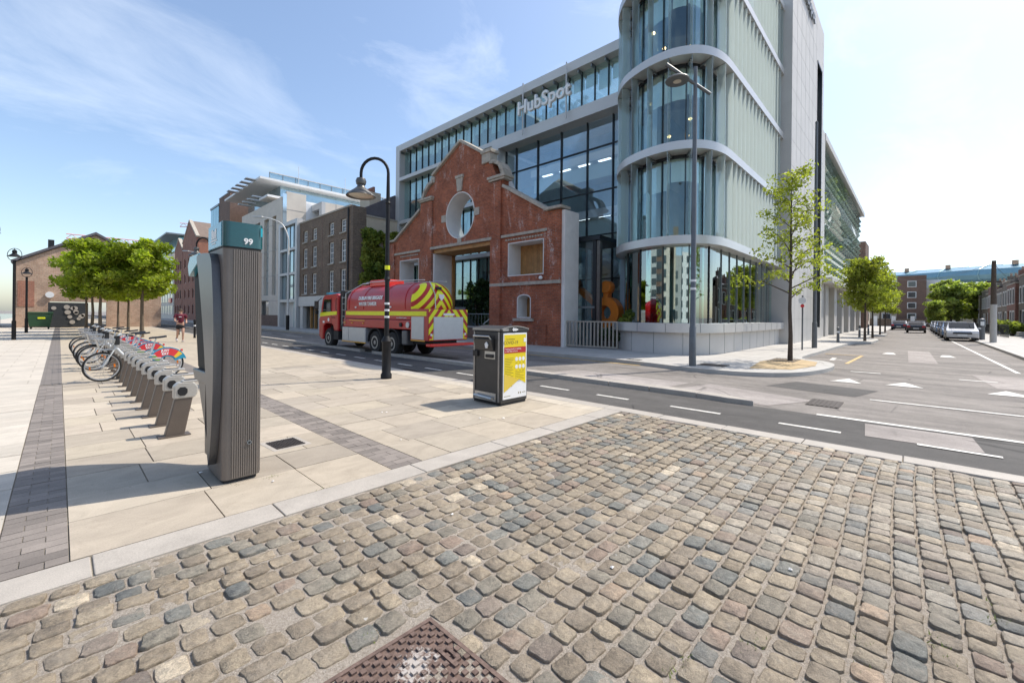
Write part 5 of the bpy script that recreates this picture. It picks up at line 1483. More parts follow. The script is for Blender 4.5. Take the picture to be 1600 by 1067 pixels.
fw = thing('street_end_wall','dark railing wall with pale gate posts across the street end','wall',(128,0,0))
box('wall', M['brick_dark'], fw, 127.6,128,-6.5,16,0,1.7)
for k in range(7): box('gate_post', M['print_white'], fw, 127.3,127.595,-6+k*3.1,-5.3+k*3.1,0,2.3)
# stadium
sd = thing('stadium','huge pale blue curved glass stadium roof behind the street','stadium',(330,-60,0))
mb = MB(); n = 60; prof = [(0,17.6),(2.6,18.6),(3.6,20.4),(2.6,22.6),(-1.6,24.3),(-12,25.2)]
rows_ = []
for k in range(n+1):
    a = R(96+ (k/n)*132); r_ = 88; rise = 1.0+.13*math.sin((k/n)*2.6)
    rows_.append([(340+(r_+dr)*math.cos(a)*.95, -66+(r_+dr)*1.25*math.sin(a), z) for dr,z in prof])
vv = [p for rw in rows_ for p in rw]; m_ = len(prof)
ff = [(i*m_+j,(i+1)*m_+j,(i+1)*m_+j+1,i*m_+j+1) for i in range(n) for j in range(m_-1)]
MB().add(vv, ff).build('roof_shell', M['stadium'], sd, smooth=True)
for k in range(0,n+1,3): MB().tube(rows_[k], .28, 5).build('roof_rib', M['stadium_rib'], sd)
for k in (20,24,29,33,40,44): 
    p = rows_[k][4]; box('roof_vent', M['brick_tan'], sd, p[0]-1.2,p[0]+1.2,p[1]-.8,p[1]+.8,p[2]-.2,p[2]+1.5)
base = MB(); vv = []; ff = []
for k in range(n+1):
    p = rows_[k][0]; vv += [(p[0]+3,p[1],0),(p[0]+3,p[1],p[2])]
for k in range(n): ff.append((2*k,2*k+2,2*k+3,2*k+1))
base.add(vv, ff).build('lower_stand', M['pane_pale'], sd)
lr = thing('pale_roofed_hall','low hall with pale shed roofs in front of the stadium','building',(220,-25,0))
MB().prism([(-70,0),(2,0),(2,11),(-8,14),(-20,11.5),(-34,15),(-50,12),(-70,16)], 'x', 220, 240).build('walls', M['stone_pale'], lr); MB().prism([(2.4,10.9),(-8,13.9),(-8,14.3),(2.4,11.3)], 'x', 219.5, 240).build('roof', M['print_white'], lr)
# terrace on the right
X0 = 57.0; W = 6.4
hl = ['nearest brick terrace house at the right edge with pale window surrounds','terrace house with red brick front second from the right edge','third tan brick terrace house down the right side','fourth terrace house of red brick down the right side','fifth tan brick terrace house down the right side','sixth terrace house down the right, behind the telegraph pole wires','seventh terrace house of red brick near the street trees','eighth terrace house of tan brick down the right side','ninth terrace house of tan brick down the right side','tenth terrace house beside the big street-end tree','eleventh and last terrace house before the street-end block']
for i in range(11):
    x0 = X0+i*W; x1 = x0+W; Y = -8.6+(.0 if i%3 else .25)
    h_ = 6.6 if i%2 == 0 else 5.9
    hs = thing('terrace_house', hl[i], 'house', (x0+W/2,Y,0), 0, 'terrace houses along the side street')
    mt = M['brick_terr_r'] if i in (1,3,6) else M['brick_terr']
    ws = [(x0+.7,x0+1.7,.9,2.6),(x0+.7,x0+1.7,3.6,5.3),(x0+2.6,x0+3.6,3.6,5.3),(x0+4.5,x0+5.5,3.6,5.3),(x0+2.6,x0+3.6,.9,2.6)]
    dr_ = (x0+4.5,x0+5.6,.05,2.75)
    MB().prism([(x0,0),(x1,0),(x1,h_),(x0,h_)], 'y', Y-.3, Y, [[(a,c),(b2,c),(b2,d),(a,d)] for a,b2,c,d in ws+[dr_]]).build('wall', mt, hs)
    for a,b2,c,d in ws:
        w = MB().box(a-.12,a,Y-.1,Y+.05,c,d).box(b2,b2+.12,Y-.1,Y+.05,c,d).box(a-.12,b2+.12,Y-.1,Y+.05,d,d+.15).box(a-.12,b2+.12,Y-.1,Y+.08,c-.12,c).build('window', M['sash'], hs)
        box('pane', M['pane_pale'], w, a,b2,Y-.16,Y-.12,c,d)
    box('door', M['wood'] if i%2 else M['bike_teal'], hs, dr_[0],dr_[1],Y-.2,Y-.14,dr_[2],dr_[3])
    box('side_wall', mt, hs, x0,x0+.3,Y-8,Y-.3,0,h_); box('parapet', M['stone_trim'], hs, x0,x1,Y-.35,Y+.06,h_,h_+.14)
    MB().prism([(Y-8.2,h_-1.2),(Y-4,h_+1.3),(Y-.4,h_-.1)], 'x', x0, x1).build('roof', M['slate'], hs)
    ch = box('chimney', mt, hs, x0-.4,x0+.5,Y-4.6,Y-2.4,h_,h_+2.3)
    for k in range(4): MB().lathe([(.12,0),(.15,.1),(.12,.5)], (x0+.05,Y-4.3+k*.5,h_+2.3), 8).build('chimney_pot', M['brick_tan'], ch)
    # front steps and railing are one piece with the house
    rl = MB()
    for k in range(14): rl.box(x0+.2+k*.43,x0+.23+k*.43,-5.93,-5.9,ZF,1.15)
    rl.box(x0+.1,x1-.1,-5.94,-5.89,1.1,1.16); rl.build('railing', M['black'], hs)
    box('steps', M['concrete'], hs, dr_[0]-.1,dr_[1]+.1,Y+.06,Y+1.4,0,.5)
for i, (x, y_, l) in enumerate([(64.5,-6.9,'scruffy green garden bush behind the railing near the right edge'),(72.0,-7.0,'small garden bush behind railings further down the terrace')]):
    shrub('garden_bush', l, 'bush', (x,y_,0), blob(rr_,10,(1.4,.6,.6),.9,.5), 200, .2, M['leaf_far'], 70+i)
# telegraph pole and meter post
tp_ = thing('telegraph_pole','brown wooden telegraph pole with grey lower sleeve on the right footpath','pole',(44.0,-3.85,ZF))
MB().tube([(0,0,0),(0,0,2.6)], .17, 12).build('sleeve', M['concrete'], tp_, world=False, smooth=True)
MB().tube([(0,0,2.6),(0,0,5.6)], [.15,.11], 12).build('shaft', M['bark'], tp_, world=False, smooth=True)
MB().box(-.06,.06,-.35,.35,4.1,4.2).build('cross_arm', M['bark'], tp_, world=False)
wr = MB()
for (q, sag) in (((120,4.5,11),1.2),((75,-8.2,6.2),.3)):
    a = Vector((44.0,-3.85,5.45)); b2 = Vector(q); pts = [a.lerp(b2,k/14)-Vector((0,0,sag*4*(k/14)*(1-k/14))) for k in range(15)]; wr.tube(pts, .014, 4)
wr.build('wires', M['black'], tp_)
mp_ = thing('parking_meter','grey parking meter post on the right footpath behind the silver car','parking meter',(49.5,-3.75,ZF))
MB().lathe([(.16,0),(.16,1.0),(.2,1.02),(.2,1.45),(.16,1.6),(.02,1.66)], (0,0,0), 14).build('post', M['lamp_grey'], mp_, world=False, smooth=True)
MB().box(-.215,-.19,-.1,.1,1.1,1.4).build('dial', M['print_white'], mp_, world=False)
# cars ------------------------------------------------------------------
def make_car(name, label, cat, body, group):
    c = thing(name, label, cat, (0,0,0), 0, group)
    # x forward, length 4.2, width 1.75
    side = [(-2.1,.35),(-2.12,.75),(-2.02,.95),(-1.25,1.02),(-.55,1.42),(.55,1.44),(1.2,.98),(1.95,.82),(2.1,.6),(2.08,.3),(1.72,.26),(1.68,.5),(1.5,.66),(1.26,.7),(1.02,.62),(.9,.42),(.88,.24),(-.88,.24),(-.9,.42),(-1.02,.62),(-1.26,.7),(-1.5,.66),(-1.68,.5),(-1.72,.26)]
    mb = MB().prism([p for p in side], 'y', -.86, .86)
    mb.v = [(x, y_*(1-.16*max(0,(z-.9)/.5)) , z) for x,y_,z in mb.v]
    mb.build('body', body, c, bevel=.05, world=False)
    gl = MB()
    for s in (-1,1): gl.add([(-1.12,.82*s+.015*s,1.0),(-.52,.745*s,1.35),(.5,.745*s,1.37),(1.02,.82*s+.015*s,1.0),(1.02,.80*s,1.0),(.5,.72*s,1.37),(-.52,.72*s,1.35),(-1.12,.80*s,1.0)],[(0,1,2,3),(7,6,5,4),(0,7,6,1),(1,6,5,2),(2,5,4,3)])
    gl.build('side_glass', M['car_glass'], c, world=False)
    MB().obox((.9,0,1.22),(.62,0,-.44),(0,1,0),(.44,0,.62),.66,1.36,.05).build('windscreen', M['car_glass'], c, world=False)
    MB().obox((-.93,0,1.24),(-.66,0,-.38),(0,1,0),(-.38,0,.66),.66,1.34,.05).build('rear_screen', M['car_glass'], c, world=False)
    for x in (-1.28,1.28):
        for s in (-1,1):
            w = MB().lathe([(.18,-.1),(.3,-.1),(.32,-.06),(.32,.06),(.3,.1),(.18,.1)], (x,s*.78,.32), 18, 'y').build('wheel', M['tyre'], c, smooth=True, world=False)
            MB().lathe([(.02,-.09),(.19,-.105),(.19,.105),(.02,.09)], (x,s*.785,.32), 14, 'y').build('rim', M['rim'], w, world=False)
    for s in (-1,1):
        MB().obox((2.02,s*.62,.68),(1,0,.3),(0,1,0),(-.3,0,1),.14,.36,.16).build('headlight', M['lens_w'], c, world=False)
        MB().obox((-2.07,s*.66,.78),(1,0,0),(0,1,0),(0,0,1),.12,.28,.2).build('tail_light', M['bike_red'], c, world=False)
        MB().obox((.85,s*.95,1.0),(1,0,0),(0,1,0),(0,0,1),.12,.18,.13).build('mirror', body, c, world=False)
    MB().box(-2.15,-2.08,-.26,.26,.5,.62).build('number_plate', M['print_white'], c, world=False); MB().box(2.07,2.13,-.26,.26,.42,.54).build('number_plate', M['print_white'], c, world=False)
    MB().box(2.03,2.11,-.5,.5,.56,.68).build('grille', M['chassis'], c, world=False)
    return c
cars = [('silver',(48.9,-2.55),180,'silver car nearest on the right, parked facing us'),('blue',(55.2,-2.5),180,'pale blue car parked second behind the silver one'),('dark',(61.8,-2.5),180,'dark car parked third behind the blue one'),('white',(74.5,-2.4),180,'white car parked farther down the right kerb'),('black',(82.5,-2.4),180,'black car parked just beyond the white one on the right kerb'),
        ('silver',(90,-2.4),180,'silver car parked last on the right kerb, beyond the black one'),('blue',(68.2,-2.45),180,'blue car parked fourth, between the dark and the white one'),
        ('dark',(72.5,-.0),0,'dark car driving away in the middle of the side street'),('navy',(88.5,1.9),0,'navy car parked on the left of the side street'),('white',(97,1.9),0,'white van-like car parked on the left ahead of the navy one'),('white',(104,-.4),180,'white car far off in the middle of the street end')]
for cn, (x,y_), a, l in cars:
    c = make_car('car', l, 'car', M['car_'+cn], 'cars in the side street'); c.location = (x,y_,ZR); c.rotation_euler = (0,0,R(a))
# street furniture on the left of the side street
sp = thing('sign_post','thin grey post with small red-edged sign by the stone wall','sign post',(24.4,3.95,ZF))
MB().tube([(0,0,0),(0,0,2.6)], .035, 8).build('post', M['lamp_grey'], sp, world=False)
MB().lathe([(.01,-.015),(.16,-.015),(.16,.015),(.01,.015)], (-.05,0,2.35), 18, 'x').build('plate', M['print_white'], sp, world=False); MB().lathe([(.03,-.02),(.08,-.02),(.08,.02),(.03,.02)], (-.05,0,2.1), 18, 'x').build('red_plate', M['bike_red'], sp, world=False)
for i,(x,y_,h_,l) in enumerate([(34.0,3.6,1.0,'short grey bollard by the second kerb build-out'),(45.5,3.4,1.0,'short grey bollard past the first street tree'),(54.5,3.4,1.0,'short grey bollard far along the left footpath')]):
    b_ = thing('bollard', l, 'bollard', (x,y_,ZF), 0, 'bollards on the left footpath'); MB().lathe([(.09,0),(.08,.1),(.07,.8),(.085,.84),(.07,.95),(.01,1.0)], (0,0,0), 12).build('shaft', M['lamp_grey'], b_, world=False, smooth=True)
    MB().lathe([(.078,.62),(.078,.72)], (0,0,0), 12).build('band', M['print_white'], b_, world=False)
# ================================================================== OBJECTS ON THE QUAY
def rrect(x0,x1,y0,y1,r_,n=5):
    o = []
    for cx,cy,a in ((x1-r_,y0+r_,-90),(x1-r_,y1-r_,0),(x0+r_,y1-r_,90),(x0+r_,y0+r_,180)):
        o += [(cx+r_*math.cos(R(a+90*k/n)), cy+r_*math.sin(R(a+90*k/n))) for k in range(n+1)]
    return o
# ---------- bike hire terminal
tm = thing('bike_hire_terminal','tall grey ribbed bike hire terminal with teal cap reading 99','terminal',(1.19,4.8,0))
MB().prism(rrect(1.012,1.325,4.52,5.10,.055), 'z', .03, 2.135).build('column', M['totem'], tm, smooth=True)
MB().prism(rrect(1.03,1.305,4.54,5.08,.04), 'z', 0, .03).build('base', M['chassis'], tm)
rib = MB()
for k in range(13): x = 1.088+k*.0178; rib.box(x,x+.0110,4.5105,4.5195,.04,2.125)
o = rib.build('rib_panel', M['totem'], tm)
rib = MB()
for k in range(20): y_ = 4.57+k*.024; rib.box(1.3255,1.334,y_,y_+.014,.04,2.125)
rib.build('rib_panel', M['totem'], tm)
cap = MB().prism(rrect(1.005,1.332,4.505,5.108,.06), 'z', 2.15, 2.375).build('cap', M['teal'], tm, smooth=True)
MB().prism(rrect(1.012,1.325,4.512,5.10,.055), 'z', 2.135, 2.15).build('cap_joint', M['chassis'], tm)
MB().box(1.0005,1.0045,4.575,5.05,2.155,2.37).build('cap_side_panel', M['teal_l'], cap)
MB().box(1.302,1.318,4.5020,4.5046,2.265,2.345).build('cap_square', M['cyan'], cap)
text('number', '99', .075, M['print_white'], cap, frame_mw((1.200,4.5020,2.205),(1,0,0),(0,0,1)), .002, bold=.0022)
em = MB()
for k,(y0,y1,z0,z1) in enumerate([(4.86,4.92,2.24,2.33),(4.80,4.85,2.24,2.31),(4.74,4.79,2.24,2.33),(4.72,4.94,2.215,2.232),(4.76,4.90,2.19,2.202)]): em.box(.9975,1.0,y0,y1,z0,z1)
em.build('emblem', M['print_white'], cap)
MB().lathe([(.008,-.004),(.020,-.004),(.020,.004),(.008,.004)], (1.225,4.505,.345), 14, 'y').build('lock', M['mull_grey'], tm); MB().lathe([(.002,-.003),(.011,-.003),(.011,.003),(.002,.003)], (1.225,4.5035,.345), 12, 'y').build('lock_hole', M['black'], tm)
# curved shell over the user side
def cur(pts, n=6): return [(v.x,v.y) for v in catmull([(p[0],p[1],0) for p in pts], n)]
back = cur([(5.27,2.10),(5.12,1.80),(4.92,1.25),(4.80,.75),(4.74,.22)])
front = cur([(4.70,.15),(4.63,.34),(4.56,.80),(4.56,1.45),(4.64,1.95),(4.70,2.06)])
shell = back+front+cur([(4.74,2.095),(4.9,2.11),(5.05,2.12),(5.24,2.115)],3)
o = MB().prism(shell, 'x', .945, 1.010).build('shell', M['totem_shell'], tm, bevel=.024, seg=3)
core = cur([(5.11,.16),(5.2,.5),(5.46,.93),(5.66,1.5),(5.74,1.93)])+[(5.77,2.02),(5.74,2.12),(5.45,2.13),(5.105,2.10),(5.105,.16)]
MB().prism([p for p in core], 'x', 1.014, 1.30).build('back_body', M['screen'], tm, bevel=.012)
MB().prism(cur([(4.90,.16),(5.12,.42),(5.42,.82),(5.44,.88)],4)+[(5.11,.88),(5.11,.16)], 'x', 1.0, 1.305).build('lower_body', M['totem_shell'], tm, bevel=.012)
MB().prism(cur([(4.86,.98),(4.94,1.3),(5.08,1.7),(5.20,2.06)])+[(5.72,2.06),(5.66,1.55),(5.50,.98)], 'x', 1.0112, 1.0138).build('screen', M['screen'], tm)
MB().prism([(4.84,.86),(5.40,.86),(5.50,.965),(4.86,.975)], 'x', .962, 1.03).build('keypad_tray', M['totem_shell'], tm, bevel=.012)
MB().prism([(5.24,2.06),(5.70,1.93),(5.76,2.05),(5.66,2.14),(5.24,2.14)], 'x', .955, 1.30).build('hood', M['teal_l'], tm, bevel=.012)

# ---------- docks
def make_dock(label):
    d = thing('bike_dock', label, 'bike dock', (0,0,0), 0, 'row of bike docks')
    MB().add([(-.10,-.05,0),(.10,-.05,0),(.10,.05,0),(-.10,.05,0),(0,-.045,.47),(.185,-.045,.47),(.185,.045,.47),(0,.045,.47)], [(3,2,1,0),(4,5,6,7),(0,1,5,4),(1,2,6,5),(2,3,7,6),(3,0,4,7)]).build('post', M['dock'], d, bevel=.012, world=False)
    h_ = MB().prism([(-.015,.462),(.20,.462),(.235,.52),(.235,.60),(.20,.655),(.03,.665),(-.015,.62)], 'y', -.055, .055).build('head', M['dock_head'], d, bevel=.015, world=False, seg=3)
    MB().prism([(.05,.5),(.10,.5),(.125,.53),(.125,.575),(.10,.605),(.05,.605),(.025,.575),(.025,.53)][::-1], 'y', -.0605, -.0555).build('lock_slot', M['black'], h_, world=False)
    MB().box(.07,.34,-.05,.05,.655,.685).build('top_plate', M['dock_head'], h_, bevel=.01, world=False)
    MB().box(.10,.26,-.035,.035,.684,.692).build('reader', M['black'], h_, world=False)
    MB().box(-.16,.16,-.09,.09,0,.012).build('foot_plate', M['dock'], d, world=False)
    return d
ordn = ['nearest','second','third','fourth','fifth','sixth','seventh','eighth','ninth','tenth','eleventh','twelfth','thirteenth','fourteenth','fifteenth','sixteenth','seventeenth','eighteenth','nineteenth','twentieth','twenty-first','twenty-second']
d0 = None
for k in range(22):
    l = 'leaning brown bike dock with silver head, %s in the row from the terminal' % ordn[k]
    if d0 is None: d0 = make_dock(l); c = d0
    else: c = copy_tree(d0); c['label'] = l
    c.location = (1.0, 6.76+.735*k, 0)
# ---------- hire bikes (built along x: front wheel at -x)
def make_bike(label):
    b = thing('hire_bike', label, 'bicycle', (0,0,0), 0, 'hire bikes docked in the row')
    rw = .325
    for x, nm in ((-.55,'front'),(.58,'rear')):
        w = MB()
        n = 36
        vv = []; ff = []; m_ = 8
        for i in range(n):
            a = 2*math.pi*i/n
            for j in range(m_):
                q = 2*math.pi*j/m_; rr = rw-.02+.022*math.cos(q); vv.append((x+rr*math.cos(a), .022*math.sin(q), rw+rr*math.sin(a)))
        for i in range(n):
            for j in range(m_): ff.append((i*m_+j, ((i+1)%n)*m_+j, ((i+1)%n)*m_+(j+1)%m_, i*m_+(j+1)%m_))
        w.add(vv, ff); wh_ = w.build('wheel', M['tyre'], b, smooth=True, world=False)
        r2 = MB().lathe([(rw-.055,-.012),(rw-.03,-.014),(rw-.03,.014),(rw-.055,.012)], (x,0,rw), 36, 'y'); r2.f = r2.f[:-2]+[((0)*36+k,(3)*36+k,(3)*36+(k+1)%36,(k+1)%36) for k in range(36)]
        r2.build('rim', M['rim'], wh_, world=False)
        s = MB()
        for k in range(18):
            a = 2*math.pi*k/18; s.tube([(x,.03*(1 if k%2 else -1),rw),(x+(rw-.045)*math.cos(a),0,rw+(rw-.045)*math.sin(a))], .0022, 4, False)
        s.lathe([(.01,-.05),(.028,-.05),(.028,.05),(.01,.05)], (x,0,rw), 10, 'y'); s.build('spokes', M['rim'], wh_, world=False)
        for a in (R(5),R(185)):
            MB().obox((x+.2*math.cos(a),-.012,rw+.2*math.sin(a)),(math.cos(a),0,math.sin(a)),(0,1,0),(-math.sin(a),0,math.cos(a)),.03,.012,.07).build('reflector', M['orange_refl'], wh_, world=False)
    f_ = MB(); f_.tube([(-.32,0,.72),(-.20,0,.55),(.0,0,.38),(.18,0,.30)], [.032,.034,.034,.03], 10); f_.tube([(.18,0,.30),(.34,0,.80)], .022, 8); f_.tube([(.18,0,.30),(.58,.045,.325)], .014, 6); f_.tube([(.18,0,.30),(.58,-.045,.325)], .014, 6)
    f_.tube([(.30,.0,.62),(.58,.05,.325)], .011, 6); f_.tube([(.30,0,.62),(.58,-.05,.325)], .011, 6); f_.build('frame', M['bike_frame'], b, smooth=True, world=False)
    k_ = MB(); k_.tube([(-.29,0,.98),(-.32,0,.80),(-.36,0,.68)], .024, 8)
    for s_ in (-1,1): k_.tube([(-.36,.0,.69),(-.40,.05*s_,.62),(-.55,.055*s_,.325)], .014, 6)
    k_.build('fork', M['bike_frame'], b, smooth=True, world=False)
    h_ = MB(); h_.tube([(-.16,-.30,1.02),(-.24,-.22,1.03),(-.30,0,1.0),(-.24,.22,1.03),(-.16,.30,1.02)], .014, 8); hb = h_.build('handlebar', M['bike_frame'], b, smooth=True, world=False)
    for s_ in (-1,1): MB().tube([(-.20,.26*s_,1.025),(-.09,.34*s_,1.01)], .019, 8).build('grip', M['black'], hb, smooth=True, world=False)
    MB().box(-.36,-.27,-.05,.05,.80,1.0).build('lock_head', M['chassis'], hb, bevel=.01, world=False)
    bk = MB()
    for i in range(9):
        t = i/8; bk.tube([(-.36-.0,-.17+.34*t,.92),(-.40,-.13+.26*t,.70)], .004, 4); bk.tube([(-.66,-.19+.38*t,.94),(-.60,-.14+.28*t,.70)], .004, 4)
    for i in range(8):
        t = i/7
        for s_ in (-1,1): bk.tube([(-.36-.30*t,s_*(.17+.02*t),.92+.02*t),(-.40-.20*t,s_*(.13+.01*t),.70)], .004, 4)
    for z, (x0,x1,w0,w1) in ((.93,(-.36,-.66,.17,.19)),(.82,(-.38,-.63,.15,.165)),(.70,(-.40,-.60,.13,.14))):
        bk.tube([(x0,-w0,z),(x1,-w1,z),(x1,w1,z),(x0,w0,z),(x0,-w0,z)], .006, 5)
    bk.box(-.60,-.40,-.13,.13,.695,.70); bk.build('basket', M['steel'], b, world=False)
    MB().tube([(.34,0,.80),(.37,0,.92)], .014, 8).build('seat_post', M['steel'], b, world=False)
    sd_ = MB(); vv = []; ff = []
    prof = [(.24,.028,.935),(.30,.035,.95),(.40,.06,.955),(.47,.095,.965),(.53,.105,.975),(.56,.07,.975)]
    for (x,w,z) in prof: vv += [(x,-w,z-.03),(x,-w*.8,z+.005),(x,0,z+.012),(x,w*.8,z+.005),(x,w,z-.03)]
    for i in range(len(prof)-1):
        for j in range(4): ff.append((i*5+j,(i+1)*5+j,(i+1)*5+j+1,i*5+j+1))
        ff.append((i*5+4,(i+1)*5+4,(i+1)*5,i*5))
    ff += [(0,1,2,3,4),(29,28,27,26,25)]
    sd_.add(vv, ff).build('saddle', M['black'], b, smooth=True, world=False)
    # coloured skirt guard over the rear wheel: sectors of colour
    def sector(a0, a1, r0, r1, m, nm, par, off):
        mb = MB(); n = 8; up = []
        for s_ in (-1,1):
            pts = [(.58+r0*math.cos(R(a0+(a1-a0)*k/n)), rw+r0*math.sin(R(a0+(a1-a0)*k/n))) for k in range(n+1)]+[(.58+r1*math.cos(R(a1+(a0-a1)*k/n)), rw+r1*math.sin(R(a1+(a0-a1)*k/n))) for k in range(n+1)]
            mb.prism(pts, 'y', s_*(.040+off)-.004, s_*(.040+off)+.004)
        return mb.build(nm, M[m], par, world=False)
    g_ = sector(18,168,.16,.372,'bike_teal','skirt_guard',b,0)
    mb = MB(); n = 14
    for k in range(n):
        a = R(14+156*k/n); a2 = R(14+156*(k+1)/n); mb.add([(.58+.355*math.cos(q),s_*.045,rw+.355*math.sin(q)) for q in (a,a2) for s_ in (-1,1)]+[(.58+.378*math.cos(q),s_*.045,rw+.378*math.sin(q)) for q in (a,a2) for s_ in (-1,1)], [(0,1,3,2),(4,6,7,5),(0,4,5,1),(2,3,7,6),(0,2,6,4),(1,5,7,3)])
    mb.build('mudguard', M['bike_teal'], b, world=False)
    sector(52,140,.19,.352,'bike_red','red_panel',g_,.008); sector(36,52,.19,.352,'bike_yel','yellow_panel',g_,.008); sector(140,158,.17,.33,'bike_grn','green_panel',g_,.008)
    text('advert', 'JUST\nEAT', .075, M['print_white'], g_, frame_mw((.535,-.0535,.585),(1,0,0),(0,0,1)), .001, bold=.003)
    MB().obox((.86,0,.62),(1,0,0),(0,1,0),(0,0,1),.04,.05,.05).build('tail_light', M['bike_red'], b, world=False)
    ck = MB().lathe([(.02,-.01),(.095,-.01),(.095,.01),(.02,.01)], (.18,-.055,.30), 18, 'y'); ck.tube([(.18,-.08,.30),(.24,-.08,.15)], .009, 5); ck.box(.19,.29,-.15,-.08,.135,.155); ck.tube([(.18,.08,.30),(.12,.08,.45)], .009, 5); ck.box(.07,.17,.08,.15,.445,.465)
    ck.build('crank', M['chassis'], b, world=False)
    MB().prism([(.14,.39),(.58,.36),(.62,.30),(.56,.27),(.16,.22),(.10,.30)], 'y', -.075, -.06).build('chain_guard', M['bike_frame'], b, bevel=.006, world=False)
    return b
b_lab = ['hire bike nearest the terminal, its front wheel fully clear of the docks','second hire bike, just behind the nearest one','third hire bike along the docks, basket overlapping the second','fourth hire bike partly hidden behind the third','fifth hire bike far along the docks under the trees','sixth and farthest hire bike in the row']
b0 = None
for i, k in enumerate((8.55, 12.0, 13.0, 15.0, 18.0, 20.0)):
    if b0 is None: b0 = make_bike(b_lab[0]); c = b0
    else: c = copy_tree(b0); c['label'] = b_lab[i]
    c.location = (1.21-.02*i, 6.76+.735*k, 0); c.rotation_euler = (0,0,R([3,-2,4,0,-3,2][i]))
# ---------- solar compactor bin
bn = thing('waste_bin','charcoal solar compactor bin with yellow notice poster on its side','waste bin',(5.5,5.48,0))
bx0,bx1,by0,by1 = 5.17,5.85,5.13,5.85
box('base', M['chassis'], bn, bx0+.02,bx1-.02,by0+.02,by1-.02,0,.06)
bd = box('body', M['bin_body'], bn, bx0,bx1,by0,by1,.04,1.27, bevel=.02)
roof = [(bx0-.012,1.272),(bx1+.012,1.272),(bx1+.012,1.315)]+[(bx0-.012+(bx1-bx0+.024)*(1-k/8), 1.315+.05*math.sin(math.pi*k/8)) for k in range(1,8)]+[(bx0-.012,1.315)]
MB().prism(roof, 'y', by0-.015, by1+.012).build('solar_lid', M['bin_body'], bn, bevel=.01)
tr = MB()
for k in range(9):
    x0_ = bx0-.012+(bx1-bx0+.024)*k/9; x1_ = bx0-.012+(bx1-bx0+.024)*(k+1)/9
    za = 1.315+.05*math.sin(math.pi*k/9); zb = 1.315+.05*math.sin(math.pi*(k+1)/9)
    tr.add([(x0_,by0-.022,za-.012),(x1_,by0-.022,zb-.012),(x1_,by0-.022,zb+.004),(x0_,by0-.022,za+.004),(x0_,by0-.0155,za-.012),(x1_,by0-.0155,zb-.012),(x1_,by0-.0155,zb+.004),(x0_,by0-.0155,za+.004)],[(0,1,2,3),(7,6,5,4),(0,4,5,1),(3,2,6,7)])
tr.build('lid_trim', M['bin_steel'], bn)
box('lid_front_trim', M['bin_steel'], bn, bx0-.022,bx0-.013,by0+.01,by1-.01,1.285,1.325)
lg = MB().box(5.445,5.475,by0-.021,by0-.0155,1.275,1.335).box(5.43,5.57,by0-.0212,by0-.0157,1.29,1.315).box(5.50,5.525,by0-.0214,by0-.0159,1.275,1.33); lg.build('lid_logo', M['print_white'], bn)
box('lid_plate', M['bin_steel'], bn, 5.19,5.33,by0-.021,by0-.0155,1.278,1.322)
# user side (-X face)
fr = MB(); fr.box(bx0-.012,bx0-.001,by0+.03,by0+.065,.06,1.26).box(bx0-.012,bx0-.001,by1-.065,by1-.03,.06,1.26); fr.build('front_frame', M['bin_steel'], bn)
box('hopper_recess', M['black'], bn, bx0-.006,bx0-.001,by0+.15,by1-.08,.93,1.20)
MB().add([(bx0-.03,by0+.17,.94),(bx0-.03,by1-.10,.94),(bx0-.075,by1-.10,1.13),(bx0-.075,by0+.17,1.13),(bx0-.006,by0+.17,.94),(bx0-.006,by1-.10,.94),(bx0-.006,by1-.10,1.13),(bx0-.006,by0+.17,1.13)], [(0,1,2,3),(4,7,6,5),(0,4,5,1),(2,6,7,3),(0,3,7,4),(1,5,6,2)]).build('hopper_door', M['bin_body'], bn)
MB().tube([(bx0-.03,by0+.19,1.10),(bx0-.10,by0+.20,1.185),(bx0-.10,by1-.12,1.185),(bx0-.03,by1-.10,1.10)], .014, 8).build('handle', M['steel'], bn, smooth=True)
dc = MB().prism([(5.40,.98),(5.44,.98),(5.46,1.05),(5.42,1.09),(5.38,1.04)], 'x', bx0-.080, bx0-.062); dc.build('hand_symbol', M['print_white'], bn)
box('lock_plate', M['steel'], bn, bx0-.006,bx0-.001,by0+.14,by0+.40,.79,.92); box('lock_box', M['black'], bn, bx0-.03,bx0-.0065,by0+.18,by0+.36,.81,.87)
box('side_box', M['black'], bn, bx0-.04,bx0-.001,by1-.16,by1-.04,.82,.92); 
box('pedal_recess', M['steel'], bn, bx0-.006,bx0-.001,by0+.12,by1-.05,.06,.20); MB().tube([(bx0-.05,by0+.17,.11),(bx0-.05,by1-.10,.13)], .025, 10).build('pedal', M['steel'], bn)
# poster side (-Y face)
pz = box('poster', M['print_white'], bn, 5.215,5.815,by0-.010,by0-.001,.105,1.245)
MB().prism([(5.235,1.215),(5.235,.225),(5.50,.36),(5.62,.42),(5.79,.34),(5.79,1.215)], 'y', by0-.0125, by0-.0102).build('yellow_field', M['poster_y'], pz)
MB().prism([(5.235,.225),(5.50,.36),(5.62,.42),(5.235,.54)], 'y', by0-.0142, by0-.0127).build('yellow_fold', M['poster_y2'], pz)
MB().box(5.235,5.79,by0-.0148,by0-.0127,.895,1.0).build('red_band', M['poster_r'], pz)
text('title', 'COVID-19', .082, M['poster_ink'], pz, frame_mw((5.40,by0-.0130,1.075),(1,0,0),(0,0,1)), .0006, bold=.001)
text('title_small', 'Coronavirus', .045, M['poster_ink'], pz, frame_mw((5.385,by0-.0130,1.14),(1,0,0),(0,0,1)), .0006)
text('band_text', 'Feeling unwell or awaiting\na test? Stay at home', .038, M['print_white'], pz, frame_mw((5.26,by0-.0153,.948),(1,0,0),(0,0,1)), .0006, 'LEFT')
MB().box(5.73,5.80,by0-.0150,by0-.0127,1.08,1.15).build('crest', M['print_white'], pz)
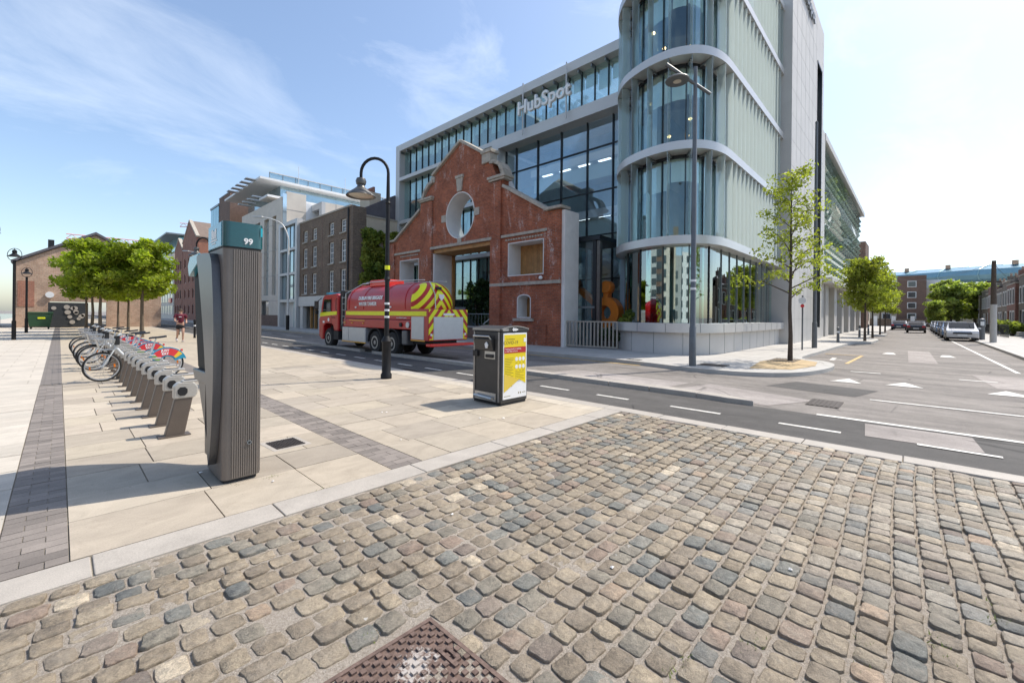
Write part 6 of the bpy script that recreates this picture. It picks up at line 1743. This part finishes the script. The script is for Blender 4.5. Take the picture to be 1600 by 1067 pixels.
ink = MB()
rp_ = random.Random(6)
for k in range(18): z = .80-k*.0285; ink.box(5.255,5.255+.235*rp_.uniform(.55,1),by0-.0134,by0-.0127,z,z+.007)
for k in range(3): ink.box(5.52+.09*k,5.57+.09*k,by0-.0134,by0-.0127,.71,.717); ink.box(5.52+.09*k,5.575+.09*k,by0-.0134,by0-.0127,.575,.582)
for k in range(6): z = .545-k*.03; ink.box(5.515,5.515+.26*rp_.uniform(.3,1),by0-.0134,by0-.0127,z,z+.006)
o = ink.build('small_print', M['poster_ink'], pz); o['kind'] = 'stuff'
for j in range(2):
    for k in range(3): MB().lathe([(.002,-.001),(.036,-.001),(.036,.001),(.002,.001)], (5.545+.09*k,by0-.0138,.785-.135*j), 18, 'y').build('picture_disc', M['print_white'], pz)
ft = MB().box(5.60,5.62,by0-.0115,by0-.0101,.17,.20).box(5.65,5.67,by0-.0115,by0-.0101,.17,.20).box(5.70,5.79,by0-.0115,by0-.0101,.18,.19).box(5.24,5.40,by0-.0115,by0-.0101,.15,.158); ft.build('footer_print', M['poster_ink'], pz)
# ---------- swan-neck lamp
def swan(name, label, loc, ang, H=5.35):
    l = thing(name, label, 'street lamp', loc, ang)
    MB().lathe([(.13,0),(.13,.10),(.105,.14),(.105,.86),(.125,.90),(.085,.98),(.065,1.02)], (0,0,0), 16).build('base_sleeve', M['lamp_black'], l, smooth=True, world=False)
    pts = [(0,0,1.0),(0,0,4.25)]+[(.33-.33*math.cos(R(a)),0,4.95+.36*math.sin(R(a))) for a in range(0,181,15)]+[(.66,0,4.72)]
    MB().tube(pts, [.058,.048]+[.036]*(len(pts)-2), 12).build('swan_neck', M['lamp_black'], l, smooth=True, world=False)
    MB().lathe([(.055,0),(.075,.04),(.055,.1)], (0,0,2.35), 14).lathe([(.05,0),(.065,.03),(.05,.07)], (0,0,4.2), 14).build('collar', M['lamp_black'], l, smooth=True, world=False)
    s = MB().lathe([(.03,.22),(.10,.20),(.125,.13),(.11,.06),(.085,.04),(.09,.0),(.14,-.05),(.33,-.20),(.345,-.235),(.32,-.235),(.13,-.08),(.02,-.06)], (.66,0,4.62), 24).build('lamp_shade', M['lamp_shade'], l, smooth=True, world=False)
    MB().lathe([(.02,-.24),(.2,-.235),(.30,-.20),(.15,-.10),(.02,-.09)], (.66,0,4.62), 20).build('lens', M['lamp_lens'], s, smooth=True, world=False)
    return l
sw = swan('swan_neck_lamp','black swan-neck street lamp with bell shade left of the waste bin',(5.44,9.30,0),R(133))
MB().lathe([(.0595,2.62),(.0595,2.72)], (0,0,0), 14).build('sticker', M['hi_yel'], sw, world=False)
for z in (1.62,1.78,1.46): MB().lathe([(.0605,z),(.0605,z+.05)], (0,0,0), 14).build('sticker', M['print_white'], sw, world=False)
swan('swan_neck_lamp','black swan-neck lamp half hidden behind the terminal',(5.2,26.0,0),R(133))
def hoop(label, loc, H):
    l = thing('hoop_lamp', label, 'street lamp', loc, R(45), 'hoop lamps along the river')
    MB().tube([(0,0,0),(0,0,1.0)], .085, 12).build('base_sleeve', M['lamp_black'], l, smooth=True, world=False)
    MB().tube([(0,0,1.0),(0,0,H-.62)], .06, 12).build('post', M['lamp_black'], l, smooth=True, world=False)
    pts = [(0,.37*math.sin(2*math.pi*k/32),H-.33-.33*math.cos(2*math.pi*k/32)) for k in range(33)]
    MB().tube(pts, .014, 6, False).build('hoop', M['lamp_black'], l, smooth=True, world=False)
    MB().lathe([(.03,.24),(.08,.2),(.1,.12),(.08,.05),(.12,0),(.28,-.13),(.02,-.13)], (0,0,H-.30), 18).build('lamp_shade', M['lamp_black'], l, smooth=True, world=False)
    MB().tube([(0,0,H-.10),(0,0,H)], .015, 6).build('hanger', M['lamp_black'], l, world=False)
hoop('hoop lamp nearest the left edge, its post in front of the tan warehouse corner',(-1.62,34.3,0),4.78)
hoop('hoop lamp further back beside the green wheeled bin',(-1.55,44.7,0),4.5)
hoop('hoop lamp at the left edge with only its ring in view',(-1.75,24.3,0),4.78)
# tall modern lamps
lm = thing('disc_lamp','tall grey lamp post with tilted disc head at the corner footpath','street lamp',(13.49,5.03,ZF))
MB().tube([(0,0,0),(0,0,1.2),(0,0,1.22),(0,0,9.25)], [.105,.10,.085,.055], 14).build('post', M['lamp_grey'], lm, smooth=True, world=False)
MB().tube([(.32,-.34,8.42),(0,0,8.72),(-.62,.66,9.32)], [.05,.05,.06], 10).build('arm', M['lamp_grey'], lm, smooth=True, world=False)

hd_ = MB().lathe([(.02,.09),(.14,.08),(.32,.02),(.36,-.03),(.34,-.06),(.02,-.06)], (-.38,.41,8.86), 24).build('disc_head', M['lamp_grey'], lm, smooth=True, world=False)
MB().lathe([(.02,-.07),(.12,-.07),(.12,-.061),(.02,-.061)], (-.38,.41,8.86), 16).build('lens', M['lamp_lens'], hd_, world=False)
MB().tube([(-.38,.41,8.92),(-.38,.41,9.1)], .03, 8).build('stem', M['lamp_grey'], lm, world=False)
for z in (2.35,2.6): MB().lathe([(.0865,z),(.0865,z+.07)], (0,0,0), 14).build('sticker', M['print_white'], lm, world=False)
l3 = thing('grey_lamp_post','tall plain grey lamp post against the pale stone wall','street lamp',(26.66,3.79,ZF))
MB().tube([(0,0,0),(0,0,1.3),(0,0,1.32),(0,0,11.5)], [.12,.11,.09,.06], 12).build('post', M['lamp_grey'], l3, smooth=True, world=False); MB().lathe([(.062,0),(.07,.05),(.05,.12),(.01,.14)], (0,0,11.5), 10).build('cap', M['lamp_grey'], l3, world=False)
def curved(label, loc):
    l = thing('curved_street_lamp', label, 'street lamp', loc, R(140), 'pale curved street lamps')
    pts = [(0,0,0),(0,0,7.4)]+[tuple(v) for v in catmull([(0,0,7.4),(.05,0,8.3),(.5,0,9.3),(1.3,0,9.75),(2.4,0,9.95)],5)][1:]
    MB().tube(pts, [.11,.075]+[.06]*(len(pts)-2), 10).build('post', M['white_lamp'], l, smooth=True, world=False)
    MB().box(2.2,2.95,-.12,.12,9.9,10.03).build('lamp_head', M['white_lamp'], l, world=False); MB().tube([(0,0,0),(0,0,1.3)], .14, 10).build('base_sleeve', M['lamp_black'], l, world=False)
curved('pale curved street lamp in front of the grey framed building',(13.95,40.6,ZF))
curved('pale curved street lamp farther down the far footpath',(13.95,72,ZF))
# ---------- green wheeled bin
dp = thing('wheeled_bin','large green wheeled bin by the tan warehouse','wheelie bin',(-1.1,53.5,0))
dp.scale = (.62,.62,.95)
MB().add([(-.95,-.6,.2),(.95,-.6,.2),(.95,.6,.2),(-.95,.6,.2),(-1.2,-.75,1.35),(1.2,-.75,1.35),(1.2,.75,1.35),(-1.2,.75,1.35)],[(3,2,1,0),(4,5,6,7),(0,1,5,4),(1,2,6,5),(2,3,7,6),(3,0,4,7)]).build('tub', M['dumpster'], dp, bevel=.05, world=False)
MB().box(-1.25,1.25,-.8,.8,1.36,1.5).build('lid', M['dumpster'], dp, bevel=.06, world=False); MB().box(-.2,.5,-.73,-.69,.9,1.05).build('label_plate', M['hi_yel'], dp, world=False)
for x in (-.8,.8):
    for y_ in (-.5,.5): MB().lathe([(.02,-.05),(.1,-.05),(.1,.05),(.02,.05)], (x,y_,.1), 12, 'y').build('wheel', M['tyre'], dp, world=False)
# ---------- signs near the trees, far bollards
for i,(x,y_,l) in enumerate([(5.6,31.5,'slim dark bollard at the road edge near the runner'),(5.6,36.5,'slim dark bollard at the road edge behind the trees')]):
    b_ = thing('bollard', l, 'bollard', (x,y_,0), 0, 'dark bollards on the quay'); MB().lathe([(.07,0),(.06,.1),(.055,.95),(.075,1.0),(.06,1.08),(.01,1.12)], (0,0,0), 12).build('shaft', M['lamp_black'], b_, smooth=True, world=False); MB().lathe([(.061,.7),(.061,.78)], (0,0,0), 12).build('band', M['print_white'], b_, world=False)
# ---------- fire tanker
fx0, fx1 = 8.80, 10.58; fyr, fyf = 12.3, 21.4; fm = (fx0+fx1)/2
ft_ = thing('fire_tanker','red fire brigade water tanker with yellow stripe and chevron rear','fire engine',(fm,16.8,ZR))
# cab
cab = [(21.15,.30),(21.40,.45),(21.42,1.25),(21.28,1.45),(21.02,2.28),(20.85,2.42),(19.45,2.48),(19.3,2.3),(19.3,.75),(19.75,.75),(19.82,.98),(20.05,1.08),(20.65,1.08),(20.9,.92),(20.95,.30)]
MB().prism(cab, 'x', fx0, fx1).build('cab', M['red'], ft_, bevel=.06, seg=3)
MB().prism([(20.98,1.52),(20.80,2.22),(20.05,2.22),(20.05,1.52)], 'x', fx0-.012, fx0-.002).build('side_window', M['car_glass'], ft_)
MB().obox((fm,21.19,1.88),(1,0,0),(0,.26,-.8),(0,.8,.26),1.6,.78,.03).build('windscreen', M['car_glass'], ft_)
box('beacon_bar', M['bike_teal'], ft_, fx0+.1,fx1-.1,20.5,20.8,2.46,2.56); box('air_stack', M['chassis'], ft_, fx0+.1,fx1-.1,18.95,19.35,.8,2.62, bevel=.05)
mr = MB().box(fx0-.28,fx0-.12,21.15,21.28,1.75,2.15).box(fx0-.26,fx0-.12,21.15,21.27,1.52,1.70); mr.tube([(fx0-.2,21.2,2.1),(fx0,21.1,2.3)], .02, 6); mr.build('mirror', M['chassis'], ft_)
MB().prism([(21.30,1.40),(21.22,1.60),(19.42,1.66),(19.42,1.50)], 'x', fx0-.016, fx0-.004).build('cab_stripe', M['hi_yel'], ft_)
box('door_line', M['chassis'], ft_, fx0-.006,fx0-.002,20.0,20.02,1.0,2.3)
MB().lathe([(.002,-.006),(.09,-.006),(.09,.006),(.002,.006)], (fx0-.006,20.3,1.26), 14, 'x').build('crest', M['print_white'], ft_)
box('cab_step', M['chassis'], ft_, fx0+.02,fx0+.4,19.3,19.8,.35,.75); box('number_mark', M['print_white'], ft_, fx0-.008,fx0-.002,20.75,20.95,1.1,1.2)
# tank: elliptical drum
tk = MB(); n = 32; ys_ = [13.38,13.45,13.9,15.5,17.3,18.3,18.45,18.5]; sc_ = [1,1,1,1,1,1,.985,.9]
rg_ = []
for y_, s_ in zip(ys_, sc_): rg_.append([(fm+.90*s_*math.copysign(abs(math.cos(2*math.pi*k/n))**.82, math.cos(2*math.pi*k/n)), y_, 1.93+.84*s_*math.copysign(abs(math.sin(2*math.pi*k/n))**.86, math.sin(2*math.pi*k/n))) for k in range(n)])
tk.add([p for r_ in rg_ for p in r_], [(i*n+k,i*n+(k+1)%n,(i+1)*n+(k+1)%n,(i+1)*n+k) for i in range(len(ys_)-1) for k in range(n)]+[tuple(range(n)),tuple((len(ys_)-1)*n+k for k in reversed(range(n)))])
tko = tk.build('tank', M['red'], ft_, smooth=True)
dm = MB(); rg2 = []
for q in range(9):
    t = q/8*math.pi/2; s_ = max(.02, math.cos(t)); y_ = 13.378-.62*math.sin(t)
    rg2.append([(fm+(p[0]-fm)*s_, y_, 1.93+(p[2]-1.93)*s_) for p in rg_[0]])
dm.add([p for r_ in rg2 for p in r_], [(i*n+k,i*n+(k+1)%n,(i+1)*n+(k+1)%n,(i+1)*n+k) for i in range(8) for k in range(n)]+[tuple(8*n+k for k in range(n))])
dm.build('tank_end', M['chevron'], ft_, smooth=True)
for y_ in (13.75,15.2,16.9,18.2):
    b_ = MB(); pts = [(fm+.905*math.copysign(abs(math.cos(R(a)))**.82,math.cos(R(a))), y_, 1.93+.845*math.copysign(abs(math.sin(R(a)))**.86,math.sin(R(a)))) for a in range(-10,191,10)]; b_.tube(pts, .014, 5); b_.build('tank_band', M['red'], tko)
box('tank_hatch', M['red_bright'], ft_, fm-.42,fm+.42,15.9,17.3,2.72,3.0, bevel=.04); box('tank_hatch', M['red_bright'], ft_, fm-.3,fm+.3,17.5,18.3,2.70,2.82, bevel=.03)
rl = MB()
for x in (fm-.5,fm+.5): rl.tube([(x,13.1,2.82),(x,15.8,2.9),(x,17.4,2.9)], .018, 6)
rl.tube([(fx0+.1,18.75,1.0),(fx0+.1,18.75,2.45),(fm-.55,17.6,2.86),(fm-.5,17.2,2.86)], .022, 6); rl.build('top_rail', M['steel'], ft_)
ld = MB()
for x in (fx0+.02,fx0+.02): ld.tube([(x,18.95,1.05),(x,18.95,2.35)], .018, 6); ld.tube([(x,18.65,1.05),(x,18.65,2.35)], .018, 6)
for k in range(5): ld.tube([(fx0+.02,18.65,1.15+k*.28),(fx0+.02,18.95,1.15+k*.28)], .014, 6)
ld.build('ladder', M['steel'], ft_)
# body skirts, lockers, stripe
box('body_side', M['red'], ft_, fx0+.02,fx1-.02,13.4,18.8,.98,1.34, bevel=.03); box('side_skirt', M['red'], ft_, fx0+.03,fx1-.03,16.7,18.85,1.0,1.30) if False else None
box('waist_band', M['red'], ft_, fx0+.0,fx0+.03,13.4,18.6,1.36,1.70); box('yellow_stripe', M['hi_yel'], ft_, fx0-.008,fx0-.001,12.42,18.5,1.50,1.66)
box('locker', M['alu'], ft_, fx0,fx0+.5,16.72,18.85,.36,.965)
for k in range(6): box('shutter_slat', M['alu'], ft_, fx0-.010,fx0-.001,16.76,18.2,.38+k*.095,.465+k*.095)
box('locker_door', M['alu'], ft_, fx0-.012,fx0-.001,18.25,18.82,.38,.955); box('amber_strip', M['amber'], ft_, fx0-.012,fx0+.02,16.72,18.9,.315,.355); box('amber_strip', M['amber'], ft_, fx0-.014,fx0-.001,16.8,18.2,1.255,1.29)
# rear locker module
rm = MB().box(fx0,fx1,fyr,13.4,.62,1.75); rm.build('rear_body', M['red'], ft_, bevel=.02)
box('side_shutter', M['alu'], ft_, fx0-.010,fx0-.001,12.55,13.33,.66,1.47)
for k in range(9): box('shutter_slat', M['alu'], ft_, fx0-.016,fx0-.0105,12.57,13.31,.67+k*.088,.75+k*.088)
box('amber_strip', M['amber'], ft_, fx0-.014,fx0+.0,12.5,13.36,.60,.635)
sh = box('rear_shutter', M['alu'], ft_, fx0+.22,fx1-.22,fyr-.012,fyr-.001,.66,1.47)
for k in range(9): box('slat', M['alu'], sh, fx0+.24,fx1-.24,fyr-.020,fyr-.0125,.67+k*.089,.752+k*.089)
def chev(nm, poly, m, y_, par): return MB().prism(poly, 'y', y_-.006, y_).build(nm, M[m], par)
MB().prism([(fx0+.015,.66),(fx1-.015,.66),(fx1-.015,1.735),(fx0+.015,1.735)], 'y', fyr-.009, fyr-.001, [[(fx0+.21,.65+.02),(fx1-.21,.65+.02),(fx1-.21,1.475),(fx0+.21,1.475)]]).build('chevron_board', M['chevron'], ft_)
chev('end_crest', [(fm-.12,2.30),(fm+.12,2.30),(fm+.10,2.16),(fm,2.06),(fm-.10,2.16)], 'print_white', 12.74, ft_); box('rear_camera', M['chassis'], ft_, fm-.12,fm+.08,12.84,12.98,2.48,2.58)
MB().tube([(fm-.28,12.72,1.75),(fm-.28,12.76,2.3),(fm-.28,13.1,2.78)], .018, 6).build('rear_rail', M['steel'], ft_)
box('rear_bumper', M['red_bright'], ft_, fx0-.12,fx1+.12,fyr-.3,fyr-.02,.44,.53, bevel=.02)
for x in (fx0+.08,fx1-.16): box('tail_light', M['lens_w'], ft_, x,x+.08,fyr-.02,fyr-.001,.80,.88); box('tail_light', M['bike_red'], ft_, x,x+.08,fyr-.021,fyr-.001,.70,.78)
box('number_plate', M['print_white'], ft_, fm-.25,fm+.25,fyr-.015,fyr-.008,1.52,1.60)
MB().tube([(fx0-.02,19.62,1.35),(fx0-.045,19.66,1.38),(fx0-.045,19.80,1.38),(fx0-.02,19.84,1.35)], .012, 6).build('door_handle', M['chassis'], ft_)
for y_ in (19.42,20.02): MB().tube([(fx0-.01,y_,1.7),(fx0-.05,y_,1.74),(fx0-.05,y_,2.2),(fx0-.01,y_,2.24)], .013, 6).build('grab_rail', M['chassis'], ft_)
for y_ in (16.9,17.9,18.6): box('marker_lamp', M['amber'], ft_, fx0-.02,fx0+.02,y_,y_+.1,1.14,1.18)
for k in range(3): box('air_line', M['chassis'], ft_, fx0+.25+.1*k,fx0+.28+.1*k,18.86,19.28,1.2,1.24)
MB().lathe([(.02,-.03),(.11,-.03),(.11,.03),(.02,.03)], (fx0+.01,13.58,1.16), 16, 'x').build('hose_port', M['alu'], ft_); MB().lathe([(.02,-.03),(.08,-.03),(.08,.03),(.02,.03)], (fx0+.0,14.05,1.16), 16, 'x').build('hose_port', M['chassis'], ft_)
MB().box(fx0+.15,fx1-.15,21.36,21.44,.5,1.2).build('front_grille', M['chassis'], ft_)
for x in (fx0+.1,fx1-.4): box('headlight', M['lens_w'], ft_, x,x+.3,21.38,21.44,.52,.72)
# chassis, wheels, arches
box('chassis', M['chassis'], ft_, fx0+.35,fx1-.35,12.5,21.0,.45,.95); box('side_tank', M['lamp_grey'], ft_, fx0+.06,fx0+.45,13.75,14.1,.40,.95, bevel=.05)
def twheel(x, y_, s_):
    w = MB().lathe([(.25,-.15),(.42,-.15),(.46,-.10),(.46,.10),(.42,.15),(.25,.15)], (x,y_,.46+ZR+.0), 28, 'x').build('wheel', M['tyre'], ft_, smooth=True)
    c0 = (x,y_,.46+ZR); q = -s_
    rm_ = MB().lathe([(.19,q*.09),(.20,q*.158),(.262,q*.158),(.262,q*.09)], c0, 26, 'x'); rm_.f = rm_.f[:-2]+[(k,3*26+k,3*26+(k+1)%26,(k+1)%26) for k in range(26)]
    rm_.build('rim', M['rim_truck'], w, smooth=True)
    MB().lathe([(.01,q*.05),(.205,q*.05),(.205,q*.085),(.01,q*.085)], c0, 20, 'x').build('rim_recess', M['chassis'], w)
    MB().lathe([(.115,q*.085),(.11,q*.12),(.085,q*.15),(.01,q*.155)], c0, 16, 'x').build('hub', M['rim_truck'], w, smooth=True)
    for k in range(8): a = 2*math.pi*k/8; MB().lathe([(.01,-.02),(.018,-.02),(.018,.02),(.01,.02)], (x-s_*.10,y_+.15*math.cos(a),.46+ZR+.15*math.sin(a)), 6, 'x').build('wheel_nut', M['steel'], w)
for y_ in (20.35,16.0,14.72):
    twheel(fx0+.17,y_,1); twheel(fx1-.17,y_,-1)
for y_ in (16.0,14.72):
    ar = MB()
    for x in (fx0+.02,):
        pts = [(x+.16, y_+.56*math.cos(R(a)), .42+.56*math.sin(R(a))) for a in range(0,181,12)]
        for p, q in zip(pts[:-1], pts[1:]): ar.obox(((p[0]+q[0])/2,(p[1]+q[1])/2,(p[2]+q[2])/2),(0,q[1]-p[1],q[2]-p[2]),(1,0,0),(0,-(q[2]-p[2]),q[1]-p[1]),.13,.34,.04)
    ar.build('mudguard', M['chassis'], ft_)
text('lettering', 'DUBLIN FIRE BRIGADE', .205, M['print_white'], ft_, frame_mw((fx0-.008,16.35,2.20),(0,-1,0),(.24,0,1)), .006, bold=.006, xs=.95)
text('lettering', 'WATER TANKER', .205, M['print_white'], ft_, frame_mw((fx0-.022,16.55,1.96),(0,-1,0),(.03,0,1)), .006, bold=.006, xs=.95)
text('lettering', 'www.dublinfirebrigade.ie', .07, M['print_white'], ft_, frame_mw((fx0-.004,14.0,1.42),(0,-1,0),(0,0,1)), .003)
for y_ in (14.7,17.5): box('marker_lamp', M['lens_w'], ft_, fx0-.04,fx0+.03,y_,y_+.12,1.80,1.86)

# ---------- the runner
def limb(name, segs, m, parent, sub=2):
    "one skinned mesh from joints and radii: segs = list of chains [(pos, r), ...] joined at shared points"
    vs2 = []; es = []; rs2 = []; idx = {}
    for ch in segs:
        prev = None
        for p, r_ in ch:
            key = tuple(round(q,3) for q in p)
            if key not in idx: idx[key] = len(vs2); vs2.append(p); rs2.append(r_)
            i = idx[key]
            if prev is not None and prev != i: es.append((prev,i))
            prev = i
    me = bpy.data.meshes.new(name); me.from_pydata(vs2, es, [])
    o = bpy.data.objects.new(name, me); C.objects.link(o); o.parent = parent
    sk = o.modifiers.new('skin','SKIN')
    for i, r_ in enumerate(rs2):
        rr = r_ if isinstance(r_, tuple) else (r_, r_); me.skin_vertices[0].data[i].radius = rr
    me.skin_vertices[0].data[0].use_root = True
    sk.use_smooth_shade = True
    ss = o.modifiers.new('sub','SUBSURF'); ss.levels = sub; ss.render_levels = sub
    me.materials.append(m)
    return o
pr = thing('person','runner in maroon t-shirt and black shorts coming along the quay','person',(4.34,27.84,0),R(-92))
# x forward, y left; height about 1.68
pel = (0,0,.92)
body = limb('body', [[(pel,.12),((.02,0,1.10),.125),((.03,0,1.28),.14),((.03,0,1.40),.09),((.035,0,1.48),.05),((.045,0,1.56),.082),((.05,0,1.63),.075)],
  [(pel,.12),((0,.10,.88),.095),((.14,.10,.52),.062),((.10,.10,.30),.05),((.05,.10,.08),.036),((.15,.11,.03),.035)],
  [(pel,.12),((0,-.10,.88),.095),((-.04,-.10,.50),.062),((-.20,-.10,.30),.05),((-.34,-.10,.16),.036),((-.28,-.11,.07),.034)],
  [((.03,0,1.40),.09),((.02,.20,1.37),.055),((-.08,.25,1.12),.042),((.10,.24,.98),.034),((.20,.22,1.0),.03)],
  [((.03,0,1.40),.09),((.02,-.20,1.37),.055),((.10,-.25,1.12),.042),((.24,-.20,1.06),.034),((.33,-.18,1.08),.03)]], M['skin'], pr)
fing = MB()
for (hx,hy,hz,d) in ((.20,.22,1.0,Vector((.09,-.01,.01))),(.33,-.18,1.08,Vector((.08,.02,.02)))):
    for k in range(4):
        b0_ = Vector((hx,hy+(-.024+.016*k),hz+.01)); fing.tube([b0_, b0_+d*.55, b0_+d*.8+Vector((0,0,-.03))], [.010,.009,.007], 6)
    th = Vector((hx,hy+.03,hz+.015)); fing.tube([th, th+Vector((.035,.012,.015)), th+Vector((.06,.0,.01))], [.011,.010,.008], 6)
fing.build('fingers', M['skin'], body, smooth=True, world=False)
limb('shirt', [[((.0,0,.93),(.15,.15)),((.02,0,1.12),.158),((.03,0,1.28),.168),((.03,0,1.41),.11)],[((.03,0,1.41),.11),((.02,.20,1.38),.085),((-.04,.245,1.22),.075)],[((.03,0,1.41),.11),((.02,-.20,1.38),.085),((.06,-.245,1.22),.075)]], M['maroon'], pr)
limb('shorts', [[((0,0,.95),.142),((0,0,.88),.145)],[((0,0,.88),.145),((.01,.105,.80),.115),((.08,.105,.62),.105)],[((0,0,.88),.145),((0,-.105,.80),.115),((-.02,-.105,.62),.105)]], M['shorts'], pr)
MB().lathe([(.02,.09),(.065,.075),(.09,.03),(.092,-.015),(.085,-.04)], (.035,0,1.625), 16).build('hair', M['hair'], pr, smooth=True, world=False)
fc_ = MB(); fc_.obox((.135,0,1.575),(1,0,-.3),(0,1,0),(.3,0,1),.03,.022,.045); fc_.build('nose', M['skin'], pr, world=False)
ey = MB()
for s_ in (-1,1): ey.lathe([(.002,-.005),(.011,0),(.002,.005)], (.122,s_*.032,1.60), 8, 'x')
ey.build('eyes', M['hair'], pr, world=False); MB().obox((.118,0,1.535),(1,0,0),(0,1,0),(0,0,1),.012,.045,.008).build('mouth', M['maroon'], pr, world=False)
es_ = MB()
for s_ in (-1,1): es_.obox((.045,s_*.085,1.585),(1,0,0),(0,1,0),(0,0,1),.035,.018,.055)
es_.build('ears', M['skin'], pr, world=False)
for (x,y_,z,a) in ((.10,.105,.035,0),(-.30,-.105,.105,-.75)):
    s_ = MB().obox((x,y_,z),(math.cos(a),0,math.sin(a)),(0,1,0),(-math.sin(a),0,math.cos(a)),.27,.095,.075); s_.build('shoe', M['shoe'], pr, bevel=.03, seg=3, world=False)
MB().box(.176,.182,-.09,.03,1.28,1.31).build('shirt_print', M['print_white'], pr, world=False)

# ================================================================== FAR BANK, BEHIND THE CAMERA (mirrored in the glass)
rb2 = random.Random(12)
yy = -70.0; names = ['white','red brick','grey','cream','dark brick','pale stone','glassy','tan brick','grey render']
mats = ['print_white','brick_wh','concrete','render_cream','brick_dark','stone_pale','pane_blue','brick_brown','metal_clad']
for i in range(9):
    w = rb2.uniform(14,24); h_ = rb2.uniform(11,24)
    fbk = thing('far_bank_building', '%s block across the river, seen only as a reflection in the glass' % names[i], 'building', (-62,yy+w/2,0), 0, 'blocks across the river')
    box('walls', M[mats[i]], fbk, -75, -62, yy, yy+w-1, 0, h_)
    nz = int(h_/3.2)
    for j in range(nz):
        for k in range(int(w/3)): ubox('window', M['pane_dark'], fbk, -61.99, -61.9, yy+1+k*3, yy+2.6+k*3, 1.2+j*3.1, 3.0+j*3.1)
    yy += w
